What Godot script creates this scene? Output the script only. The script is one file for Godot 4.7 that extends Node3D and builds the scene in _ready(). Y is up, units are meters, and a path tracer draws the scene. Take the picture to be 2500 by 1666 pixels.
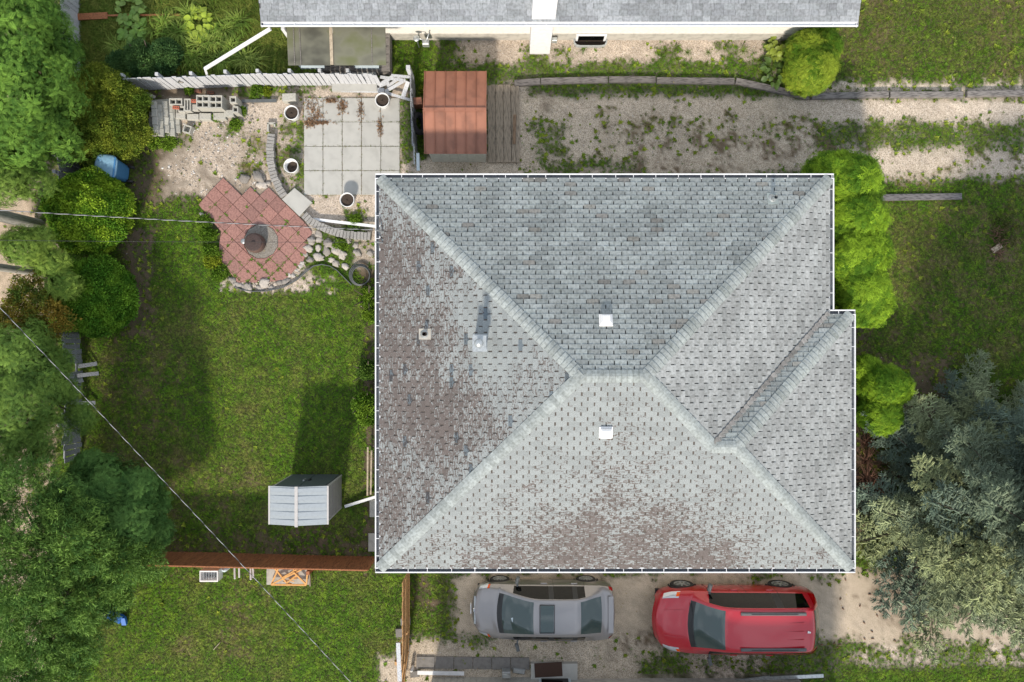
extends Node3D
# A bungalow and its yard, surveyed from above: at() turns a plan reading of the photograph and a height into metres.
const CAM_HEIGHT := 24.0
const PER_METRE := 78.0
var origin := {}
var used := {}
var M := {}
var rng := RandomNumberGenerator.new()

func at(x: float, y: float, h := 0.0) -> Vector3:
	var s := (1.0 - h / CAM_HEIGHT) / PER_METRE
	return Vector3((x - 1250.0) * s, h, (y - 833.0) * s)

class MB:
	var v := PackedVector3Array()
	var n := PackedVector3Array()
	var c := PackedColorArray()
	var u := PackedVector2Array()
	var ix := PackedInt32Array()
	var col := Color(1, 1, 1)
	func vert(p: Vector3, nn: Vector3, uv := Vector2.ZERO) -> int:
		v.append(p); n.append(nn); c.append(col); u.append(uv)
		return v.size() - 1
	func tri(a: Vector3, b: Vector3, d: Vector3) -> void:
		var nn := (d - a).cross(b - a).normalized()
		var i := vert(a, nn); vert(b, nn); vert(d, nn)
		ix.append_array(PackedInt32Array([i, i + 1, i + 2]))
	func quad(a: Vector3, b: Vector3, d: Vector3, e: Vector3) -> void:
		var nn := (d - a).cross(b - a) + (e - a).cross(d - a)
		nn = nn.normalized()
		var i := vert(a, nn); vert(b, nn); vert(d, nn); vert(e, nn)
		ix.append_array(PackedInt32Array([i, i + 1, i + 2, i, i + 2, i + 3]))
	func quad_out(a: Vector3, b: Vector3, d: Vector3, e: Vector3, from: Vector3) -> void:
		var nn := (d - a).cross(b - a) + (e - a).cross(d - a)
		if nn.dot((a + b + d + e) * 0.25 - from) < 0.0:
			quad(e, d, b, a)
		else:
			quad(a, b, d, e)
	func box_t(t: Transform3D, s: Vector3) -> void:
		var p := []
		for k in 8:
			p.append(t * Vector3(s.x * (0.5 if k & 1 else -0.5), s.y * (0.5 if k & 2 else -0.5), s.z * (0.5 if k & 4 else -0.5)))
		for f in [[0, 1, 3, 2], [4, 5, 7, 6], [0, 1, 5, 4], [2, 3, 7, 6], [0, 2, 6, 4], [1, 3, 7, 5]]:
			quad_out(p[f[0]], p[f[1]], p[f[2]], p[f[3]], t.origin)
	func box(c0: Vector3, s: Vector3, turn := 0.0) -> void:
		box_t(Transform3D(Basis(Vector3.UP, turn), c0), s)
	func box2(lo: Vector3, hi: Vector3) -> void:
		box((lo + hi) * 0.5, hi - lo)
	# a chamfered block
	func block(c0: Vector3, s: Vector3, turn := 0.0, e := 0.008) -> void:
		block_t(Transform3D(Basis(Vector3.UP, turn), c0), s, e)
	func block_t(t: Transform3D, s: Vector3, e := 0.008) -> void:
		var ring := func(y: float, k: float) -> Array:
			var x := s.x * 0.5 - k; var z := s.z * 0.5 - k
			return [t * Vector3(-x, y, -z), t * Vector3(x, y, -z), t * Vector3(x, y, z), t * Vector3(-x, y, z)]
		var h := s.y * 0.5
		var rs := [ring.call(-h, 0.0), ring.call(h - e, 0.0), ring.call(h, e)]
		for r in 2:
			for k in 4:
				quad_out(rs[r][k], rs[r][(k + 1) % 4], rs[r + 1][(k + 1) % 4], rs[r + 1][k], t.origin)
		quad_out(rs[2][0], rs[2][1], rs[2][2], rs[2][3], t.origin)
		quad_out(rs[0][0], rs[0][1], rs[0][2], rs[0][3], t.origin)
	# a bar of width w (sideways) and height t between two points
	func bar(a: Vector3, b: Vector3, w: float, t: float, up := Vector3.UP) -> void:
		var x := (b - a)
		var l := x.length()
		x = x / l
		var z := x.cross(up).normalized()
		if z.length() < 0.5:
			z = x.cross(Vector3.RIGHT).normalized()
		var y := z.cross(x)
		box_t(Transform3D(Basis(x, y, z), (a + b) * 0.5), Vector3(l, t, w))
	func grid(p: PackedVector3Array, nu: int, nv: int, up := false, uvs := PackedVector2Array()) -> void:
		var nn := PackedVector3Array(); nn.resize(nu * nv)
		var mid := Vector3.ZERO
		for q in p: mid += q
		mid /= p.size()
		var sgn := 0.0
		for i in nu:
			for j in nv:
				var i0 := maxi(i - 1, 0); var i1 := mini(i + 1, nu - 1)
				var j0 := maxi(j - 1, 0); var j1 := mini(j + 1, nv - 1)
				if p[i * nv].is_equal_approx(p[i * nv + nv - 1]) and nv > 3:
					if j == 0: j0 = nv - 2
					if j == nv - 1: j1 = 1
				var w := (p[i1 * nv + j] - p[i0 * nv + j]).cross(p[i * nv + j1] - p[i * nv + j0])
				nn[i * nv + j] = w.normalized()
				sgn += w.y if up else w.dot(p[i * nv + j] - mid)
		var k := 1.0 if sgn > 0.0 else -1.0
		var base := v.size()
		for q in p.size():
			vert(p[q], nn[q] * k, uvs[q] if uvs.size() else Vector2.ZERO)
		for i in nu - 1:
			for j in nv - 1:
				var a := base + i * nv + j
				if k > 0.0:
					ix.append_array(PackedInt32Array([a, a + 1, a + nv + 1, a, a + nv + 1, a + nv]))
				else:
					ix.append_array(PackedInt32Array([a, a + nv + 1, a + 1, a, a + nv, a + nv + 1]))
	func tube(pts: Array, rad, sides := 8, caps := true) -> void:
		var m := pts.size()
		var p := PackedVector3Array()
		var prev := Vector3.ZERO
		for i in m:
			var d: Vector3 = (pts[mini(i + 1, m - 1)] - pts[maxi(i - 1, 0)]).normalized()
			var s := prev
			if i == 0:
				s = d.cross(Vector3.UP if absf(d.y) < 0.9 else Vector3.RIGHT)
			s = (s - d * s.dot(d)).normalized()
			prev = s
			var t := d.cross(s)
			var r: float = rad[i] if rad is Array else rad
			for k in sides + 1:
				var a := TAU * k / sides
				p.append(pts[i] + (s * cos(a) + t * sin(a)) * r)
		grid(p, m, sides + 1)
		if caps:
			for e in [0, m - 1]:
				var cc: Vector3 = pts[e]
				var out: Vector3 = (pts[e] - pts[1 if e == 0 else m - 2])
				for k in sides:
					var a: Vector3 = p[e * (sides + 1) + k]; var b: Vector3 = p[e * (sides + 1) + k + 1]
					if (b - cc).cross(a - cc).dot(out) > 0.0: tri(cc, a, b)
					else: tri(cc, b, a)
	# profile: Vector2(radius, height) from bottom to top
	func lathe(c0: Vector3, prof: Array, sides := 20) -> void:
		var p := PackedVector3Array()
		for q in prof:
			for k in sides + 1:
				var a := TAU * k / sides
				p.append(c0 + Vector3(cos(a) * q.x, q.y, sin(a) * q.x))
		grid(p, prof.size(), sides + 1)
	func prism(poly: PackedVector2Array, y0: float, y1: float, e := 0.0) -> void:
		if Geometry2D.is_polygon_clockwise(poly):
			poly = poly.duplicate(); poly.reverse()
		var top := poly
		if e > 0.0:
			var sh := Geometry2D.offset_polygon(poly, -e)
			if sh.size() == 1 and sh[0].size() == poly.size():
				top = sh[0]
			else:
				e = 0.0
		var t := Geometry2D.triangulate_polygon(top)
		for k in range(0, t.size(), 3):
			var a := Vector3(top[t[k]].x, y1, top[t[k]].y); var b := Vector3(top[t[k + 1]].x, y1, top[t[k + 1]].y); var d := Vector3(top[t[k + 2]].x, y1, top[t[k + 2]].y)
			if (d - a).cross(b - a).y < 0.0: tri(a, d, b)
			else: tri(a, b, d)
		var cc := Vector2.ZERO
		for q in poly: cc += q
		cc /= poly.size()
		for k in poly.size():
			var a := poly[k]; var b := poly[(k + 1) % poly.size()]
			var o := Vector2(b.y - a.y, a.x - b.x)
			var m := (a + b) * 0.5 - o
			quad_out(Vector3(a.x, y0, a.y), Vector3(b.x, y0, b.y), Vector3(b.x, y1 - e, b.y), Vector3(a.x, y1 - e, a.y), Vector3(m.x, (y0 + y1) * 0.5, m.y))
			if e > 0.0 and top.size() == poly.size():
				var bi := 0; var ai := 0; var best := 1e9; var besta := 1e9
				for q in top.size():
					if top[q].distance_to(b) < best: best = top[q].distance_to(b); bi = q
					if top[q].distance_to(a) < besta: besta = top[q].distance_to(a); ai = q
				quad_out(Vector3(a.x, y1 - e, a.y), Vector3(b.x, y1 - e, b.y), Vector3(top[bi].x, y1, top[bi].y), Vector3(top[ai].x, y1, top[ai].y), Vector3(m.x, y0, m.y))
	# a lumpy stone
	func stone(c0: Vector3, r: Vector3, sd: int, turn := 0.0) -> void:
		var f := FastNoiseLite.new(); f.seed = sd; f.frequency = 0.9
		var p := PackedVector3Array()
		var b := Basis(Vector3.UP, turn)
		for i in 8:
			var la := PI * (i / 7.0 - 0.5)
			for j in 13:
				var lo := TAU * (j % 12) / 12.0
				var d := Vector3(sin(la), cos(la) * cos(lo), cos(la) * sin(lo))
				var k := 1.0 + 0.75 * f.get_noise_3dv(d * 1.1) + 0.3 * f.get_noise_3dv(d * 2.6 + Vector3(9, 0, 0))
				p.append(c0 + b * (d * r * k))
		grid(p, 8, 13)
	func mesh(off := Vector3.ZERO) -> ArrayMesh:
		var m := ArrayMesh.new()
		if off != Vector3.ZERO:
			for k in v.size(): v[k] -= off
		for k in range(0, ix.size(), 3):
			var p := v[ix[k]]
			if (v[ix[k + 2]] - p).cross(v[ix[k + 1]] - p).dot(n[ix[k]] + n[ix[k + 1]] + n[ix[k + 2]]) < 0.0:
				var s := ix[k + 1]; ix[k + 1] = ix[k + 2]; ix[k + 2] = s
		var a := []
		a.resize(Mesh.ARRAY_MAX)
		a[Mesh.ARRAY_VERTEX] = v; a[Mesh.ARRAY_NORMAL] = n; a[Mesh.ARRAY_COLOR] = c; a[Mesh.ARRAY_TEX_UV] = u; a[Mesh.ARRAY_INDEX] = ix
		m.add_surface_from_arrays(Mesh.PRIMITIVE_TRIANGLES, a)
		return m

class Many:
	var b := PackedFloat32Array()
	var count := 0
	func add(t: Transform3D, c: Color) -> void:
		var x := t.basis.x; var y := t.basis.y; var z := t.basis.z; var o := t.origin
		b.append_array(PackedFloat32Array([x.x, y.x, z.x, o.x, x.y, y.y, z.y, o.y, x.z, y.z, z.z, o.z, c.r, c.g, c.b, 1.0]))
		count += 1

func R(a: float, b: float) -> float:
	return rng.randf_range(a, b)

func lin(r: float, g: float, b: float) -> Color:
	return Color(r, g, b).linear_to_srgb()

func title(called: String) -> String:
	if not used.has(called):
		used[called] = 0
		return called
	used[called] += 1
	return "%s_%03d" % [called, used[called]]

func tag(o: Node, label: String, category: String, group := "", kind := "") -> void:
	o.set_meta("label", label); o.set_meta("category", category)
	if group: o.set_meta("group", group)
	if kind: o.set_meta("kind", kind)

func thing(called: String, where: Vector3, label: String, category: String, group := "") -> Node3D:
	var o := Node3D.new(); o.name = title(called); add_child(o)
	o.position = where; origin[o] = where
	tag(o, label, category, group)
	return o

func structure(called: String, where := Vector3.ZERO) -> Node3D:
	var o := Node3D.new(); o.name = title(called); add_child(o)
	o.position = where; origin[o] = where
	o.set_meta("kind", "structure")
	return o

# geometry in b is in world metres; it is moved to its parent's origin
func part(b: MB, called: String, m: Material, parent: Node, local := false) -> MeshInstance3D:
	var o := MeshInstance3D.new()
	o.name = called if parent != self else title(called)
	var off: Vector3 = origin.get(parent, Vector3.ZERO)
	o.mesh = b.mesh(Vector3.ZERO if local else off)
	o.material_override = m
	parent.add_child(o, true)
	origin[o] = off
	return o

func piece(me: Mesh, called: String, m: Material, parent: Node, t: Transform3D) -> MeshInstance3D:
	var o := MeshInstance3D.new()
	o.name = called
	o.mesh = me
	o.material_override = m
	t.origin -= origin.get(parent, Vector3.ZERO)
	o.transform = t
	parent.add_child(o, true)
	return o

func many(k: Many, me: Mesh, called: String, m: Material, parent: Node) -> MultiMeshInstance3D:
	var o := MultiMeshInstance3D.new()
	o.name = called if parent != self else title(called)
	var mm := MultiMesh.new()
	mm.transform_format = MultiMesh.TRANSFORM_3D
	mm.use_colors = true
	mm.mesh = me
	mm.instance_count = k.count
	mm.buffer = k.b
	o.multimesh = mm
	o.material_override = m
	parent.add_child(o, true)
	o.position = -origin.get(parent, Vector3.ZERO)
	o.set_meta("kind", "stuff")
	return o

# a few copies joined into one mesh
func joined(k: Many, me: Mesh, called: String, m: Material, parent: Node) -> MeshInstance3D:
	var src: Array = me.surface_get_arrays(0)
	var sv: PackedVector3Array = src[Mesh.ARRAY_VERTEX]; var sn: PackedVector3Array = src[Mesh.ARRAY_NORMAL]; var sc: PackedColorArray = src[Mesh.ARRAY_COLOR]; var si: PackedInt32Array = src[Mesh.ARRAY_INDEX]
	var b := MB.new()
	for i in k.count:
		var o := i * 16
		var q := k.b
		var t := Transform3D(Vector3(q[o], q[o + 4], q[o + 8]), Vector3(q[o + 1], q[o + 5], q[o + 9]), Vector3(q[o + 2], q[o + 6], q[o + 10]), Vector3(q[o + 3], q[o + 7], q[o + 11]))
		var base := b.v.size()
		for j in sv.size():
			b.v.append(t * sv[j]); b.n.append((t.basis * sn[j]).normalized()); b.u.append(Vector2.ZERO)
			b.c.append(Color(sc[j].r * q[o + 12], sc[j].g * q[o + 13], sc[j].b * q[o + 14]))
		for j in si: b.ix.append(base + j)
	return part(b, called, m, parent)

func ramp(stops: Array) -> Gradient:
	var gr := Gradient.new()
	var o := PackedFloat32Array(); var c := PackedColorArray()
	for s in stops:
		o.append(s[0]); c.append(s[1])
	gr.offsets = o; gr.colors = c
	return gr

func noise_tex(freq: float, sd: int, stops: Array, size := 512, type := FastNoiseLite.TYPE_SIMPLEX_SMOOTH, oct := 4) -> NoiseTexture2D:
	var f := FastNoiseLite.new()
	f.noise_type = type; f.frequency = freq; f.seed = sd; f.fractal_octaves = oct
	if type == FastNoiseLite.TYPE_CELLULAR:
		f.cellular_return_type = FastNoiseLite.RETURN_CELL_VALUE
		f.fractal_type = FastNoiseLite.FRACTAL_NONE
	var t := NoiseTexture2D.new()
	t.width = size; t.height = size; t.seamless = true; t.noise = f
	t.color_ramp = ramp(stops)
	return t

# plain surface: colour c (linear), a grain of +-amount at the given tile size in metres
func mat(key: String, c: Array, rough := 0.8, amount := 0.15, tile := 1.0, freq := 0.02, metal := 0.0) -> StandardMaterial3D:
	var m := StandardMaterial3D.new()
	m.resource_name = key
	m.roughness = rough; m.metallic = metal
	m.vertex_color_use_as_albedo = true
	if amount > 0.0:
		var lo := 1.0 - amount * 1.6; var hi := 1.0 + amount * 0.6
		var f := func(k: float) -> Color: return lin(minf(c[0] * k, 1.0), minf(c[1] * k, 1.0), minf(c[2] * k, 1.0))
		m.albedo_texture = noise_tex(freq, key.hash() % 1000, [[0.15, f.call(lo)], [0.5, f.call(1.0)], [0.85, f.call(hi)]], 256)
		m.uv1_triplanar = true; m.uv1_world_triplanar = true
		m.uv1_scale = Vector3.ONE / tile
	else:
		m.albedo_color = lin(c[0], c[1], c[2])
	M[key] = m
	return m

func light_and_camera() -> void:
	var cam := Camera3D.new(); cam.name = "camera"
	cam.fov = rad_to_deg(2.0 * atan(833.0 / PER_METRE / CAM_HEIGHT))
	cam.near = 0.1; cam.far = 400.0
	cam.rotation_degrees = Vector3(-90, 0, 0)
	cam.position = Vector3(0, CAM_HEIGHT, 0)
	cam.current = true
	add_child(cam)
	var sun := DirectionalLight3D.new(); sun.name = "sun"
	sun.light_energy = 1.1
	sun.light_angular_distance = 5.0
	sun.light_color = Color(1.0, 0.955, 0.89)
	sun.shadow_enabled = true
	sun.basis = Basis.looking_at(Vector3(0.20, -1.0, -1.33).normalized(), Vector3.UP)
	add_child(sun)
	var env := Environment.new()
	env.background_mode = Environment.BG_SKY
	var sky := Sky.new()
	var ps := ProceduralSkyMaterial.new()
	ps.sky_top_color = lin(0.42, 0.48, 0.57)
	ps.sky_horizon_color = lin(0.58, 0.61, 0.64)
	ps.sky_curve = 0.25
	ps.ground_bottom_color = lin(0.10, 0.10, 0.08)
	ps.ground_horizon_color = lin(0.35, 0.36, 0.36)
	ps.sun_angle_max = 1.0
	# broken cloud
	var f := FastNoiseLite.new(); f.seed = 5; f.frequency = 2.1; f.fractal_octaves = 5
	var im := Image.create(512, 256, false, Image.FORMAT_RGBA8)
	for y in 256:
		var la := PI * (0.5 - (y + 0.5) / 256.0)
		for x in 512:
			var lo := TAU * (x + 0.5) / 512.0
			var d := Vector3(cos(la) * cos(lo), absf(sin(la)) * 1.6, cos(la) * sin(lo))
			var k := smoothstep(-0.12, 0.35, f.get_noise_3dv(d))
			im.set_pixel(x, y, Color(1, 1, 1, k * 0.8))
	ps.sky_cover = ImageTexture.create_from_image(im)
	ps.sky_cover_modulate = lin(0.42, 0.42, 0.43)
	sky.sky_material = ps
	env.sky = sky
	env.tonemap_mode = Environment.TONE_MAPPER_LINEAR
	env.tonemap_exposure = 1.42
	env.sdfgi_enabled = true; env.ssao_enabled = true; env.ssil_enabled = true
	var we := WorldEnvironment.new(); we.name = "environment"; we.environment = env
	add_child(we)

func materials() -> void:
	mat("white_paint", [0.72, 0.73, 0.75], 0.55, 0.05)
	mat("peeling_white", [0.70, 0.71, 0.73], 0.7, 0.0)
	M.peeling_white.albedo_texture = noise_tex(0.045, 41, [[0.0, lin(0.10, 0.09, 0.085)], [0.24, lin(0.22, 0.2, 0.19)], [0.30, lin(0.72, 0.73, 0.75)], [1.0, lin(0.86, 0.87, 0.89)]], 512)
	M.peeling_white.uv1_triplanar = true; M.peeling_white.uv1_world_triplanar = true; M.peeling_white.uv1_scale = Vector3(1.2, 1.2, 1.2)
	mat("old_white", [0.5, 0.5, 0.52], 0.8, 0.0)
	M.old_white.albedo_texture = noise_tex(0.04, 43, [[0.0, lin(0.08, 0.07, 0.065)], [0.30, lin(0.17, 0.155, 0.15)], [0.36, lin(0.58, 0.61, 0.64)], [1.0, lin(0.74, 0.77, 0.80)]], 512)
	M.old_white.uv1_triplanar = true; M.old_white.uv1_world_triplanar = true; M.old_white.uv1_scale = Vector3(1.3, 1.3, 1.3)
	mat("stucco", [0.74, 0.72, 0.67], 0.9, 0.06, 0.8)
	mat("foundation", [0.42, 0.40, 0.36], 0.95, 0.12, 1.5)
	mat("concrete", [0.43, 0.425, 0.40], 0.9, 0.07, 2.2, 0.02)
	mat("dark_slab", [0.20, 0.19, 0.18], 0.9, 0.12, 0.9)
	mat("block_concrete", [0.44, 0.43, 0.39], 0.95, 0.12, 0.5, 0.03)
	mat("edging_brick", [0.33, 0.32, 0.305], 0.95, 0.22, 0.35, 0.03)
	mat("red_paver", [0.335, 0.175, 0.15], 0.95, 0.2, 0.6, 0.03)
	mat("red_brick", [0.42, 0.12, 0.07], 0.9, 0.15, 0.3)
	mat("rust_paint", [0.31, 0.13, 0.08], 0.5, 0.16, 1.6, 0.012)
	mat("shed_wall", [0.55, 0.56, 0.52], 0.6, 0.08, 1.0)
	mat("resin_roof", [0.33, 0.365, 0.39], 0.6, 0.05, 0.6)
	mat("resin_wall", [0.33, 0.31, 0.31], 0.7, 0.07, 0.6)
	mat("resin_door", [0.075, 0.095, 0.10], 0.6, 0.08, 0.6)
	mat("resin_trim", [0.46, 0.44, 0.43], 0.6, 0.05, 0.6)
	mat("weathered_wood", [0.28, 0.235, 0.185], 0.9, 0.3, 0.5, 0.02)
	M.weathered_wood.uv1_scale = Vector3(4.0, 1.2, 0.7)
	mat("grey_timber", [0.19, 0.175, 0.165], 0.95, 0.35, 0.5, 0.02)
	M.grey_timber.uv1_scale = Vector3(0.7, 3.0, 4.0)
	mat("brown_stain", [0.31, 0.115, 0.045], 0.75, 0.25, 0.6, 0.02)
	M.brown_stain.uv1_scale = Vector3(2.5, 0.5, 2.5)
	mat("new_cedar", [0.52, 0.30, 0.13], 0.8, 0.18, 0.6, 0.02)
	M.new_cedar.uv1_scale = Vector3(2.5, 0.5, 2.5)
	mat("pale_board", [0.42, 0.35, 0.26], 0.85, 0.2, 0.6)
	mat("orange_wood", [0.62, 0.33, 0.10], 0.55, 0.12, 0.4)
	mat("black_plastic", [0.02, 0.022, 0.024], 0.5, 0.0)
	mat("grey_plastic", [0.10, 0.11, 0.115], 0.6, 0.1)
	mat("rubber", [0.025, 0.025, 0.027], 0.85, 0.15)
	mat("white_plastic", [0.80, 0.80, 0.80], 0.4, 0.03)
	mat("soil", [0.055, 0.04, 0.03], 1.0, 0.5, 0.25, 0.05)
	mat("blue_plastic", [0.06, 0.20, 0.42], 0.45, 0.08, 0.5)
	mat("blue_lid", [0.20, 0.36, 0.50], 0.5, 0.08, 0.5)
	mat("bright_blue", [0.015, 0.12, 0.42], 0.5, 0.05)
	mat("iron", [0.06, 0.038, 0.034], 0.7, 0.3, 0.4, 0.03)
	mat("rusty_iron", [0.12, 0.075, 0.062], 0.8, 0.25, 0.3, 0.03)
	mat("galvanised", [0.50, 0.53, 0.54], 0.35, 0.12, 0.5, 0.02, 0.6)
	mat("plain_steel", [0.42, 0.44, 0.45], 0.4, 0.1, 0.4, 0.02, 0.5)
	mat("wire_skin", [0.45, 0.45, 0.46], 0.5, 0.0)
	mat("dark_wire", [0.03, 0.03, 0.032], 0.6, 0.0)
	mat("garden_stone", [0.46, 0.43, 0.40], 0.95, 0.22, 0.35, 0.03)
	mat("bark", [0.10, 0.08, 0.06], 1.0, 0.35, 0.4, 0.03)
	mat("pole_wood", [0.36, 0.35, 0.32], 0.95, 0.25, 0.6, 0.02)
	M.pole_wood.uv1_scale = Vector3(4, 0.6, 4)
	mat("dead_twig", [0.24, 0.13, 0.09], 1.0, 0.25, 0.3)
	mat("porch_ply", [0.30, 0.30, 0.25], 0.9, 0.0)
	M.porch_ply.albedo_texture = noise_tex(0.006, 17, [[0.15, lin(0.22, 0.22, 0.21)], [0.42, lin(0.42, 0.42, 0.39)], [0.62, lin(0.52, 0.52, 0.47)], [0.85, lin(0.40, 0.43, 0.26)]], 512)
	M.porch_ply.uv1_triplanar = true; M.porch_ply.uv1_world_triplanar = true; M.porch_ply.uv1_scale = Vector3(0.21, 0.21, 0.3)
	mat("sky_board", [0.50, 0.58, 0.62], 0.6, 0.06)
	mat("door_mat", [0.07, 0.04, 0.03], 1.0, 0.3, 0.1, 0.05)
	var gl := StandardMaterial3D.new(); gl.albedo_color = Color(0.03, 0.04, 0.04); gl.roughness = 0.04; gl.metallic_specular = 0.4; M["dark_glass"] = gl
	# shingles: grain of mineral granules, world mapped
	var sh := StandardMaterial3D.new(); sh.resource_name = "shingle_granules"; sh.roughness = 0.95; sh.vertex_color_use_as_albedo = true
	sh.albedo_texture = noise_tex(0.03, 71, [[0.2, Color(0.80, 0.80, 0.79)], [0.5, Color(0.92, 0.92, 0.92)], [0.8, Color(1, 1, 1)]], 1024, FastNoiseLite.TYPE_SIMPLEX_SMOOTH, 6)
	sh.uv1_triplanar = true; sh.uv1_world_triplanar = true; sh.uv1_scale = Vector3(0.31, 0.31, 0.31)
	M["shingle"] = sh
	mat("felt", [0.055, 0.055, 0.055], 1.0, 0.25, 0.7)
	mat("worn_felt", [0.105, 0.09, 0.08], 1.0, 0.25, 0.7)
	# leaves
	var lf := StandardMaterial3D.new(); lf.resource_name = "leaf"; lf.roughness = 0.7; lf.metallic_specular = 0.25; lf.vertex_color_use_as_albedo = true
	lf.backlight_enabled = true; lf.backlight = Color(0.35, 0.40, 0.15)
	lf.cull_mode = BaseMaterial3D.CULL_DISABLED
	M["leaf"] = lf
	var nd := StandardMaterial3D.new(); nd.resource_name = "needle"; nd.roughness = 0.7; nd.vertex_color_use_as_albedo = true
	nd.cull_mode = BaseMaterial3D.CULL_DISABLED
	M["needle"] = nd

# ---------------------------------------------------------------- ground
const GX0 := -18.0
const GZ0 := -13.0
const GSTEP := 0.1
const GNX := 361
const GNZ := 261
var g_dens := PackedFloat32Array()
var g_dry := PackedFloat32Array()
var g_kind := PackedInt32Array()
var g_col := PackedColorArray()
const KIND := ["lawn", "gravel_bed", "gravel_driveway", "sand_driveway", "bare_earth", "dry_lawn", "back_lane", "wheel_track"]

func ground() -> void:
	var kc := [Color(0.060, 0.062, 0.026), Color(0.50, 0.44, 0.38), Color(0.52, 0.465, 0.39), Color(0.53, 0.455, 0.365), Color(0.125, 0.095, 0.065), Color(0.12, 0.095, 0.05), Color(0.46, 0.37, 0.28), Color(0.52, 0.46, 0.39)]
	var kd := [1.0, 0.03, 0.05, 0.0, 0.10, 0.75, 0.06, 0.01]
	# [kind, x0, y0, x1, y1, soft, strength] read off the photograph, painted in order
	var pa := [
		[5, 1950, -60, 2560, 220, 90, 0.62], [0, 2230, 20, 2380, 160, 60, 0.6],
		[2, 1190, 205, 2600, 432, 22, 1.0], [2, 1000, 385, 1500, 470, 12, 1.0], [2, 1190, 190, 1300, 420, 15, 1.0],
		[7, 1960, 238, 2600, 306, 22, 0.95], [7, 2050, 362, 2600, 436, 24, 0.95], [7, 1420, 230, 1960, 300, 40, 0.45],
		[0, 1990, 298, 2600, 366, 24, 0.85], [0, 1330, 392, 1580, 425, 14, 0.6], [0, 1290, 203, 2000, 236, 14, 0.8], [0, 2000, 225, 2600, 244, 10, 0.6],
		[0, 1300, 300, 1380, 400, 30, 0.55], [5, 1480, 295, 2020, 355, 40, 0.30], [4, 1560, 350, 2050, 410, 40, 0.18], [4, 1320, 225, 1350, 275, 10, 0.6],
		[1, 1055, 86, 1905, 196, 10, 1.0], [0, 930, 88, 1120, 205, 26, 0.9], [0, 1080, 150, 1905, 200, 16, 0.85], [0, 1290, 125, 1420, 165, 18, 0.4], [0, 1600, 110, 1660, 150, 12, 0.6], [0, 1760, 110, 1905, 195, 25, 0.5],
		[1, 395, 205, 1003, 480, 22, 1.0], [4, 330, 195, 620, 245, 14, 0.85], [4, 320, 330, 640, 500, 40, 0.75], [1, 470, 290, 650, 420, 32, 0.85], [1, 415, 370, 490, 470, 30, 0.6], [1, 520, 410, 660, 450, 20, 0.6],
		[0, 565, 205, 760, 235, 12, 0.45], [0, 976, 236, 1003, 420, 5, 0.7], [0, 690, 280, 744, 480, 12, 0.55], [0, 540, 300, 580, 340, 16, 0.6], [5, 590, 330, 690, 420, 30, 0.5], [0, 400, 320, 470, 350, 20, 0.6],
		[1, 742, 470, 925, 585, 10, 1.0], [0, 845, 515, 895, 570, 12, 0.55], [1, 860, 575, 925, 655, 14, 0.85], [4, 880, 640, 920, 700, 12, 0.6], [1, 540, 680, 820, 715, 8, 0.0], [1, 585, 655, 760, 712, 10, 0.8],
		[0, 770, 560, 860, 660, 18, 0.75], [4, 890, 690, 925, 1120, 8, 0.7], [4, 890, 1100, 925, 1400, 8, 0.6],
		[6, -400, -300, 100, 2000, 70, 0.9], [4, 110, -100, 260, 100, 40, 0.3], [4, 300, 560, 372, 830, 18, 0.75], [5, 240, 820, 420, 1150, 80, 0.4], [4, 390, 1290, 920, 1375, 25, 0.45], [5, 400, 1150, 620, 1380, 60, 0.3],
		[3, 1085, 1390, 2600, 1575, 32, 1.0], [2, 985, 1545, 1720, 1700, 18, 0.95], [1, 1700, 1585, 2600, 1650, 22, 0.65], [4, 1500, 1540, 1720, 1580, 18, 0.35],
		[0, 1005, 1390, 1105, 1560, 26, 0.85], [4, 1000, 1400, 1080, 1480, 25, 0.4], [0, 1110, 1545, 1200, 1580, 14, 0.6], [0, 1560, 1600, 1690, 1660, 26, 0.8], [0, 1880, 1575, 2080, 1650, 30, 0.65], [0, 2060, 1630, 2600, 1760, 14, 1.0], [0, 2290, 1590, 2400, 1640, 24, 0.5],
		[4, 2150, 1000, 2420, 1500, 80, 0.75], [4, 2060, 870, 2330, 1010, 36, 0.75], [4, 2075, 780, 2125, 1330, 12, 0.8], [5, 2060, 830, 2130, 900, 20, 0.7], [4, 2420, 545, 2465, 640, 22, 0.7], [5, 2120, 470, 2600, 860, 120, 0.32],
		[2, 925, 1600, 1000, 1720, 14, 0.95], [5, 540, 1480, 600, 1600, 24, 0.8], [5, 430, 1560, 470, 1610, 20, 0.7], [5, 560, 1400, 660, 1470, 30, 0.4], [1, 985, 395, 1010, 420, 6, 0.9],
	]
	var f1 := FastNoiseLite.new(); f1.seed = 3; f1.frequency = 1.1; f1.fractal_octaves = 5
	var f2 := FastNoiseLite.new(); f2.seed = 9; f2.frequency = 0.35; f2.fractal_octaves = 4
	var f3 := FastNoiseLite.new(); f3.seed = 21; f3.frequency = 4.5; f3.fractal_octaves = 2
	g_dens.resize(GNX * GNZ); g_dry.resize(GNX * GNZ); g_kind.resize(GNX * GNZ); g_col.resize(GNX * GNZ)
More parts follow.
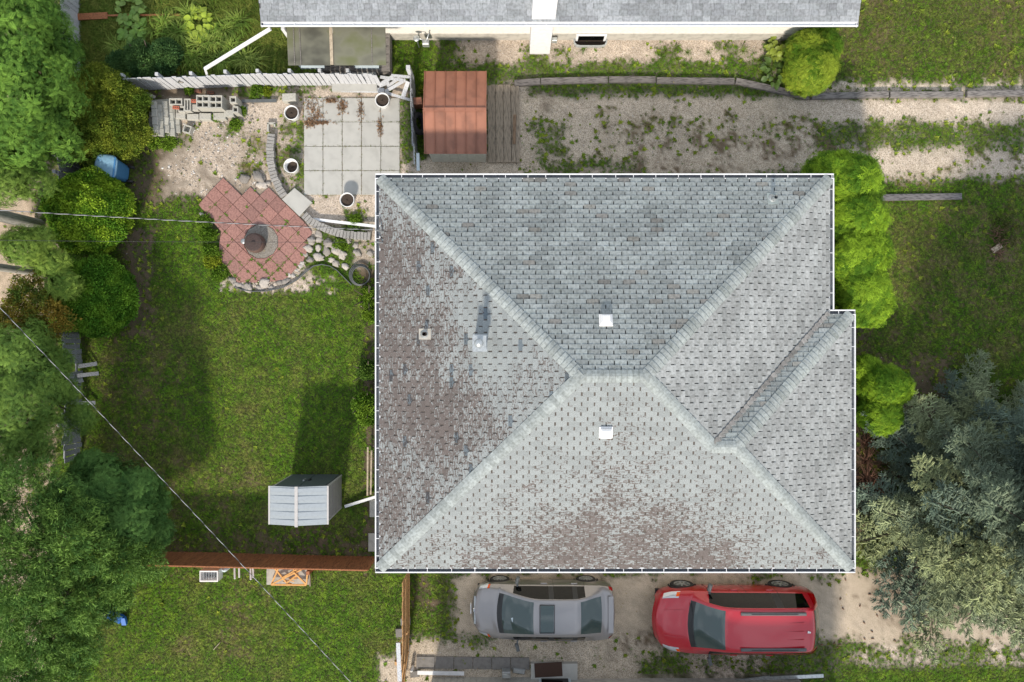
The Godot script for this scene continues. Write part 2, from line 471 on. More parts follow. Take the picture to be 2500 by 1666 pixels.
	for j in GNZ:
		var z := GZ0 + j * GSTEP
		var py := z * PER_METRE + 833.0
		for i in GNX:
			var x := GX0 + i * GSTEP
			var px := x * PER_METRE + 1250.0
			var n1 := f1.get_noise_2d(x, z); var n2 := f2.get_noise_2d(x, z); var n3 := f3.get_noise_2d(x, z)
			var c: Color = kc[0]; var d := 1.0; var kk := 0; var dry := clampf(0.28 + n2 * 0.9 + n1 * 0.4, 0.0, 1.0)
			for q in pa:
				var s: float = q[5]
				if px < q[1] - s or px > q[3] + s or py < q[2] - s or py > q[4] + s: continue
				var e := minf(minf(px - q[1], q[3] - px), minf(py - q[2], q[4] - py)) / s
				var w := smoothstep(-0.9, 0.9, e + n1 * 1.3 + n3 * 0.7)
				w = clampf(w * q[6] + (n1 * 0.9 + n3 * 0.8) * (1.0 - q[6]) * w * 1.6, 0.0, 1.0)
				c = c.lerp(kc[q[0]], w); d = lerpf(d, kd[q[0]], w)
				if q[0] == 5: dry = lerpf(dry, 1.0, w)
				elif q[0] == 0: dry = lerpf(dry, 0.25, w * 0.6)
				if w > 0.5: kk = q[0]
			var k := 1.0 + n1 * 0.22 + n3 * 0.20 + n2 * 0.1
			var o := j * GNX + i
			g_col[o] = Color(c.r * k * 1.25, c.g * k * 1.25, c.b * k * 1.25)
			g_dens[o] = d; g_dry[o] = dry; g_kind[o] = kk
	var gm := StandardMaterial3D.new(); gm.resource_name = "gravel"; gm.roughness = 1.0; gm.vertex_color_use_as_albedo = true
	gm.albedo_texture = noise_tex(0.34, 11, [[0.0, Color(0.58, 0.56, 0.54)], [0.18, Color(0.74, 0.71, 0.68)], [0.45, Color(0.88, 0.86, 0.83)], [0.8, Color(0.97, 0.955, 0.94)], [1.0, Color(1, 1, 1)]], 1024, FastNoiseLite.TYPE_CELLULAR)
	gm.uv1_triplanar = true; gm.uv1_world_triplanar = true; gm.uv1_scale = Vector3(0.19, 0.19, 0.19)
	var sm := StandardMaterial3D.new(); sm.resource_name = "packed_sand"; sm.roughness = 1.0; sm.vertex_color_use_as_albedo = true
	sm.albedo_texture = noise_tex(0.12, 12, [[0.15, Color(0.70, 0.68, 0.66)], [0.4, Color(0.86, 0.85, 0.83)], [0.7, Color(0.94, 0.93, 0.92)], [0.9, Color(1, 1, 1)]], 1024, FastNoiseLite.TYPE_SIMPLEX, 5)
	sm.uv1_triplanar = true; sm.uv1_world_triplanar = true; sm.uv1_scale = Vector3(0.23, 0.23, 0.23)
	M["gravel"] = gm; M["packed_sand"] = sm
	var mats := [sm, gm, gm, sm, sm, sm, sm, gm]
	var mbs := []
	for k in 8: mbs.append(MB.new())
	var remap := []
	for k in 8: remap.append({})
	for j in GNZ - 1:
		for i in GNX - 1:
			var o := j * GNX + i
			var kk := g_kind[o]
			var b: MB = mbs[kk]
			var id := []
			for q in [o, o + 1, o + GNX + 1, o + GNX]:
				if not remap[kk].has(q):
					b.col = g_col[q]
					remap[kk][q] = b.vert(Vector3(GX0 + (q % GNX) * GSTEP, 0, GZ0 + (q / GNX) * GSTEP), Vector3.UP)
				id.append(remap[kk][q])
			b.ix.append_array(PackedInt32Array([id[0], id[1], id[2], id[0], id[2], id[3]]))
	for k in 8:
		if mbs[k].v.size():
			var o := part(mbs[k], KIND[k], mats[k], self)
			o.set_meta("kind", "structure")
	# the land beyond
	var far := MB.new()
	far.col = Color(0.10, 0.12, 0.05)
	var xs := [-150.0, GX0, GX0 + (GNX - 1) * GSTEP, 150.0]; var zs := [-150.0, GZ0, GZ0 + (GNZ - 1) * GSTEP, 150.0]
	for a in 3:
		for c in 3:
			if a == 1 and c == 1: continue
			far.quad(Vector3(xs[a], 0, zs[c]), Vector3(xs[a + 1], 0, zs[c]), Vector3(xs[a + 1], 0, zs[c + 1]), Vector3(xs[a], 0, zs[c + 1]))
	part(far, "ground", sm, self).set_meta("kind", "structure")

func g_at(x: float, z: float) -> int:
	return clampi(int((z - GZ0) / GSTEP + 0.5), 0, GNZ - 1) * GNX + clampi(int((x - GX0) / GSTEP + 0.5), 0, GNX - 1)

func tuft(n: int, h: float, w: float, spread: float, sd: int) -> ArrayMesh:
	rng.seed = sd
	var b := MB.new()
	for k in n:
		var a := R(0, TAU); var d := Vector3(cos(a), 0, sin(a))
		var s := Vector3(-d.z, 0, d.x) * w * R(0.6, 1.2) * 0.5
		var o := d * R(0, 0.4) * spread + Vector3(R(-1, 1), 0, R(-1, 1)) * spread * 0.5
		var hh := h * R(0.5, 1.1); var lean := R(0.3, 1.3)
		var m := o + Vector3(0, hh * 0.6, 0) + d * hh * lean * 0.35
		var t := o + Vector3(0, hh * 0.85, 0) + d * hh * lean
		var nn := (Vector3.UP + d * 0.2).normalized()
		b.col = Color(1, 1, 1) * R(0.75, 1.15)
		var i := b.vert(o - s, nn); b.vert(o + s, nn); b.vert(m + s, nn); b.vert(m - s, nn); b.vert(t, nn)
		b.ix.append_array(PackedInt32Array([i, i + 1, i + 2, i, i + 2, i + 3, i + 3, i + 2, i + 4]))
	return b.mesh()

func blocked(x: float, z: float) -> bool:
	if x > -3.3 and x < 8.5 and z > -4.2 and z < 6.0: return true
	if x > -3.3 and x < 9.1 and z > -0.4 and z < 6.0: return true
	if z < -9.42 and x > -6.6 and x < 9.1: return true
	if x > -2.65 and x < -0.85 and z > -7.9 and z < -5.55: return true
	if x > -6.51 and x < -3.5 and z > -7.6 and z < -4.57: return true
	if z > 10.4 and x > -2.6 and x < 9.1: return true
	return false

func grass() -> void:
	var ms := [tuft(9, 0.065, 0.011, 0.05, 5), tuft(8, 0.05, 0.013, 0.05, 6)]
	rng.seed = 77
	var ks := [Many.new(), Many.new()]
	var pv := PackedVector2Array()
	for p in [[545, 430], [690, 452], [735, 510], [775, 570], [760, 620], [690, 690], [600, 690], [540, 600], [488, 500]]:
		var w := at(p[0], p[1]); pv.append(Vector2(w.x, w.z))
	var f := FastNoiseLite.new(); f.seed = 33; f.frequency = 2.2; f.fractal_octaves = 3
	var step := 0.038
	var z := -11.6
	while z < 11.6:
		var x := -16.6
		while x < 16.9:
			var xx := x + R(-0.03, 0.03); var zz := z + R(-0.03, 0.03)
			x += step
			var o := g_at(xx, zz)
			var d := g_dens[o]
			if d < 0.02 or rng.randf() > d * d: continue
			if blocked(xx, zz) or (xx < -5.5 and xx > -10.0 and zz > -5.3 and zz < -1.6 and Geometry2D.is_point_in_polygon(Vector2(xx, zz), pv)): continue
			var nz := f.get_noise_2d(xx, zz)
			var dry := clampf(g_dry[o] * 0.8 + nz * 0.5 + R(-0.25, 0.25), 0.0, 1.0)
			var c := Color(0.085, 0.19, 0.012).lerp(Color(0.25, 0.195, 0.075), dry * 0.62)
			var lush := clampf(nz * 1.5 + R(-0.2, 0.4), 0.0, 1.0)
			c = c.lerp(Color(0.22, 0.37, 0.018), lush * 0.65 * (1.0 - dry)) * R(0.4, 1.65)
			var s := R(0.45, 0.95)
			ks[rng.randi() % 2].add(Transform3D(Basis(Vector3.UP, R(0, TAU)).scaled(Vector3(s, s * R(0.7, 1.2), s)), Vector3(xx, 0, zz)), c)
		z += step
	var o := many(ks[0], ms[0], "grass", M.leaf, self)
	tag(o, "short mown green grass over all the lawns", "grass", "", "stuff")
	o = many(ks[1], ms[1], "grass", M.leaf, self)
	tag(o, "patchy grass with dry blades mixed through the lawns and driveway edges", "grass", "", "stuff")
	# weeds: broad rosettes in gravel and grass
	var wm := rosette(9, 0.10, 0.04, 8)
	var k := Many.new()
	for q in 16000:
		var p := Vector3(R(-16, 16), 0, R(-11, 11))
		var oo := g_at(p.x, p.z)
		if blocked(p.x, p.z): continue
		if p.x < -5.5 and p.x > -10.0 and p.z > -5.3 and p.z < -1.6 and Geometry2D.is_point_in_polygon(Vector2(p.x, p.z), pv): continue
		var kk := g_kind[oo]
		var chance := 0.10 if kk == 0 else (0.24 if kk == 1 or kk == 2 else (0.05 if kk == 7 else 0.0))
		if kk != 0 and f.get_noise_2d(p.x * 0.7, p.z * 0.7) < -0.05: chance *= 0.25
		if g_dens[oo] > 0.15 and g_dens[oo] < 0.85: chance = 0.7
		if rng.randf() > chance: continue
		var s := R(0.4, 1.2)
		k.add(Transform3D(Basis(Vector3.UP, R(0, TAU)).scaled(Vector3(s, s * R(0.6, 1.4), s)), p), Color(0.11, 0.20, 0.02).lerp(Color(0.30, 0.34, 0.04), rng.randf() * 0.8) * R(0.7, 1.2))
	o = many(k, wm, "weeds", M.leaf, self)
	tag(o, "low broad-leaved weeds sprouting through gravel and lawn", "weeds", "", "stuff")
	# loose pebbles
	var pm := MB.new()
	pm.stone(Vector3(0, 0.3, 0), Vector3(1, 0.7, 0.8), 4)
	k = Many.new()
	for q in 60000:
		var p := Vector3(R(-16, 16.4), 0, R(-11, 11))
		var oo := g_at(p.x, p.z)
		var kk := g_kind[oo]
		var chance := 0.95 if kk == 1 else (0.3 if kk == 2 else (0.15 if kk == 7 else (0.08 if kk == 4 else 0.0)))
		if kk == 1 and p.x < -8.0 and p.z > -7.6: chance = 1.0
		if rng.randf() > chance or blocked(p.x, p.z): continue
		var s := R(0.006, 0.015)
		if kk == 1 and p.x < -8.0: s = R(0.01, 0.034)
		var tint := Color(0.50, 0.455, 0.41).lerp(Color(0.22, 0.20, 0.18), rng.randf()) if rng.randf() < 0.8 else Color(0.64, 0.62, 0.6)
		k.add(Transform3D(Basis(Vector3.UP, R(0, TAU)).scaled(Vector3(s, s * R(0.6, 1.0), s * R(0.7, 1.2))), p), tint * R(0.7, 1.1))
	o = many(k, pm.mesh(), "pebbles", plain_tint("pebble_stone", 0.95), self)
	tag(o, "loose pale pebbles strewn over the gravel beds", "pebbles", "", "stuff")
	# fallen leaves and cones on the sand
	var lm := leafset(1, 0.05, 0.03, 0.1, 3)
	k = Many.new()
	for q in 260:
		var p := at(R(1000, 2500), R(1400, 1600)) if q < 90 else Vector3(R(-15, 15), 0.03, R(-11, 11))
		if blocked(p.x, p.z): continue
		k.add(Transform3D(Basis(Vector3(0, 0, 1), PI / 2 + R(-0.3, 0.3)).rotated(Vector3.UP, R(0, TAU)), p + Vector3(0, 0.04 if q >= 90 else 0.01, 0)), Color(0.30, 0.2, 0.1).lerp(Color(0.45, 0.38, 0.12), rng.randf()))
	o = many(k, lm, "fallen_leaves", M.leaf, self)
	tag(o, "scattered small brown and yellow fallen leaves on ground", "leaves", "", "stuff")

func plain_tint(key: String, rough := 0.8) -> StandardMaterial3D:
	if not M.has(key):
		var m := StandardMaterial3D.new(); m.resource_name = key; m.roughness = rough; m.vertex_color_use_as_albedo = true
		M[key] = m
	return M[key]

# ---------------------------------------------------------------- leaves
func leafset(n: int, l: float, w: float, spread: float, sd: int, drift := 1.0) -> ArrayMesh:
	rng.seed = sd
	var b := MB.new()
	for k in n:
		var d := (Vector3(R(-1, 1), R(-0.2, 1.0), R(-1, 1)) * drift + Vector3(0, 0.25, 0)).normalized()
		var s := d.cross(Vector3(R(-1, 1), R(-1, 1), R(-1, 1))).normalized()
		var o := Vector3(R(-1, 1), R(-0.6, 0.6), R(-1, 1)) * spread
		leaf(b, o, d, s, l * R(0.7, 1.15), w * R(0.8, 1.15))
	return b.mesh()

func leaf(b: MB, o: Vector3, d: Vector3, s: Vector3, l: float, w: float) -> void:
	var nn := d.cross(s).normalized()
	var m := o + d * l * 0.45
	b.col = Color(1, 1, 1) * R(0.8, 1.12)
	var up := nn * w * 0.18
	var i := b.vert(o, nn); b.vert(m - s * w * 0.5 + up, (nn + s * 0.3).normalized()); b.vert(o + d * l, nn); b.vert(m + s * w * 0.5 + up, (nn - s * 0.3).normalized())
	b.ix.append_array(PackedInt32Array([i, i + 1, i + 2, i, i + 2, i + 3]))

func rosette(n: int, l: float, w: float, sd: int) -> ArrayMesh:
	rng.seed = sd
	var b := MB.new()
	for k in n:
		var a := TAU * k / n + R(-0.3, 0.3)
		var d := Vector3(cos(a), R(0.25, 0.9), sin(a)).normalized()
		leaf(b, Vector3(0, 0.005, 0), d, Vector3(-sin(a), 0, cos(a)), l * R(0.6, 1.2), w)
	return b.mesh()

# a pinnate leaf growing along +y, drooping towards +z
func frond(pairs: int, l: float, ll: float, lw: float, sd: int, n := 3) -> ArrayMesh:
	rng.seed = sd
	var b := MB.new()
	for q in n:
		var a := TAU * q / n + R(-0.4, 0.4)
		var out := Vector3(cos(a), 0, sin(a))
		var side := Vector3(-out.z, 0, out.x)
		var o := Vector3.ZERO if n == 1 else out * 0.02
		for k in pairs:
			var t := (k + 1.0) / pairs
			var p := o + (Vector3.UP * (0.55 * t - 0.45 * t * t) + out * t * 0.95) * l
			var dd := (out * 0.5 + Vector3.UP * (0.3 - 0.6 * t)).normalized()
			for s in [-1.0, 1.0]:
				leaf(b, p, (dd * 0.55 + side * s).normalized(), (dd - side * s * 0.5).normalized(), ll * R(0.85, 1.1) * (1.0 - 0.3 * t), lw)
			if k == pairs - 1:
				leaf(b, p, dd, side, ll, lw)
	return b.mesh()

# lobes: [centre, radii]; leaves sit in the outer shell of the joined lobes
func crown(parent: Node, lobes: Array, count: int, me: Mesh, c1: Color, c2: Color, size: Array, sd: int, shell := 0.35, m: Material = null, called := "crown", up := 0.35, lump := 0.25, gap := -2.0) -> void:
	rng.seed = sd
	var f := FastNoiseLite.new(); f.seed = sd; f.frequency = 1.1; f.fractal_octaves = 3
	var f2 := FastNoiseLite.new(); f2.seed = sd + 1; f2.frequency = 1.6; f2.fractal_octaves = 2
	var k := Many.new()
	var area := 0.0
	var cum := []
	for lo in lobes:
		area += lo[1].x * lo[1].z + lo[1].y * (lo[1].x + lo[1].z)
		cum.append(area)
	var tries := 0
	while k.count < count and tries < count * 4:
		tries += 1
		var pick := rng.randf() * area
		var li := 0
		while cum[li] < pick: li += 1
		var lo: Array = lobes[li]
		var d := Vector3(rng.randfn(), rng.randfn(), rng.randfn()).normalized()
		if d.y < -0.5 and rng.randf() < 0.6: d.y = -d.y
		var rr := 1.0 - shell * rng.randf() * rng.randf()
		var p: Vector3 = lo[0] + d * lo[1] * rr
		p += d * f.get_noise_3dv(p) * lump * lo[1].x * 2.0
		if p.y < 0.03: continue
		var deep := false
		for q in lobes.size():
			if q != li and ((p - lobes[q][0]) / lobes[q][1]).length() < 0.72: deep = true
		if deep: continue
		var tone := f2.get_noise_3dv(p)
		if tone < gap: continue
		var y := (d + Vector3.UP * up + Vector3(R(-0.5, 0.5), R(-0.4, 0.4), R(-0.5, 0.5))).normalized()
		var x := y.cross(Vector3(R(-1, 1), R(-1, 1), R(-1, 1))).normalized()
		var s := R(size[0], size[1])
		k.add(Transform3D(Basis(x, y, x.cross(y)).scaled(Vector3(s, s, s)), p), c1.lerp(c2, clampf(0.5 + tone * 1.3 + R(-0.3, 0.3), 0, 1)) * R(0.75, 1.2))
	if count < 800: joined(k, me, called, m if m else M.leaf, parent)
	else: many(k, me, called, m if m else M.leaf, parent)

func limbs(parent: Node, base: Vector3, lobes: Array, r: float) -> void:
	var b := MB.new()
	var top := Vector3.ZERO
	for lo in lobes: top += lo[0]
	top /= lobes.size()
	var fork := base.lerp(top, 0.45)
	b.tube([base - Vector3(0, 0.05, 0), base.lerp(fork, 0.5) + Vector3(R(-0.1, 0.1), 0, R(-0.1, 0.1)), fork], [r, r * 0.85, r * 0.7], 8)
	part(b, "trunk", M.bark, parent)
	for lo in lobes:
		var br := MB.new()
		br.tube([fork, fork.lerp(lo[0], 0.55) + Vector3(R(-0.15, 0.15), R(0, 0.2), R(-0.15, 0.15)), lo[0]], [r * 0.5, r * 0.3, r * 0.12], 6)
		part(br, "limb", M.bark, parent)

# ---------------------------------------------------------------- the house
const EAVE := 2.6
const RISE := 1.0 / 3.0
const TABW := 0.333
const COURSE := 0.1326

class Slope:
	var o: Vector3      # eave point where along = 0
	var a: Vector3      # unit vector along the eave
	var i: Vector3      # unit vector inwards, in plan
	var n: Vector3
	var rise := 1.0 / 3.0
	func _init(oo: Vector3, aa: Vector3, ii: Vector3, rr := 1.0 / 3.0) -> void:
		o = oo; a = aa; i = ii; rise = rr
		n = (Vector3.UP - i * rise).normalized()
	func p(al: float, d: float, off := 0.0) -> Vector3:
		return o + a * al + i * d + Vector3.UP * d * rise + n * off
	func q(w: Vector3) -> Vector2:
		return Vector2((w - o).dot(a), (w - o).dot(i))

func wear_texture(la: float, ld: float, sd: int, amount: Callable, size: Vector2i) -> ImageTexture:
	var fa := FastNoiseLite.new(); fa.seed = sd; fa.frequency = 1.0; fa.fractal_octaves = 4
	var fb := FastNoiseLite.new(); fb.seed = sd + 1; fb.frequency = 0.5; fb.fractal_octaves = 3
	var fc := FastNoiseLite.new(); fc.seed = sd + 2; fc.frequency = 16.0; fc.fractal_octaves = 2
	var im := Image.create(size.x, size.y, false, Image.FORMAT_RGB8)
	var pale := lin(0.275, 0.298, 0.30); var brown := lin(0.135, 0.115, 0.108); var line := lin(0.10, 0.085, 0.08)
	for y in size.y:
		var d := ld * (y + 0.5) / size.y
		for x in size.x:
			var al := la * (x + 0.5) / size.x
			var amt: float = amount.call(al, d) + fb.get_noise_2d(al, d) * 0.40
			var row := floorf(d / COURSE)
			var s := fa.get_noise_2d(al * 4.5 + row * 7.3, d * 26.0) * 1.5 + fc.get_noise_2d(al, d) * 0.75
			# every tab has its own age
			var tabn := fa.get_noise_2d(floorf(al / TABW + (0.5 if int(row) % 2 else 0.0)) * 13.7, row * 17.1) * 0.55
			var e := amt + s * 0.75 + tabn - 0.5
			var c := pale
			var g := 1.0 + fc.get_noise_2d(al * 1.7, d * 1.7 + 40.0) * 0.14
			if e > 0.0: c = pale.lerp(line if e < 0.05 else brown, clampf(0.4 + e * 6.0, 0.0, 1.0))
			im.set_pixel(x, y, Color(c.r * g, c.g * g, c.b * g))
	return ImageTexture.create_from_image(im)

# shingle tabs on one slope; corner: how much the butt corners are worn away; near: individual parts nearest the camera
func shingles(roof: Node, sl: Slope, plan: Array, m: Material, tone: Callable, gap: float, corner: Callable, ld: float, la: float, singles: int, sd: int, missing := 0.0, course := COURSE, tabw := TABW, random_w := false) -> void:
	rng.seed = sd
	var poly := PackedVector2Array()
	for w in plan: poly.append(sl.q(w))
	var lo := Vector2(1e9, 1e9); var hi := -lo
	for q in poly:
		lo = lo.min(q); hi = hi.max(q)
	var all := MB.new()
	var list := []
	var rows := int(ceil(hi.y / course))
	var inner := Geometry2D.offset_polygon(poly, 0.001)[0] if not Geometry2D.is_polygon_clockwise(poly) else poly
	for r in rows:
		var d0 := r * course - (0.02 if r == 0 else 0.0)
		var d1 := (r + 1) * course + 0.03
		var a0 := lo.x - (tabw * 0.5 if r % 2 else 0.0) + (R(-0.5, 0.5) * tabw if random_w else R(-0.006, 0.006))
		while a0 < hi.x:
			var w := tabw * (R(0.55, 1.2) if random_w else 1.0)
			var l := a0 + gap * 0.5 * R(0.7, 1.3); var rr := a0 + w - gap * 0.5 * R(0.7, 1.3)
			a0 += w
			var cl: float = corner.call((l + rr) * 0.5, d0); var cr: float = corner.call((l + rr) * 0.5 + 0.2, d0)
			var jut := R(-0.004, 0.004)
			var tp := PackedVector2Array([Vector2(l, d1), Vector2(l, d0 + cl * 1.25 + jut), Vector2(l + cl * 0.3, d0 + cl * 0.4 + jut), Vector2(l + cl, d0 + jut), Vector2(rr - cr, d0 + jut), Vector2(rr - cr * 0.3, d0 + cr * 0.4 + jut), Vector2(rr, d0 + cr * 1.25 + jut), Vector2(rr, d1)])
			var whole := true
			for q in [tp[0], tp[3], tp[4], tp[7]]:
				if not Geometry2D.is_point_in_polygon(q, poly): whole = false
			var polys := [tp]
			if not whole: polys = Geometry2D.intersect_polygons(tp, poly)
			var c: Color = tone.call((l + rr) * 0.5, d0)
			var gone := rng.randf() < missing and r > 0
			if gone: c = Color(0.55, 0.62, 0.70) * R(0.6, 0.95)
			for pp in polys:
				if pp.size() < 3: continue
				list.append([pp, d0, d1, c, whole and not gone, gone])
	var best := {}
	if singles > 0:
		var ord := []
		for k in list.size():
			if list[k][4]:
				var w := sl.p(list[k][0][3].x, list[k][1])
				ord.append([w.distance_to(Vector3(0, CAM_HEIGHT, 0)), k])
		ord.sort()
		for k in mini(singles, ord.size()): best[ord[k][1]] = true
	for k in list.size():
		var e: Array = list[k]
		var b := MB.new() if best.has(k) else all
		b.col = e[3]
		var lift := R(0.019, 0.028) if not e[5] else 0.004
		var off := func(q: Vector2) -> float: return lerpf(lift, 0.003, clampf((q.y - e[1]) / (e[2] - e[1]), 0.0, 1.0))
		var pp: PackedVector2Array = e[0]
		var tr := Geometry2D.triangulate_polygon(pp)
		var base := b.v.size()
		for q in pp: b.vert(sl.p(q.x, q.y, off.call(q)), sl.n, Vector2(q.x / la, q.y / ld))
		for t in range(0, tr.size(), 3):
			var x := b.v[base + tr[t]]; var y := b.v[base + tr[t + 1]]; var z := b.v[base + tr[t + 2]]
			if (z - x).cross(y - x).dot(sl.n) > 0.0: b.ix.append_array(PackedInt32Array([base + tr[t], base + tr[t + 1], base + tr[t + 2]]))
			else: b.ix.append_array(PackedInt32Array([base + tr[t], base + tr[t + 2], base + tr[t + 1]]))
		var cc := Vector2.ZERO
		for q in pp: cc += q
		cc /= pp.size()
		var mid := sl.p(cc.x, cc.y, 0.0)
		for q in pp.size():
			var x := pp[q]; var y := pp[(q + 1) % pp.size()]
			if minf(x.y, y.y) > e[2] - 0.001: continue
			var s := b.v.size()
			b.quad_out(sl.p(x.x, x.y, -0.004), sl.p(y.x, y.y, -0.004), sl.p(y.x, y.y, off.call(y)), sl.p(x.x, x.y, off.call(x)), mid)
			for w in range(s, b.v.size()): b.u[w] = Vector2(x.x / la, x.y / ld)
		if best.has(k): part(b, "shingle", m, roof)
	if all.v.size():
		part(all, "shingles", m, roof).set_meta("kind", "stuff")

# cap shingles along a hip or ridge from a (low) to b (high); s1, s2: the slopes on both sides
func caps(roof: Node, a: Vector3, b: Vector3, n1: Vector3, n2: Vector3, c: Color, vary: float, sd: int, half := 0.165, step := 0.15) -> void:
	rng.seed = sd
	var l := a.distance_to(b)
	var d := (b - a) / l
	var up := (n1 + n2).normalized()
	var w1 := n1.cross(d).normalized(); var w2 := d.cross(n2).normalized()
	if w1.dot(n2) > 0: w1 = -w1
	if w2.dot(n1) > 0: w2 = -w2
	var kinds := []
	for k in 5:
		var mb := MB.new()
		mb.col = c * (1.0 + vary * (k - 2.0) * 0.7)
		var e := step + 0.05
		var row := func(t: float, o: float) -> Array:
			return [w1 * half + n1 * (o - 0.008) + d * t, w1 * half * 0.35 + n1 * o + d * t, up * (o - 0.008) + d * t, w2 * half * 0.35 + n2 * o + d * t, w2 * half + n2 * (o - 0.008) + d * t]
		var r0: Array = row.call(0.0, 0.046); var r1: Array = row.call(e, 0.024); var rb: Array = row.call(0.0, 0.006)
		for q in 4:
			mb.quad_out(r0[q], r0[q + 1], r1[q + 1], r1[q], -up)
			mb.quad_out(rb[q], rb[q + 1], r0[q + 1], r0[q], d)
		mb.quad_out(r0[0], r1[0], r1[0] - n1 * 0.02, rb[0], -w1 * -1.0)
		mb.quad_out(r0[4], r1[4], r1[4] - n2 * 0.02, rb[4], -w2 * -1.0)
		kinds.append(mb.mesh())
	var t := 0.0
	while t < l - 0.08:
		piece(kinds[rng.randi() % 5], "cap_shingle", M.shingle, roof, Transform3D(Basis(), a + d * t))
		t += step

func gutter(parent: Node, a: Vector3, b: Vector3, out: Vector3, sd: int, t0 := 0.0, t1 := 0.0) -> void:
	# a..b: inner (eave) line; the trough lies outwards from it
	rng.seed = sd
	var d := (b - a).normalized()
	a -= d * t0; b += d * t1
	var mb := MB.new()
	var prof := [Vector2(0.0, 0.0), Vector2(0.0, -0.10), Vector2(0.03, -0.125), Vector2(0.09, -0.125), Vector2(0.115, -0.06), Vector2(0.115, -0.005), Vector2(0.09, 0.0)]
	for k in prof.size() - 1:
		var p: Vector2 = prof[k]; var q: Vector2 = prof[k + 1]
		mb.quad(a + out * p.x + Vector3.UP * p.y, b + out * p.x + Vector3.UP * p.y, b + out * q.x + Vector3.UP * q.y, a + out * q.x + Vector3.UP * q.y)
	mb.bar(a + out * 0.112 + Vector3.UP * 0.002, b + out * 0.112 + Vector3.UP * 0.002, 0.028, 0.012)
	for e in [a, b]:
		mb.bar(e + Vector3.DOWN * 0.06, e + out * 0.115 + Vector3.DOWN * 0.06, 0.006, 0.12)
	var gu := part(mb, "gutter", M.white_paint, parent)
	# one dark sheet: silt and needles, with the trough's shade in its colour
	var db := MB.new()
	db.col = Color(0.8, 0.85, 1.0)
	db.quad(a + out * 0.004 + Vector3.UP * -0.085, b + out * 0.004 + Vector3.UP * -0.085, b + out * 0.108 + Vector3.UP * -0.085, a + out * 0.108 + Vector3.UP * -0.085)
	part(db, "gutter_silt_shade", M.grey_plastic, gu)
	var l := a.distance_to(b)
	var s := MB.new()
	s.bar(Vector3.ZERO, out * 0.11, 0.016, 0.008)
	var me := s.mesh()
	var t := R(0.1, 0.4)
	while t < l:
		piece(me, "gutter_strap", M.white_paint, gu, Transform3D(Basis(), a + d * t + Vector3.UP * 0.002))
		t += R(0.48, 0.68)
	# drip edge between the trough and the lowest course
	var dr := MB.new()
	dr.bar(a - out * 0.012 + Vector3.UP * 0.006, b - out * 0.012 + Vector3.UP * 0.006, 0.03, 0.008)
	part(dr, "drip_edge", M.white_paint, parent)

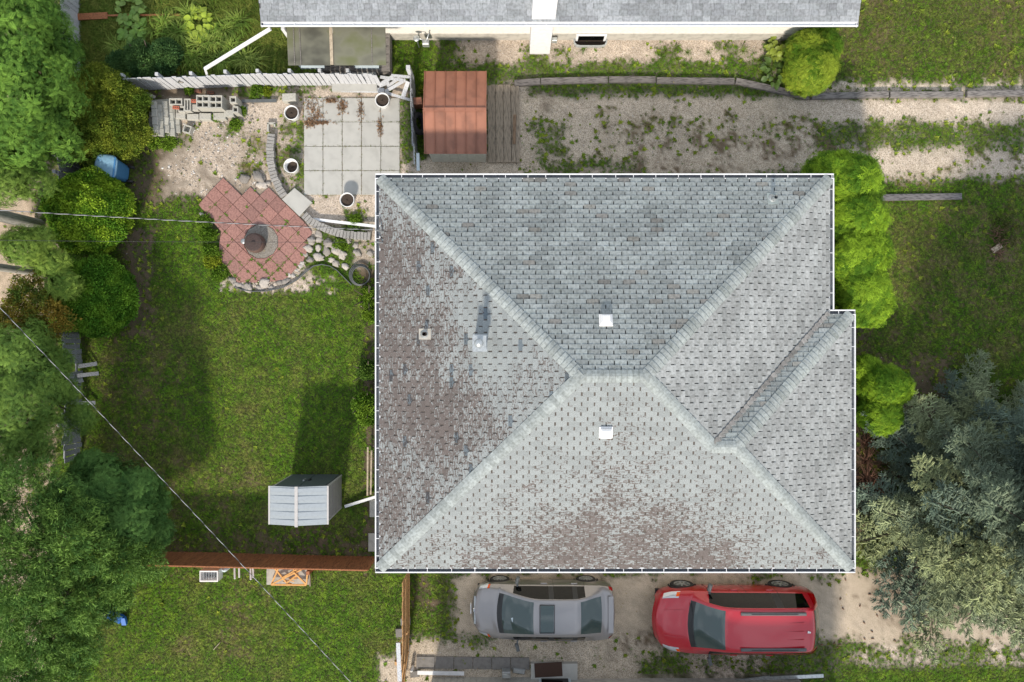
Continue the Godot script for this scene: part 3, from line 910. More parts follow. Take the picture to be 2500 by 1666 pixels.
func house() -> void:
	var h := thing("bungalow", Vector3(2.8, 0, 1.0), "bungalow with a weathered grey shingle hip roof and white gutters", "house")
	var ww := -3.70; var ee := 8.87; var e2 := 9.47; var nn := -4.55; var ss := 6.35; var st := -0.75
	var y := EAVE
	# walls and soffit
	var w := MB.new()
	var wp := PackedVector2Array([Vector2(ww + 0.4, nn + 0.4), Vector2(ee - 0.4, nn + 0.4), Vector2(ee - 0.4, st + 0.4), Vector2(e2 - 0.4, st + 0.4), Vector2(e2 - 0.4, ss - 0.4), Vector2(ww + 0.4, ss - 0.4)])
	w.prism(wp, 0.0, y - 0.12)
	part(w, "wall", M.stucco, h)
	var so := MB.new()
	so.prism(PackedVector2Array([Vector2(ww, nn), Vector2(ee, nn), Vector2(ee, st), Vector2(e2, st), Vector2(e2, ss), Vector2(ww, ss)]), y - 0.115, y - 0.02)
	part(so, "soffit", M.white_paint, h)
	var roof := Node3D.new(); roof.name = "roof"; h.add_child(roof); origin[roof] = origin[h]
	var A := Vector3(ww, y, nn); var B := Vector3(ee, y, nn); var C := Vector3(ee, y, st); var D := Vector3(e2, y, st); var E := Vector3(e2, y, ss); var F := Vector3(ww, y, ss)
	var half := (ss - nn) * 0.5; var hb := (ss - st) * 0.5
	var rz := nn + half; var rb := st + hb
	var R1 := Vector3(ww + half, y + half * RISE, rz); var R2 := Vector3(ee - half, y + half * RISE, rz)
	var J := Vector3(R2.x + (rb - rz), y + hb * RISE, rb); var K := Vector3(e2 - hb, y + hb * RISE, rb)
	var SN := Slope.new(A, Vector3.RIGHT, Vector3(0, 0, 1))
	var SW := Slope.new(A, Vector3(0, 0, 1), Vector3.RIGHT)
	var SS := Slope.new(F, Vector3.RIGHT, Vector3(0, 0, -1))
	var SE := Slope.new(B, Vector3(0, 0, 1), Vector3.LEFT)
	var BN := Slope.new(C, Vector3.RIGHT, Vector3(0, 0, 1))
	var BE := Slope.new(D, Vector3(0, 0, 1), Vector3.LEFT)
	# decks under the shingles
	var pn := [A, B, R2, R1]; var pw := [F, A, R1]; var pso := [E, F, R1, R2, J, K]; var pe := [B, C, J, R2]; var pbn := [C, D, K, J]; var pbe := [D, E, K]
	for q in [[pn, M.felt], [pw, M.worn_felt], [pso, M.worn_felt], [pe, M.felt], [pbn, M.felt], [pbe, M.felt]]:
		var mb := MB.new()
		var pl := PackedVector2Array()
		for v in q[0]: pl.append(Vector2(v.x, v.z))
		var tr := Geometry2D.triangulate_polygon(pl)
		for t in range(0, tr.size(), 3):
			var a: Vector3 = q[0][tr[t]]; var b: Vector3 = q[0][tr[t + 1]]; var c: Vector3 = q[0][tr[t + 2]]
			if (c - a).cross(b - a).y < 0: mb.tri(a, c, b)
			else: mb.tri(a, b, c)
		part(mb, "roof_deck", q[1], roof)
	rng.seed = 4
	var fz := FastNoiseLite.new(); fz.seed = 8; fz.frequency = 0.8; fz.fractal_octaves = 3
	var g_n := func(al: float, d: float) -> Color:
		var k := 1.0 + fz.get_noise_2d(al, d) * 0.32 + R(-0.16, 0.13)
		return Color(0.335, 0.365, 0.36) * k if rng.randf() > 0.045 else Color(0.29, 0.285, 0.265) * k
	var g_e := func(al: float, d: float) -> Color:
		return Color(0.375, 0.39, 0.39) * (1.0 + fz.get_noise_2d(al, d + 30.0) * 0.22 + R(-0.16, 0.12))
	var g_w := func(_al: float, _d: float) -> Color: return Color(1, 1, 1) * R(0.84, 1.06)
	var round_n := func(al: float, d: float) -> float:
		return 0.012 + 0.03 * clampf(0.55 - d / 4.5 + fz.get_noise_2d(al * 0.8, d * 0.8) * 0.9, 0.0, 1.0) * R(0.5, 1.2)
	var sharp := func(_al: float, _d: float) -> float: return 0.005
	# worn areas as in the photograph: the west slope almost all over, the south slope low in its middle
	var am_w := func(al: float, d: float) -> float:
		var e := minf(al - d, 10.9 - al - d)          # distance from the hips
		var clear := exp(-pow((al - 4.6) / 1.2, 2.0) - pow((d - 3.1) / 0.9, 2.0))
		return clampf(0.40 + 0.19 * minf(e, 2.2) - 0.9 * clear - 0.09 * d + 0.30 * exp(-pow((al - 6.8) / 1.5, 2.0) - pow((d - 2.6) / 1.2, 2.0)), -0.3, 0.95)
	var am_s := func(al: float, d: float) -> float:
		var e := minf(al - d, 13.17 - al - d)
		return clampf(-0.06 + 0.17 * minf(e, 4.0) - 0.11 * d + 0.34 * exp(-pow((al - 6.5) / 3.4, 2.0) - pow((d - 0.5) / 1.2, 2.0)), -0.5, 0.85)
	var mw := StandardMaterial3D.new(); mw.resource_name = "worn_west_shingle"; mw.roughness = 0.95; mw.vertex_color_use_as_albedo = true
	mw.albedo_texture = wear_texture(10.9, 5.45, 51, am_w, Vector2i(900, 450))
	var ms := StandardMaterial3D.new(); ms.resource_name = "worn_south_shingle"; ms.roughness = 0.95; ms.vertex_color_use_as_albedo = true
	ms.albedo_texture = wear_texture(13.17, 5.45, 61, am_s, Vector2i(1040, 450))
	var flare_w := func(al: float, d: float) -> float: return R(0.015, 0.07) * (0.7 + clampf(am_w.call(al, d), 0.0, 0.6))
	var flare_s := func(al: float, d: float) -> float: return R(0.015, 0.075) * (0.7 + clampf(am_s.call(al, d) + 0.2, 0.0, 0.9))
	shingles(roof, SN, pn, M.shingle, g_n, 0.028, round_n, 5.45, 12.57, 300, 101)
	shingles(roof, SW, pw, mw, g_w, 0.034, flare_w, 5.45, 10.9, 0, 102, 0.03)
	shingles(roof, SS, pso, ms, g_w, 0.040, flare_s, 5.45, 13.17, 0, 103)
	shingles(roof, SE, pe, M.shingle, g_e, 0.030, sharp, 5.45, 12.57, 0, 104)
	shingles(roof, BN, pbn, M.shingle, g_n, 0.017, round_n, 5.45, 12.57, 0, 105)
	shingles(roof, BE, pbe, M.shingle, g_e, 0.030, sharp, 5.45, 12.57, 0, 106)
	# caps on hips and ridges
	var cc := Color(0.36, 0.395, 0.39)
	caps(roof, A, R1, SN.n, SW.n, cc, 0.10, 201)
	caps(roof, B, R2, SN.n, SE.n, cc * 0.97, 0.10, 202)
	caps(roof, F, R1, SW.n, SS.n, cc, 0.10, 203)
	caps(roof, J, R2, SS.n, SE.n, cc * 1.05, 0.05, 204)
	caps(roof, E, K, SS.n, BE.n, cc * 1.05, 0.05, 205)
	caps(roof, D, K, BN.n, BE.n, cc * 0.97, 0.10, 206)
	caps(roof, R1, R2, SN.n, SS.n, cc, 0.08, 207)
	caps(roof, K, J, BN.n, SS.n, cc * 1.05, 0.06, 208)
	# valley: curled dark edge tabs between the main roof and the bay
	var vl := MB.new()
	rng.seed = 9
	for k in 33:
		var t := (k + 0.3) / 34.0
		var p: Vector3 = C.lerp(J, t) + Vector3(-0.02, 0, -0.02)
		vl.col = Color(0.30, 0.29, 0.28) * R(0.65, 1.2)
		var q := SE.p(SE.q(p).x - 0.0, SE.q(p).y, 0.03)
		var vw := R(0.12, 0.17)
		for s in 4:
			var a0 := PI * 0.62 * s / 4.0 + 0.2; var a1 := PI * 0.62 * (s + 1) / 4.0 + 0.2
			vl.tri(q + Vector3(-0.03, 0.025, -0.09), q + Vector3(-0.03 - sin(a0) * vw * 0.9, 0.03 - sin(a0) * vw * -0.28, -0.09 + (1.0 - cos(a0)) * vw), q + Vector3(-0.03 - sin(a1) * vw * 0.9, 0.03 - sin(a1) * vw * -0.28, -0.09 + (1.0 - cos(a1)) * vw))
			vl.tri(q + Vector3(0.05, 0.02, 0.03), q + Vector3(-0.03 - sin(a0) * vw * 0.9, 0.03 + sin(a0) * vw * 0.28, -0.09 + (1.0 - cos(a0)) * vw), q + Vector3(-0.03, 0.025, -0.09))
	part(vl, "valley_edge", M.shingle, roof)
	# gutters
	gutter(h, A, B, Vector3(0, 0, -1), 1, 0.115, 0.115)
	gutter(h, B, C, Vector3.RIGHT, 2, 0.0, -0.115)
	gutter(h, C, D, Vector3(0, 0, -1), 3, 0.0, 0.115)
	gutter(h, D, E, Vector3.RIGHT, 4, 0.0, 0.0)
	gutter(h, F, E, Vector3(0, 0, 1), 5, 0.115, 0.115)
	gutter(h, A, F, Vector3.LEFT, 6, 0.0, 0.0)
	# downspouts at the west wall
	var dp := MB.new()
	var p0 := at(918, 532, 2.5)
	dp.bar(p0, Vector3(-3.32, 2.2, p0.z), 0.08, 0.06)
	dp.bar(Vector3(-3.345, 2.2, p0.z), Vector3(-3.345, 0.25, p0.z), 0.08, 0.06, Vector3.RIGHT)
	dp.bar(Vector3(-3.345, 0.22, p0.z), at(760, 535, 0.08), 0.085, 0.06)
	part(dp, "downspout", M.white_paint, h)
	dp = MB.new()
	p0 = at(918, 1228, 2.5)
	dp.bar(p0, Vector3(-3.32, 2.2, p0.z), 0.08, 0.06)
	dp.bar(Vector3(-3.345, 2.2, p0.z), Vector3(-3.345, 0.35, p0.z), 0.08, 0.06, Vector3.RIGHT)
	dp.bar(Vector3(-3.345, 0.32, p0.z), at(842, 1237, 0.12), 0.085, 0.06)
	part(dp, "downspout", M.white_paint, h)
	var wb := MB.new()
	for e in [[562, 2.95], [591, 2.85]]:
		var br := at(917, e[0], e[1])
		wb.tube([Vector3(-3.6, 2.66, br.z), Vector3(br.x, e[1], br.z)], 0.02, 6)
	part(wb, "wire_bracket", M.galvanised, h)
	# box vents
	for e in [[1480, 783, SN], [1480, 1056, SS]]:
		var q: Vector2 = e[2].q(at(e[0], e[1], 4.1))
		var c: Vector3 = e[2].p(q.x, q.y, 0.0)
		var hh := (c.y)
		q = e[2].q(at(e[0], e[1], hh + 0.08)); c = e[2].p(q.x, q.y, 0.0)
		var bt := Basis(e[2].a, e[2].n, e[2].a.cross(e[2].n))
		var v := MB.new()
		v.block_t(Transform3D(bt, c + e[2].n * 0.035), Vector3(0.36, 0.03, 0.33), 0.01)
		var vn := part(v, "roof_vent", M.white_plastic, roof)
		v = MB.new()
		v.block_t(Transform3D(bt, c + e[2].n * 0.11), Vector3(0.29, 0.13, 0.27), 0.05)
		part(v, "vent_hood", M.white_plastic, vn)
	# plumbing stacks
	for e in [[1890, 484, SN, 0.06, "galvanised"], [1037, 816, SW, 0.055, "iron"]]:
		var q: Vector2 = e[2].q(at(e[0], e[1], 3.4)); var c: Vector3 = e[2].p(q.x, q.y, 0.0)
		q = e[2].q(at(e[0], e[1], c.y + 0.1)); c = e[2].p(q.x, q.y, 0.0)
		var bt := Basis(e[2].a, e[2].n, e[2].a.cross(e[2].n))
		var v := MB.new()
		v.col = Color(0.75, 0.9, 0.98) if e[4] == "galvanised" else Color(1.2, 1.2, 1.15)
		v.box_t(Transform3D(bt, c + e[2].n * 0.024), Vector3(0.3, 0.008, 0.36))
		var fl := part(v, "flashing", M.foundation, roof)
		v = MB.new()
		v.lathe(c, [Vector2(0.14, 0.0), Vector2(0.10, 0.05), Vector2(e[3] + 0.005, 0.09)], 16)
		part(v, "boot", M.galvanised, fl)
		v = MB.new()
		v.lathe(c, [Vector2(e[3], 0.0), Vector2(e[3], 0.3), Vector2(e[3] - 0.012, 0.3), Vector2(e[3] - 0.012, 0.02), Vector2(0.001, 0.02)], 16)
		part(v, "vent_pipe", M[e[4]], fl)
	# flue on the west slope, with its boxed base and cap
	var fq: Vector2 = SW.q(at(1172, 838, 3.75)); var fc := SW.p(fq.x, fq.y)
	var bt := Basis(SW.a, SW.n, SW.a.cross(SW.n))
	var v := MB.new()
	v.box_t(Transform3D(bt, fc + SW.n * 0.02), Vector3(0.46, 0.008, 0.42))
	var fl := part(v, "flue_flashing", M.galvanised, roof)
	v = MB.new()
	v.box(fc + Vector3(0, 0.30, 0), Vector3(0.31, 0.62, 0.34))
	v.box(fc + Vector3(0, 0.62, 0), Vector3(0.36, 0.03, 0.39))
	part(v, "flue_box", M.galvanised, fl)
	v = MB.new()
	v.lathe(fc, [Vector2(0.075, 0.6), Vector2(0.075, 0.98), Vector2(0.07, 0.98)], 16)
	part(v, "flue_pipe", M.galvanised, fl)
	v = MB.new()
	v.lathe(fc, [Vector2(0.10, 0.97), Vector2(0.115, 0.99), Vector2(0.10, 1.03), Vector2(0.05, 1.06), Vector2(0.001, 1.07)], 16)
	part(v, "flue_cap", M.galvanised, fl)

func north_house() -> void:
	var h := thing("neighbour_house", Vector3(1.3, 0, -12.0), "white neighbouring house with light grey shingles behind the gravel driveway", "house")
	var z0 := -8.77; var x0 := -6.98; var x1 := 9.62; var y := 2.7
	var w := MB.new()
	w.box2(Vector3(-6.5, 0.45, -16.0), Vector3(9.1, y - 0.05, -9.45))
	part(w, "wall", M.stucco, h)
	w = MB.new()
	w.box2(Vector3(-6.47, 0.0, -15.9), Vector3(9.07, 0.45, -9.42))
	part(w, "foundation", M.foundation, h)
	w = MB.new()
	w.box2(Vector3(x0 + 0.05, y - 0.10, -16.2), Vector3(x1 - 0.05, y - 0.045, z0 - 0.01))
	part(w, "soffit", M.white_paint, h)
	var roof := Node3D.new(); roof.name = "roof"; h.add_child(roof); origin[roof] = origin[h]
	var sl := Slope.new(Vector3(x0, y, z0 - 0.1), Vector3.RIGHT, Vector3(0, 0, -1))
	var w0 := x1 - x0
	var dk := MB.new()
	dk.quad(sl.p(0, 0), sl.p(0, 3.6), sl.p(w0, 3.6), sl.p(w0, 0))
	dk.quad(sl.p(0, 3.6), sl.p(0, 3.6) + Vector3(0, -1.2, -3.6), sl.p(w0, 3.6) + Vector3(0, -1.2, -3.6), sl.p(w0, 3.6))
	for q in [0.0, w0]:
		dk.quad(sl.p(q, 0, -0.01), sl.p(q, 3.6, -0.01), sl.p(q, 3.6, -0.16), sl.p(q, 0, -0.12))
	part(dk, "roof_deck", M.felt, roof)
	var fz := FastNoiseLite.new(); fz.seed = 18; fz.frequency = 0.5
	rng.seed = 44
	var g := func(al: float, d: float) -> Color:
		return Color(0.285, 0.305, 0.33) * (1.0 + fz.get_noise_2d(al, d) * 0.25 + R(-0.18, 0.16))
	var sharp := func(_a: float, _d: float) -> float: return 0.004
	var plan := [sl.p(0, 0), sl.p(w0, 0), sl.p(w0, 1.35), sl.p(0, 1.35)]
	shingles(roof, sl, plan, M.shingle, g, 0.006, sharp, 5.0, 16.0, 300, 111, 0.0, 0.15, 0.30, true)
	plan = [sl.p(0, 1.35), sl.p(w0, 1.35), sl.p(w0, 3.6), sl.p(0, 3.6)]
	var all := MB.new(); all.col = Color(0.285, 0.305, 0.33)
	all.quad(sl.p(0, 1.34, 0.01), sl.p(0, 3.6, 0.01), sl.p(w0, 3.6, 0.01), sl.p(w0, 1.34, 0.01))
	part(all, "upper_shingles", M.shingle, roof)
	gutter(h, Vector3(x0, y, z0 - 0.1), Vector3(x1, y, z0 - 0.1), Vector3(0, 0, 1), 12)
	# chimney: white chase through the eave
	var c := MB.new()
	c.box2(Vector3(0.55, 0.12, -9.45), Vector3(1.17, 2.55, -8.95))
	c.box2(Vector3(0.55, 2.62, -9.5), Vector3(1.20, 4.6, -8.93))
	var ch := part(c, "chimney", M.white_paint, h)
	c = MB.new(); c.box2(Vector3(0.57, 0.0, -9.42), Vector3(1.15, 0.12, -8.97))
	part(c, "chimney_base", M.foundation, ch)
	c = MB.new(); c.box2(Vector3(0.5, 4.6, -9.55), Vector3(1.25, 4.7, -8.88))
	part(c, "chimney_cap", M.foundation, ch)
	# downspout reaching over the garden fence
	var dp := MB.new()
	dp.bar(at(660, 70, 2.55), at(500, 168, 1.25), 0.085, 0.065)
	dp.bar(at(500, 168, 1.27), at(505, 183, 0.85), 0.085, 0.065)
	part(dp, "downspout", M.white_paint, h)
	# gas meter
	var gm := MB.new()
	var p := at(1040, 97, 0.5)
	gm.block(p + Vector3(0, 0.05, 0.12), Vector3(0.2, 0.24, 0.16), 0.0, 0.03)
	var me := part(gm, "gas_meter", M.plain_steel, h)
	gm = MB.new()
	gm.tube([p + Vector3(-0.06, 0.17, 0.12), p + Vector3(-0.06, 0.32, 0.12), p + Vector3(-0.25, 0.34, 0.08), p + Vector3(-0.27, 0.1, 0.05), p + Vector3(-0.27, -0.5, 0.05)], 0.02, 8)
	gm.tube([p + Vector3(0.06, 0.17, 0.12), p + Vector3(0.06, 0.32, 0.12), p + Vector3(0.12, 0.34, -0.05)], 0.02, 8)
	part(gm, "pipe", M.galvanised, me)
	gm = MB.new()
	gm.lathe(p + Vector3(-0.26, 0.28, 0.07), [Vector2(0.001, -0.02), Vector2(0.09, -0.02), Vector2(0.1, 0.0), Vector2(0.09, 0.03), Vector2(0.03, 0.05), Vector2(0.001, 0.05)], 14)
	part(gm, "regulator", M.galvanised, me)
	# window well
	var wl := MB.new()
	var path := []
	for q in [[1402, 92], [1402, 105], [1407, 111], [1416, 113], [1468, 113], [1477, 111], [1481, 104], [1481, 91]]:
		path.append(at(q[0], q[1], 0.12))
	for k in path.size() - 1:
		wl.bar(path[k] - Vector3(0, 0.05, 0), path[k + 1] - Vector3(0, 0.05, 0), 0.02, 0.14)
		wl.bar(path[k] + Vector3(0, 0.02, 0), path[k + 1] + Vector3(0, 0.02, 0), 0.05, 0.012)
	var well := part(wl, "window_well", M.galvanised, h)
	wl = MB.new()
	wl.box2(at(1404, 90, 0.01), at(1479, 111, 0.02))
	part(wl, "well_bottom", M.soil, well)
	wl = MB.new()
	wl.box2(Vector3(2.05, 0.03, -9.43), Vector3(2.85, 0.42, -9.40))
	part(wl, "basement_window", M.dark_glass, h)
	wl = MB.new()
	wl.box2(Vector3(1.98, 0.42, -9.43), Vector3(2.92, 0.47, -9.38))
	wl.box2(Vector3(1.98, 0.02, -9.43), Vector3(2.05, 0.42, -9.38))
	wl.box2(Vector3(2.85, 0.02, -9.43), Vector3(2.92, 0.42, -9.38))
	part(wl, "window_frame", M.white_paint, h)
	# small vent box beside the chimney
	var vb := MB.new()
	vb.block(at(1352, 93, 0.35) + Vector3(0.02, 0, 0.06), Vector3(0.16, 0.2, 0.12), 0.0, 0.02)
	part(vb, "dryer_vent", M.galvanised, h)
	# porch roof of stained plywood sheets
	var sheets := [[703, 735], [735, 808], [815, 909], [909, 943]]
	var zb := -9.42; var zf := -7.92
	var ply := Node3D.new(); ply.name = "porch_roof"; h.add_child(ply); origin[ply] = origin[h]
	for q in sheets.size():
		var a := at(sheets[q][0], 158, 2.0).x; var b := at(sheets[q][1], 158, 2.0).x
		var mb := MB.new()
		mb.bar(Vector3((a + b) * 0.5, 2.22 + q * 0.003, zb), Vector3((a + b) * 0.5, 1.98 + q * 0.003, zf), b - a - 0.006, 0.03)
		part(mb, "plywood_sheet", M.porch_ply, ply)
	var mb := MB.new()
	mb.bar(Vector3(at(811, 158, 2.0).x, 2.27, zb), Vector3(at(811, 158, 2.0).x, 2.03, zf - 0.005), 0.085, 0.05)
	part(mb, "batten", M.pale_board, ply)
	for q in [720, 735, 909]:
		mb = MB.new()
		var x := at(q, 158, 2.0).x
		mb.bar(Vector3(x, 2.255, zb), Vector3(x, 2.015, zf + 0.01), 0.02, 0.012)
		part(mb, "seam_strip", M.grey_timber, ply)
	for x in [at(735, 165).x + 0.05, at(935, 165).x]:
		mb = MB.new()
		mb.box2(Vector3(x - 0.05, 0, -9.0), Vector3(x + 0.05, 2.1, -8.9))
		part(mb, "porch_post", M.white_paint, h)
	# steps and pale panels below the porch front
	mb = MB.new()
	mb.box2(Vector3(-6.0, 0.0, -9.4), Vector3(-3.75, 0.5, -8.3))
	part(mb, "porch_floor", M.grey_timber, h)
	for q in [[735, 792, 0.55], [868, 925, 0.6]]:
		mb = MB.new()
		mb.box2(at(q[0], 157, 1.1) + Vector3(0, 0, 0.05), at(q[1], 165, 1.12) + Vector3(0, 0.02, 0.0))
		mb.box2(at(q[0], 166, 0.5), at(q[1], 166, 0.5) + Vector3(0, 0.62, 0.03))
		part(mb, "porch_panel", M.sky_board, h)
	for k in 2:
		mb = MB.new()
		mb.box2(Vector3(-5.6, 0.0, -8.3 + k * 0.26), Vector3(-4.2, 0.36 - k * 0.17, -8.04 + k * 0.26))
		part(mb, "porch_step", M.concrete, h)

func south_house() -> void:
	var h := thing("adjacent_house", Vector3(3.2, 0, 13.0), "pale neighbouring house wall with block base along the driveway's near side", "house")
	var x0 := -2.5; var x1 := 9.0; var z0 := 10.52
	var b := MB.new()
	b.box2(Vector3(x0 + 0.02, 0.5, z0 + 0.03), Vector3(x1 - 0.02, 3.0, z0 + 7.0))
	part(b, "wall", M.stucco, h)
	b = MB.new()
	b.box2(Vector3(x0 + 0.03, 0.0, z0 + 0.05), Vector3(x1 - 0.03, 0.5, z0 + 6.9))
	part(b, "foundation", M.foundation, h)
	var bl := MB.new()
	bl.block(Vector3.ZERO, Vector3(0.192, 0.385, 0.05), 0.0, 0.006)
	var bm := bl.mesh()
	rng.seed = 31
	for k in 19:
		piece(bm, "block", M.block_concrete, h, Transform3D(Basis(), Vector3(-2.4 + k * 0.2, 0.2, z0 + 0.028)))
	b = MB.new()
	b.box2(Vector3(x0 - 0.4, 3.0, 10.0), Vector3(x1 + 0.4, 3.12, z0 + 7.4))
	part(b, "eave", M.white_paint, h)
	b = MB.new()
	var sl := Slope.new(Vector3(x0 - 0.42, 3.13, 9.96), Vector3.RIGHT, Vector3(0, 0, 1))
	var w := x1 - x0 + 0.84
	b.col = Color(0.3, 0.3, 0.3)
	b.quad(sl.p(0, 0), sl.p(w, 0), sl.p(w, 3.9), sl.p(0, 3.9))
	b.quad(sl.p(0, 3.9), sl.p(w, 3.9), sl.p(w, 3.9) + Vector3(0, -1.3, 3.9), sl.p(0, 3.9) + Vector3(0, -1.3, 3.9))
	part(b, "roof", M.shingle, h)
	b = MB.new()
	b.box2(at(1315, 1652, 0.0) + Vector3(0, 0.12, 0.01), Vector3(at(1392, 1652).x, 0.5, z0 + 0.06))
	var wf := part(b, "basement_window", M.sky_board, h)
	b = MB.new()
	b.box2(at(1321, 1652, 0.0) + Vector3(0, 0.16, -0.005), Vector3(at(1386, 1652).x, 0.46, z0 + 0.02))
	part(b, "pane", M.dark_glass, wf)
	b = MB.new()
	b.block(at(1236, 1645, 0.3), Vector3(0.26, 0.3, 0.2), 0.0, 0.03)
	var me := part(b, "gas_meter", M.plain_steel, h)
	b = MB.new()
	b.tube([at(1228, 1645, 0.4), at(1228, 1647, 0.62), at(1245, 1649, 0.62), at(1245, 1650, 0.0)], 0.025, 8)
	part(b, "pipe", M.galvanised, me)
	b = MB.new()
	b.bar(at(1785, 1668, 0.1), at(1880, 1656, 0.07), 0.16, 0.06)
	b.bar(at(1880, 1656, 0.07), at(2010, 1650, 0.05), 0.11, 0.06)
	part(b, "downspout", M.galvanised, h)
	b = MB.new()
	b.box2(Vector3(at(1560, 1660).x, 0, at(1560, 1657).z), Vector3(x1 - 1.2, 0.05, z0 + 0.04))
	part(b, "base_strip", M.foundation, h)

# ---------------------------------------------------------------- yard
func patio() -> void:
	var s := structure("patio", at(860, 358))
	var xs := [742.0, 789, 835.8, 883, 930, 976]; var ys := [240.0, 298.3, 358, 417.3, 476.7]
	rng.seed = 12
	var kinds := []
	for k in 3:
		var b := MB.new()
		b.col = Color(1, 1, 1) * (0.95 + 0.05 * k)
		b.block(Vector3.ZERO, Vector3(0.586, 0.06, 0.746), 0.0, 0.006)
		kinds.append(b.mesh())
	for i in 5:
		for j in 4:
			var p := at((xs[i] + xs[i + 1]) * 0.5, (ys[j] + ys[j + 1]) * 0.5)
			piece(kinds[rng.randi() % 3], "slab", M.concrete, s, Transform3D(Basis(Vector3.UP, R(-0.006, 0.006)) * Basis(Vector3.RIGHT, R(-0.006, 0.006)), p + Vector3(0, R(0.004, 0.012), 0)))
	# dead creeper litter and weeds growing in the joints
	var k := Many.new(); var kg := Many.new()
	for q in 800:
		var c: Array = [[760, 262, 26, 24], [775, 285, 14, 20], [756, 300, 12, 10], [836, 262, 10, 14], [880, 270, 7, 26], [928, 310, 5, 18], [808, 247, 14, 5], [780, 300, 30, 4]][rng.randi() % 8]
		var p := at(c[0] + rng.randfn() * c[2] * 0.6, c[1] + rng.randfn() * c[3] * 0.6)
		k.add(Transform3D(Basis(Vector3(1, 0, 0), R(-1.5, 1.5)).rotated(Vector3.UP, R(0, TAU)).scaled(Vector3.ONE * R(0.5, 1.1)), p + Vector3(0, 0.045, 0)), Color(0.30, 0.17, 0.10).lerp(Color(0.40, 0.28, 0.18), rng.randf()) * R(0.7, 1.1))
	for q in 900:
		var on_x := rng.randf() < 0.5
		var px: float = xs[rng.randi() % 6] + rng.randfn() * 1.2 if on_x else R(742, 976)
		var py: float = R(240, 476) if on_x else ys[rng.randi() % 5] + rng.randfn() * 1.2
		kg.add(Transform3D(Basis(Vector3.UP, R(0, TAU)).scaled(Vector3.ONE * R(0.2, 0.55)), at(px, py) + Vector3(0, 0.035, 0)), Color(0.1, 0.17, 0.02).lerp(Color(0.25, 0.2, 0.08), rng.randf()))
	tag(many(k, leafset(4, 0.06, 0.03, 0.03, 5), "creeper_litter", M.leaf, self), "dry reddish creeper litter lying over the concrete slabs", "litter", "", "stuff")
	tag(many(kg, tuft(6, 0.06, 0.012, 0.03, 15), "joint_weeds", M.leaf, self), "thin grass growing in the joints between concrete slabs", "weeds", "", "stuff")
	# single slab set askew as a step
	var b := MB.new()
	var pl := PackedVector2Array()
	for q in [[719, 459], [761.5, 494], [731, 528.6], [688, 487]]:
		var w := at(q[0], q[1], 0.1); pl.append(Vector2(w.x, w.z))
	b.prism(pl, 0.0, 0.11, 0.006)
	var o := part(b, "stepping_slab", M.concrete, self)
	tag(o, "single square concrete slab set askew between the two brick edgings", "slab")

func brick_edging(pts: Array, lab: String, dbl: bool, sd: int) -> void:
	var t := thing("brick_edging", at(pts[0][0], pts[0][1]), lab, "brick edging", "curved brick edgings of the gravel bed")
	rng.seed = sd
	var kinds := []
	for k in 4:
		var b := MB.new()
		b.col = Color(1, 1, 1) * R(0.8, 1.15)
		b.block(Vector3.ZERO, Vector3(0.235, 0.20, 0.095), 0.0, 0.008)
		kinds.append(b.mesh())
	var ps := []
	for p in pts: ps.append(at(p[0], p[1], 0.2))
	var cv := Curve3D.new()
	for k in ps.size():
		var tan: Vector3 = (ps[mini(k + 1, ps.size() - 1)] - ps[maxi(k - 1, 0)]) / 6.0
		cv.add_point(ps[k], -tan, tan)
	var l := cv.get_baked_length()
	var d := 0.05
	while d < l:
		var p := cv.sample_baked(d); var q := cv.sample_baked(minf(d + 0.05, l)); var p2 := cv.sample_baked(maxf(d - 0.05, 0.0))
		var tg := (q - p2).normalized()
		var x := Vector3(tg.z, 0, -tg.x)
		var bs := Basis(x, Vector3.UP, tg).rotated(Vector3.UP, R(-0.05, 0.05))
		piece(kinds[rng.randi() % 4], "brick", M.edging_brick, t, Transform3D(bs, Vector3(p.x, 0.10 + R(-0.015, 0.015), p.z) + x * R(-0.015, 0.015)))
		d += 0.107

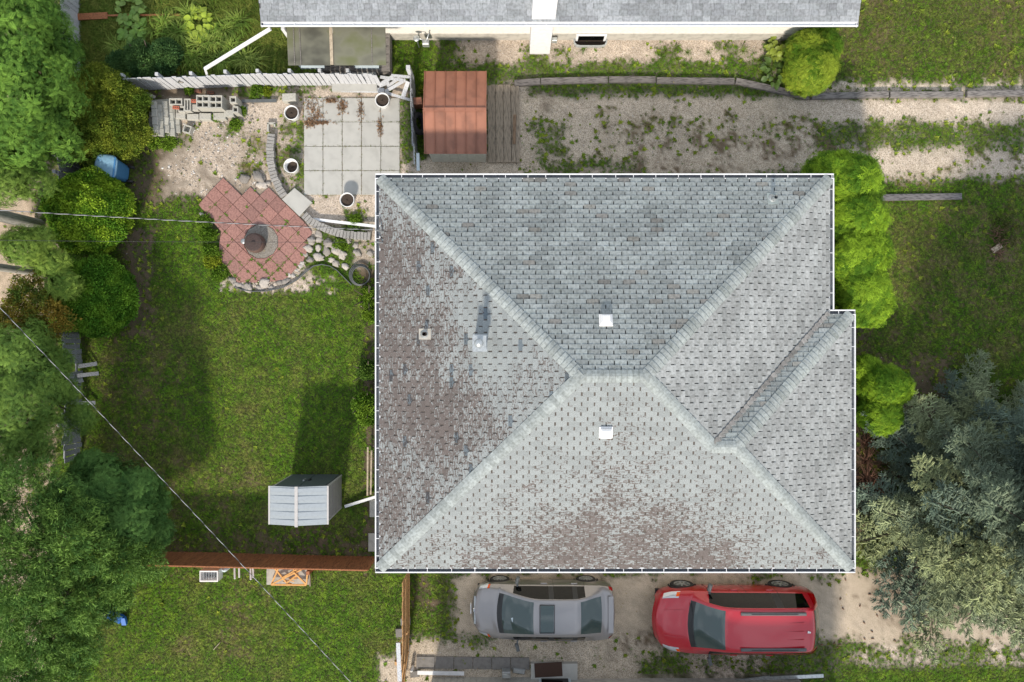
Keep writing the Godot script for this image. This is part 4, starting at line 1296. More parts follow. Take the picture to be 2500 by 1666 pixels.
func red_patio() -> void:
	var s := structure("paver_circle", at(634, 589))
	var O := Vector2(545.6, 434.2); var e1 := Vector2(22.5, 21.9); var e2 := Vector2(-21.2, 21.7)
	var pit := PackedVector2Array()
	for k in 12: pit.append(Vector2(638 + cos(TAU * (k + 0.5) / 12) * 43, 590 + sin(TAU * (k + 0.5) / 12) * 43))
	var bound := PackedVector2Array()
	for q in [[545, 430], [566, 452], [590, 478], [612, 456], [636, 476], [658, 457], [692, 492], [735, 533], [762, 566], [755, 600], [740, 640], [718, 668], [690, 684], [640, 690], [580, 690], [560, 662], [536, 632], [536, 596], [541, 566], [523, 545], [500, 520], [486, 500]]: bound.append(Vector2(q[0], q[1]))
	var rows := {-2: [3, 7], -1: [2, 8], 0: [0, 8], 1: [0, 8], 2: [0, 8], 3: [1, 8], 4: [3, 7], 5: [4, 6]}
	rng.seed = 19
	for j in rows:
		for i in range(rows[j][0], rows[j][1] + 1):
			var p: Vector2 = O + e1 * i + e2 * j
			var q := PackedVector2Array([p + Vector2(0, 0.6), p + e1 + Vector2(-0.6, 0), p + e1 + e2 + Vector2(0, -0.6), p + e2 + Vector2(0.6, 0)])
			if q[0].distance_to(bound[0]) > 14.0 or true:
				for a in Geometry2D.intersect_polygons(q, bound):
					for c in Geometry2D.clip_polygons(a, pit):
						var area := 0.0
						for k in c.size(): area += c[k].cross(c[(k + 1) % c.size()])
						if absf(area) < 60.0: continue
						var pl := PackedVector2Array()
						for w in c:
							var g := at(w.x, w.y); pl.append(Vector2(g.x, g.z))
						var b := MB.new()
						b.col = Color(1, 1, 1).lerp(Color(0.85, 0.95, 1.0), rng.randf() * 0.5) * R(0.82, 1.1)
						var top := R(0.038, 0.048)
						b.prism(pl, 0.0, top, 0.005)
						# each paver is moulded as rows of small bricks: raised strips
						var pc := Vector2.ZERO
						for w in pl: pc += w
						pc /= pl.size()
						part(b, "paver", M.red_paver, s)
	# the gravel disc under the fire drum
	var b := MB.new()
	b.col = Color(0.30, 0.29, 0.27)
	var pl := PackedVector2Array()
	for k in pit:
		var g := at(638 + (k.x - 638) * 0.97, 590 + (k.y - 590) * 0.97); pl.append(Vector2(g.x, g.z))
	b.prism(pl, 0.0, 0.034)
	part(b, "ash_bed", M.gravel, s)
	# weeds in the paver joints
	var k := Many.new()
	for q in 700:
		var i := rng.randi_range(1, 8); var j := rng.randi_range(-1, 5)
		var p := O + e1 * i + e2 * j + (e1 if rng.randf() < 0.5 else e2) * rng.randf()
		p += Vector2(rng.randfn(), rng.randfn()) * 1.5
		if not Geometry2D.is_point_in_polygon(p, bound) or p.distance_to(Vector2(638, 590)) < 46.0: continue
		if rng.randf() > (0.9 if p.y > 620 else (0.25 if p.x > 690 or p.x < 560 else 0.07)): continue
		k.add(Transform3D(Basis(Vector3.UP, R(0, TAU)).scaled(Vector3.ONE * R(0.3, 0.8)), at(p.x, p.y) + Vector3(0, 0.035, 0)), Color(0.10, 0.18, 0.02) * R(0.7, 1.3))
	tag(many(k, rosette(8, 0.09, 0.03, 31), "paver_weeds", M.leaf, self), "small green weeds growing between the red pavers", "weeds", "", "stuff")
	# fire drum with flue
	var c := at(618, 592, 0.36); c.y = 0.034
	var t := thing("fire_drum", c, "low rusty iron fire drum on its ash bed in the red pavers", "fire pit")
	b = MB.new()
	b.lathe(c, [Vector2(0.001, 0.01), Vector2(0.27, 0.01), Vector2(0.30, 0.06), Vector2(0.30, 0.22), Vector2(0.285, 0.30), Vector2(0.26, 0.33)], 28)
	part(b, "drum", M.rusty_iron, t)
	b = MB.new()
	b.lathe(c, [Vector2(0.262, 0.325), Vector2(0.268, 0.34), Vector2(0.25, 0.35), Vector2(0.12, 0.362), Vector2(0.001, 0.365)], 28)
	part(b, "lid", M.iron, t)
	b = MB.new()
	b.tube([c + Vector3(-0.05, 0.36, 0), c + Vector3(-0.02, 0.40, 0), c + Vector3(0.04, 0.40, 0), c + Vector3(0.07, 0.36, 0)], 0.012, 6)
	part(b, "lid_handle", M.iron, t)
	b = MB.new()
	b.bar(c + Vector3(0.30, 0.15, -0.07), c + Vector3(0.30, 0.15, 0.07), 0.02, 0.16)
	part(b, "door", M.iron, t)
	var w := at(593, 589, 0.30)
	b = MB.new()
	b.lathe(Vector3(w.x, 0.0, w.z), [Vector2(0.05, 0.03), Vector2(0.05, 0.28)], 12)
	part(b, "vent_pipe", M.iron, t)
	b = MB.new()
	b.lathe(Vector3(w.x, 0.0, w.z), [Vector2(0.08, 0.27), Vector2(0.085, 0.285), Vector2(0.05, 0.31), Vector2(0.001, 0.315)], 16)
	part(b, "vent_cap", M.plain_steel, t)

func garden_stones() -> void:
	# [x, y, half length, half width, turn, tone]
	var st := [[597, 438, 10, 9, 0.2, 0.62], [632, 434, 13, 11, 0.6, 0.72], [639, 452, 10, 8, 0.1, 1.25], [656, 449, 6, 5, 0, 1.0],
		[495, 527, 7, 4, 0.7, 1.2], [513, 550, 5, 4, 2.3, 0.95], [510, 588, 6, 6, 0, 0.85], [530, 651, 6, 4, 0.3, 1.2], [545, 666, 5, 6, 0.2, 1.15],
		[569, 686, 9, 6, 0.8, 0.75], [581, 696, 8, 6, 0.2, 1.0], [594, 699, 5, 6, 0, 0.85], [607, 702, 8, 9, 0.3, 0.9], [645, 691, 11, 9, -0.6, 1.2], [683, 691, 7, 5, 0.2, 0.7], [695, 689, 7, 5, -0.3, 0.8], [703, 685, 5, 4, 0, 0.8], [635, 703, 8, 5, 0.3, 0.95], [662, 703, 6, 4, 0, 1.0],
		[778, 572, 6, 8, -0.3, 1.0], [762, 588, 8, 8, 0, 0.95], [779, 587, 7, 6, 0.4, 1.05], [753, 607, 9, 7, 0.5, 1.2], [777, 606, 6, 7, 0.1, 1.15], [803, 596, 10, 8, 0.2, 0.8], [798, 614, 7, 10, -0.1, 0.75], [779, 628, 11, 8, 0.2, 1.15], [822, 612, 9, 11, 0.5, 1.2], [836, 623, 8, 9, 0.4, 1.2], [810, 635, 6, 5, 0, 1.25], [758, 635, 7, 6, 0.3, 0.7], [821, 644, 8, 6, 0.7, 1.0], [843, 651, 8, 6, 0.5, 1.3], [848, 589, 7, 6, 0.1, 1.15], [868, 600, 5, 6, 0, 1.05], [872, 618, 9, 6, 0.7, 0.9], [904, 620, 7, 6, 0.2, 0.95], [823, 589, 7, 4, 0.1, 0.95], [745, 623, 5, 4, 0, 0.9], [733, 650, 5, 4, 0.3, 1.4], [723, 660, 5, 3, 0.5, 1.3], [738, 643, 5, 4, 0.2, 1.35], [716, 674, 5, 4, 0.2, 1.35], [706, 672, 5, 4, 0.3, 1.4]]
	var words := {}
	for k in st.size():
		var q: Array = st[k]
		var b := MB.new()
		b.col = Color(1, 0.98, 0.95) * q[5] * 0.8
		var p := at(q[0], q[1])
		var r := Vector3(q[2], minf(q[2], q[3]) * 0.6, q[3]) * 1.25 / PER_METRE
		b.stone(p + Vector3(0, r.y * 0.45, 0), r, 300 + k, -q[4])
		var o := part(b, "garden_stone", M.garden_stone, self)
		var tone := "near-white" if q[5] > 1.15 else ("pale grey" if q[5] > 0.9 else "dark grey")
		var big := "large" if q[2] + q[3] > 17 else ("medium" if q[2] + q[3] > 12 else "small")
		var place := "beside the curved brick edging above the red pavers" if q[1] < 470 else ("in the plants left of the red pavers" if q[0] < 555 else ("on the lower rim of the red paver circle" if q[0] < 745 and q[1] > 640 else "in the rock bed between red pavers and bungalow"))
		tag(o, "%s %s stone %s" % [big, tone, place], "stone", "stones " + place)
	# rubble fill on the lower rim
	var pm := MB.new(); pm.stone(Vector3(0, 0.3, 0), Vector3(1, 0.7, 0.8), 14)
	var k := Many.new()
	rng.seed = 6
	for q in 260:
		var t := rng.randf()
		var p := Vector2(lerpf(585, 665, t), 683 + 14 * sin(t * PI) + R(-9, 9)) if q < 150 else Vector2(lerpf(665, 745, t), lerpf(700, 642, t) + R(-6, 6))
		var s := R(0.015, 0.045)
		k.add(Transform3D(Basis(Vector3.UP, R(0, TAU)).scaled(Vector3(s, s * 0.8, s * R(0.7, 1.1))), at(p.x, p.y)), Color(0.55, 0.48, 0.40).lerp(Color(0.36, 0.31, 0.27), rng.randf()) * R(0.8, 1.2))
	tag(many(k, pm.mesh(), "rubble", plain_tint("pebble_stone", 0.95), self), "small cream rubble filling the rim of the paver circle", "rubble", "", "stuff")
	# black lawn edging, running off into a loose coil
	var e := MB.new()
	var path := []
	for q in [[572, 700], [590, 708], [615, 712], [650, 711], [690, 702], [722, 685], [745, 665], [765, 650], [785, 646], [805, 650], [822, 660], [840, 678], [858, 696]]: path.append(at(q[0], q[1], 0.06))
	for q in path.size() - 1: e.bar(path[q] - Vector3(0, 0.02, 0), path[q + 1] - Vector3(0, 0.02, 0), 0.022, 0.11)
	var o := part(e, "lawn_edging", M.grey_plastic, self)
	tag(o, "black plastic lawn edging curving below the red paver circle", "edging")
	var t := thing("edging_coil", at(877, 672), "loose coil of black plastic edging beside the bungalow wall", "coil")
	for r in 3:
		e = MB.new()
		var pts := []
		for a in 29:
			var an := TAU * a / 28.0
			pts.append(at(878 + r * 1.2, 671 + r, 0.06 + r * 0.05) + Vector3(cos(an) * (0.325 - r * 0.025), 0, sin(an) * (0.335 - r * 0.025)))
		e.tube(pts, 0.018, 6, false)
		part(e, "loop", M.grey_plastic, t)

func pots() -> void:
	for q in [[711, 275, "white bucket of dark soil at the upper left of the patio slabs", 0.3], [933, 244, "white bucket of soil by the broken fence corner on the slabs", 0.3], [710, 405, "white bucket of brown soil beside the middle of the curved brick edging", 0.16], [847, 488, "white bucket of soil at the lower edge of the slabs, near the bungalow roof", 0.3]]:
		var c := at(q[0], q[1], 0.36); c.y = 0.0
		var t := thing("bucket", c, q[2], "bucket", "white buckets around the patio")
		var b := MB.new()
		b.lathe(c, [Vector2(0.001, 0.01), Vector2(0.165, 0.01), Vector2(0.17, 0.03), Vector2(0.215, 0.35), Vector2(0.226, 0.352), Vector2(0.226, 0.372), Vector2(0.205, 0.374), Vector2(0.20, 0.35), Vector2(0.17, 0.06), Vector2(0.001, 0.055)], 28)
		part(b, "pail", M.white_plastic, t)
		b = MB.new()
		var so: float = q[3]
		var rr := 0.15 + so * 0.13
		var pts := PackedVector3Array()
		rng.seed = int(q[0])
		for i in 6:
			for k in 17:
				var a := TAU * (k % 16) / 16.0
				rng.seed = int(q[0]) + i * 31 + (k % 16)
				pts.append(c + Vector3(cos(a) * rr * i / 5.0, so + (0.03 - 0.004 * i + R(-0.012, 0.012)), sin(a) * rr * i / 5.0))
		b.grid(pts, 6, 17, true)
		part(b, "soil", M.soil, t)
		b = MB.new()
		var bail := []
		for k in 9: bail.append(c + Vector3(cos(PI * k / 8.0) * 0.232, 0.33 - sin(PI * k / 8.0) * 0.05, 0.05 + sin(PI * k / 8.0) * 0.22))
		b.tube(bail, 0.005, 5)
		part(b, "handle", M.plain_steel, t)

func hollow(b: MB, t: Transform3D, s: Vector3, cells: int, wall := 0.032) -> void:
	# a hollow block standing with its cells upwards (y), open at both ends
	var x0 := -s.x * 0.5; var cw := (s.x - wall) / cells
	for z in [-1, 1]:
		b.box_t(t * Transform3D(Basis(), Vector3(0, 0, z * (s.z - wall) * 0.5)), Vector3(s.x, s.y, wall))
	for k in cells + 1:
		b.box_t(t * Transform3D(Basis(), Vector3(x0 + wall * 0.5 + cw * k, 0, 0)), Vector3(wall, s.y - 0.002, s.z - 2.0 * wall))
	b.box_t(t * Transform3D(Basis(), Vector3(0, -s.y * 0.5 + 0.02, 0)), Vector3(s.x - 0.004, 0.03, s.z - 0.004))

func block_pile() -> void:
	rng.seed = 88
	var g := "concrete blocks piled by the white picket fence"
	# hollow blocks on end: [x, y, sx, sz, top height, cells, turn, label]
	var hb := [[428, 248, 0.40, 0.20, 0.42, 2, 0.0, "hollow concrete block at the left end of the upright block row"],
		[457, 256, 0.20, 0.38, 0.40, 2, 0.0, "narrow hollow concrete block standing beside the red brick"],
		[494, 240, 0.39, 0.20, 0.62, 2, 0.0, "hollow concrete block at the back left of the tall cluster of four"],
		[494, 255, 0.39, 0.20, 0.60, 2, 0.0, "hollow concrete block at the front left of the tall cluster of four"],
		[526, 241, 0.39, 0.21, 0.60, 2, 0.0, "hollow concrete block at the back right of the tall cluster of four"],
		[526, 256, 0.39, 0.20, 0.58, 2, 0.0, "hollow concrete block at the front right of the tall cluster of four"],
		[568, 243, 0.20, 0.20, 0.60, 1, 0.05, "half hollow block on the right end of the pile"],
		[574, 267, 0.17, 0.19, 0.50, 1, 0.0, "half hollow block low at the right front of the pile"],
		[456, 315, 0.24, 0.24, 0.22, 1, -0.3, "single half block lying loose on the gravel below the pile"],
		[442, 266, 0.20, 0.17, 0.36, 1, 0.0, "half hollow block under the red brick"]]
	for q in hb:
		var p := at(q[0], q[1], q[4]); var t := thing("concrete_block", Vector3(p.x, 0, p.z), q[7], "concrete block", g)
		var b := MB.new()
		b.col = Color(1, 1, 1) * R(0.9, 1.1)
		var sy := minf(q[4], 0.40)
		hollow(b, Transform3D(Basis(Vector3.UP, q[6]), Vector3(p.x, q[4] - sy * 0.5, p.z)), Vector3(q[2], sy, q[3]), q[5])
		part(b, "shell", M.block_concrete, t)
		if q[4] > 0.42:
			var bb := MB.new()
			bb.col = Color(0.95, 0.95, 0.93)
			bb.block(Vector3(p.x, (q[4] - 0.402) * 0.5, p.z), Vector3(q[2], q[4] - 0.402, q[3]), q[6], 0.006)
			part(bb, "lower_block", M.block_concrete, t)
	# lower courses in front of the row: solid blocks stepping down
	var n := 0
	for q in [[470, 285, 0.36, 0.18, 0.22], [500, 284, 0.36, 0.2, 0.24], [535, 283, 0.38, 0.2, 0.22], [558, 276, 0.3, 0.2, 0.24], [440, 282, 0.3, 0.18, 0.2], [476, 262, 0.18, 0.19, 0.32]]:
		var p := at(q[0], q[1], q[4])
		var b := MB.new(); b.col = Color(1, 1, 1) * R(0.92, 1.1)
		b.block(Vector3(p.x, q[4] * 0.5, p.z), Vector3(q[2], q[4], q[3]), R(-0.05, 0.05), 0.008)
		var o := part(b, "concrete_block", M.block_concrete, self)
		tag(o, "solid pale concrete block in the low front course of the block pile", "concrete block", "low front course of the block pile")
	# the slanted stack of flat paving blocks on the left
	var st := thing("paving_block_stack", at(400, 290), "leaning stack of flat grey paving blocks left of the hollow blocks", "block stack")
	for k in 40:
		var col := k % 5; var row := (k / 5) % 4; var lay := k / 20
		var h := 0.46 - col * 0.085 - lay * 0.0
		if lay == 1: h -= 0.11
		var b := MB.new(); b.col = Color(0.93, 0.94, 0.93) * R(0.78, 1.08)
		var p := at(374 + col * 13.5 + row * 1.5, 256 + row * 19.5 + (8 if col % 2 else 0), h)
		b.block_t(Transform3D(Basis(Vector3.UP, R(-0.07, 0.07)) * Basis(Vector3(0, 0, 1), R(-0.12, 0.02)), Vector3(p.x, h - 0.05, p.z)), Vector3(0.165, 0.10, 0.235), 0.008)
		part(b, "paving_block", M.edging_brick if rng.randf() < 0.0 else M.block_concrete, st)
	for q in [[397, 268, 0.30, 0.10], [397, 310, 0.30, 0.08]]:
		var b := MB.new(); b.col = Color(0.8, 0.8, 0.78)
		var p := at(q[0], q[1], 0.1)
		b.block(Vector3(p.x, 0.09, p.z), Vector3(0.8, 0.18, 0.6), 0.05, 0.01)
		part(b, "bottom_course", M.block_concrete, st)
	# bricks
	for q in [[428, 262, 0.42, 0.08, "red holed brick lying on the block row"], [474, 246, 0.50, 0.0, "pale holed brick wedged between the hollow blocks"], [482, 222, 0.09, 0.0, "brown brick lying on soil below the picket fence, left of its pair"], [513, 226, 0.09, 0.05, "brown brick lying on soil below the picket fence, right of its pair"]]:
		var p := at(q[0], q[1], q[2])
		var t := thing("brick", Vector3(p.x, q[2] - 0.06, p.z), q[4], "brick")
		var b := MB.new(); b.col = Color(1, 1, 1) if q[2] > 0.3 and q[0] < 450 else (Color(1.1, 2.4, 3.2) if q[2] > 0.3 else Color(0.5, 0.75, 0.8))
		b.block(Vector3(p.x, q[2] - 0.035, p.z), Vector3(0.20, 0.07, 0.09), -q[3], 0.006)
		var o := part(b, "body", M.red_brick, t)
		for k in 3:
			b = MB.new()
			b.lathe(Vector3(p.x, q[2] + 0.001, p.z) + Basis(Vector3.UP, -q[3]) * Vector3((k - 1) * 0.055, 0, 0), [Vector2(0.017, 0.0), Vector2(0.001, 0.0005)], 10)
			part(b, "core_hole", M.black_plastic, t)
	# lone block by the bucket
	var b := MB.new()
	var p := at(705, 237, 0.3)
	b.block(Vector3(p.x, 0.15, p.z), Vector3(0.42, 0.3, 0.24), 0.03, 0.012)
	var o := part(b, "cut_stone_block", M.block_concrete, self)
	tag(o, "rough pale stone block above the upper left bucket", "stone block")
	# black drain strip
	b = MB.new()
	b.bar(at(590, 247, 0.08), at(675, 246, 0.08), 0.09, 0.05)
	o = part(b, "drain_strip", M.grey_plastic, self)
	tag(o, "black plastic strip lying between the block pile and stone block", "plastic strip")
	b = MB.new()
	b.tube([at(313, 213, 0.55), at(345, 225, 0.35), at(378, 238, 0.1)], [0.055, 0.06, 0.055], 8)
	o = part(b, "fallen_post", M.pole_wood, self)
	tag(o, "grey weathered post leaning out of the shrub by the fence", "post")
	# open concrete frame at the head of the brick edging
	b = MB.new()
	for q in [[[653, 302], [673, 302]], [[655, 302], [655, 322]], [[671, 302], [671, 310]]]:
		b.bar(at(q[0][0], q[0][1], 0.06), at(q[1][0], q[1][1], 0.06), 0.05, 0.12)
	o = part(b, "broken_curb", M.block_concrete, self)
	tag(o, "broken open concrete curb at the head of the brick edging", "curb")

func board_mesh(w: float, h: float, t: float, dog := false) -> ArrayMesh:
	var b := MB.new()
	if dog:
		b.block(Vector3(0, h * 0.5, 0), Vector3(w, h, t), 0.0, 0.02)
	else:
		b.block(Vector3(0, h * 0.5, 0), Vector3(w, h, t), 0.0, 0.004)
	return b.mesh()

# a fence of upright boards along a ground path of photo readings
func fence(t: Node3D, pts: Array, h: float, w: float, gap: float, m: Material, sd: int, tilt := 0.03, side := 1.0, skip = null, post := true, ragged := 0.06) -> void:
	rng.seed = sd
	var kinds := []
	for k in 4:
		var b := MB.new(); b.col = Color(1, 1, 1) * R(0.82, 1.05)
		b.block(Vector3(0, h * 0.5, 0), Vector3(w, h * R(1.0 - ragged, 1.0 + ragged * 0.4), 0.02), 0.0, 0.003)
		kinds.append(b.mesh())
	var along := 0.0
	for s in pts.size() - 1:
		var a := at(pts[s][0], pts[s][1]); var b := at(pts[s + 1][0], pts[s + 1][1])
		var d := (b - a); var l := d.length(); d /= l
		var nrm := Vector3(-d.z, 0, d.x) * side
		var x := 0.0
		while x < l:
			var p := a + d * (x + w * 0.5)
			x += w + gap
			along += w + gap
			if skip != null and skip.call(along): continue
			var bs := Basis(d, Vector3.UP, d.cross(Vector3.UP)).rotated(d, R(-tilt, tilt)).rotated(nrm, R(-tilt, tilt))
			piece(kinds[rng.randi() % 4], "board", m, t, Transform3D(bs, p + nrm * R(0.0, 0.008)))
		for y in [0.25, 0.8]:
			var rb := MB.new()
			rb.bar(a + Vector3(0, h * y, 0) - nrm * 0.035, b + Vector3(0, h * y, 0) - nrm * 0.035, 0.035, 0.08)
			part(rb, "rail", m, t)
		if post:
			var pb := MB.new()
			pb.box2(a - nrm * 0.10 + Vector3(-0.045, 0, -0.045), a - nrm * 0.10 + Vector3(0.045, h * 1.02, 0.045))
			part(pb, "post", m, t)

func fences() -> void:
	var t := thing("picket_fence", at(640, 210), "white peeling board fence behind the block pile and patio", "fence")
	fence(t, [[338, 219], [420, 217], [500, 215], [580, 211], [655, 209], [730, 208.5], [800, 208], [865, 208], [925, 210]], 1.05, 0.128, 0.022, M.peeling_white, 21, 0.02, 1.0)
	# round gauge hung on the fence
	var b := MB.new()
	var gp := at(463, 214) + Vector3(0, 0.66, 0.05)
	var ring := []
	for k in 21: ring.append(gp + Vector3(cos(TAU * k / 20.0) * 0.075, sin(TAU * k / 20.0) * 0.075, 0.0))
	b.tube(ring, 0.012, 6, false)
	t = thing("fence_dial", gp, "round dial with black rim hanging on the white fence", "dial")
	part(b, "rim", M.black_plastic, t)
	b = MB.new()
	b.tube([gp + Vector3(0, 0, -0.01), gp + Vector3(0, 0, 0.004)], 0.07, 18)
	part(b, "face", M.foundation, t)
	b = MB.new()
	b.tube([gp + Vector3(0.0, 0.08, 0), gp + Vector3(0.02, 0.16, -0.02), gp + Vector3(0.14, 0.15, -0.02)], 0.008, 6)
	part(b, "bracket", M.black_plastic, t)
	# broken end of the fence
	t = thing("broken_fence_panel", at(960, 220), "collapsed white fence boards at the corner by the rusty shed", "fence panel")
	for q in [[833, 219, 0.10, 938, 221, 0.12, 0.15], [940, 224, 0.14, 990, 195, 0.55, 0.10], [984, 236, 0.2, 996, 199, 0.5, 0.13], [940, 226, 0.18, 1001, 244, 0.22, 0.08], [928, 188, 0.5, 985, 196, 0.6, 0.09], [930, 205, 0.3, 960, 186, 0.62, 0.11], [945, 212, 0.15, 975, 190, 0.45, 0.09], [926, 209, 0.2, 950, 200, 0.4, 0.12], [955, 184, 0.7, 999, 188, 0.66, 0.08]]:
		b = MB.new()
		b.bar(at(q[0], q[1], q[2]), at(q[3], q[4], q[5]), q[6], 0.02)
		part(b, "board", M.peeling_white, t)
	b = MB.new()
	b.box2(at(1008, 196) + Vector3(-0.06, 0, -0.06), at(1008, 196) + Vector3(0.06, 1.15, 0.06))
	part(b, "post", M.peeling_white, t)
	# side fence seen edge-on
	t = thing("side_fence", at(1011, 310), "thin white board fence running from the corner post towards the bungalow", "fence")
	fence(t, [[1013, 206], [1014, 260], [1016, 320], [1018, 372]], 1.0, 0.14, 0.01, M.old_white, 25, 0.02, -1.0, null, false)
	t = thing("metal_gate", at(1022, 395), "narrow grey metal gate at the bungalow end of the side fence", "gate")
	b = MB.new()
	for y in [0.1, 0.95]: b.bar(at(1020, 372) + Vector3(0, y, 0), at(1021, 418) + Vector3(0, y, 0), 0.03, 0.03)
	part(b, "rail", M.plain_steel, t)
	for k in 6:
		b = MB.new()
		var p := at(1020 + k * 0.2, 373 + k * 9)
		b.tube([p + Vector3(0, 0.05, 0), p + Vector3(0, 1.0, 0)], 0.014, 6)
		part(b, "bar", M.plain_steel, t)
	b = MB.new(); b.bar(at(1020, 374, 1.02), at(1021, 417, 1.02), 0.09, 0.03)
	part(b, "top_cap", M.sky_board, t)
	# back fence, half ruined
	var gone := func(d: float) -> bool: return (d > 1.1 and d < 2.5 and fmod(d * 7.3, 1.0) < 0.5)
	t = thing("back_fence", at(205, 0), "white back fence behind the upper left garden, half hidden by leaves", "fence", "back fences along the lane")
	fence(t, [[196, -20], [198, 60], [200, 130], [198, 180]], 1.1, 0.14, 0.012, M.peeling_white, 31, 0.02, -1.0)
	t = thing("back_fence", at(200, 400), "dark-seamed white back fence between shrub and blue bin", "fence", "back fences along the lane")
	fence(t, [[196, 365], [196, 400], [198, 440], [200, 520]], 1.25, 0.15, 0.014, M.old_white, 32, 0.02, -1.0)
	t = thing("back_fence", at(200, 960), "ruined back fence of peeling white boards, several pulled loose", "fence", "back fences along the lane")
	fence(t, [[196, 815], [200, 880], [202, 950], [200, 1030], [198, 1110]], 1.05, 0.145, 0.016, M.old_white, 33, 0.06, -1.0, gone, true, 0.2)
	for q in [[190, 895, 0.45, 236, 888, 0.06], [186, 918, 0.5, 240, 912, 0.06], [180, 985, 0.45, 232, 984, 0.1], [165, 935, 0.8, 202, 928, 0.3]]:
		b = MB.new()
		b.bar(at(q[0], q[1], q[2]), at(q[3], q[4], q[5]), 0.12, 0.02)
		part(b, "loose_board", M.old_white, t)
	# stained fence below the lawn
	t = thing("stained_fence", at(650, 1357), "reddish brown stained board fence closing the back lawn", "fence")
	fence(t, [[395, 1348], [520, 1350], [650, 1354], [780, 1357], [917, 1360]], 1.42, 0.135, 0.004, M.brown_stain, 41, 0.006, -1.0, null, false, 0.01)
	b = MB.new()
	b.bar(at(395, 1348) + Vector3(0, 1.43, 0), at(650, 1354) + Vector3(0, 1.43, 0), 0.04, 0.03)
	b.bar(at(650, 1354) + Vector3(0, 1.43, 0), at(917, 1360) + Vector3(0, 1.43, 0), 0.04, 0.03)
	part(b, "cap_rail", M.brown_stain, t)
	b = MB.new()
	b.box2(at(777, 1362, 0.0), at(785, 1370, 0.0) + Vector3(0, 1.45, 0))
	part(b, "post", M.brown_stain, t)
	# new cedar fence and gate
	t = thing("cedar_fence", at(1002, 1490), "new tan cedar fence from the bungalow corner towards the neighbour", "fence")
	fence(t, [[1000, 1385], [1000, 1450], [1000, 1520], [998, 1575]], 1.55, 0.135, 0.004, M.new_cedar, 45, 0.006, 1.0, null, false, 0.01)
	t = thing("cedar_gate", at(1000, 1620), "tan cedar gate standing ajar next to a white post", "gate")
	fence(t, [[998, 1580], [990, 1625], [986, 1670]], 1.45, 0.135, 0.004, M.new_cedar, 46, 0.006, 1.0, null, false, 0.01)
	b = MB.new()
	b.bar(at(972, 1570, 1.5), at(976, 1664, 1.5), 0.12, 0.05)
	part(b, "white_cap", M.peeling_white, t)
	b = MB.new()
	b.box2(at(985, 1572) + Vector3(-0.05, 0, -0.05), at(985, 1572) + Vector3(0.05, 1.5, 0.05))
	part(b, "post", M.new_cedar, t)
	b = MB.new()
	b.bar(at(972, 1572, 1.0), at(995, 1545, 1.2), 0.04, 0.09)
	part(b, "brace", M.new_cedar, t)

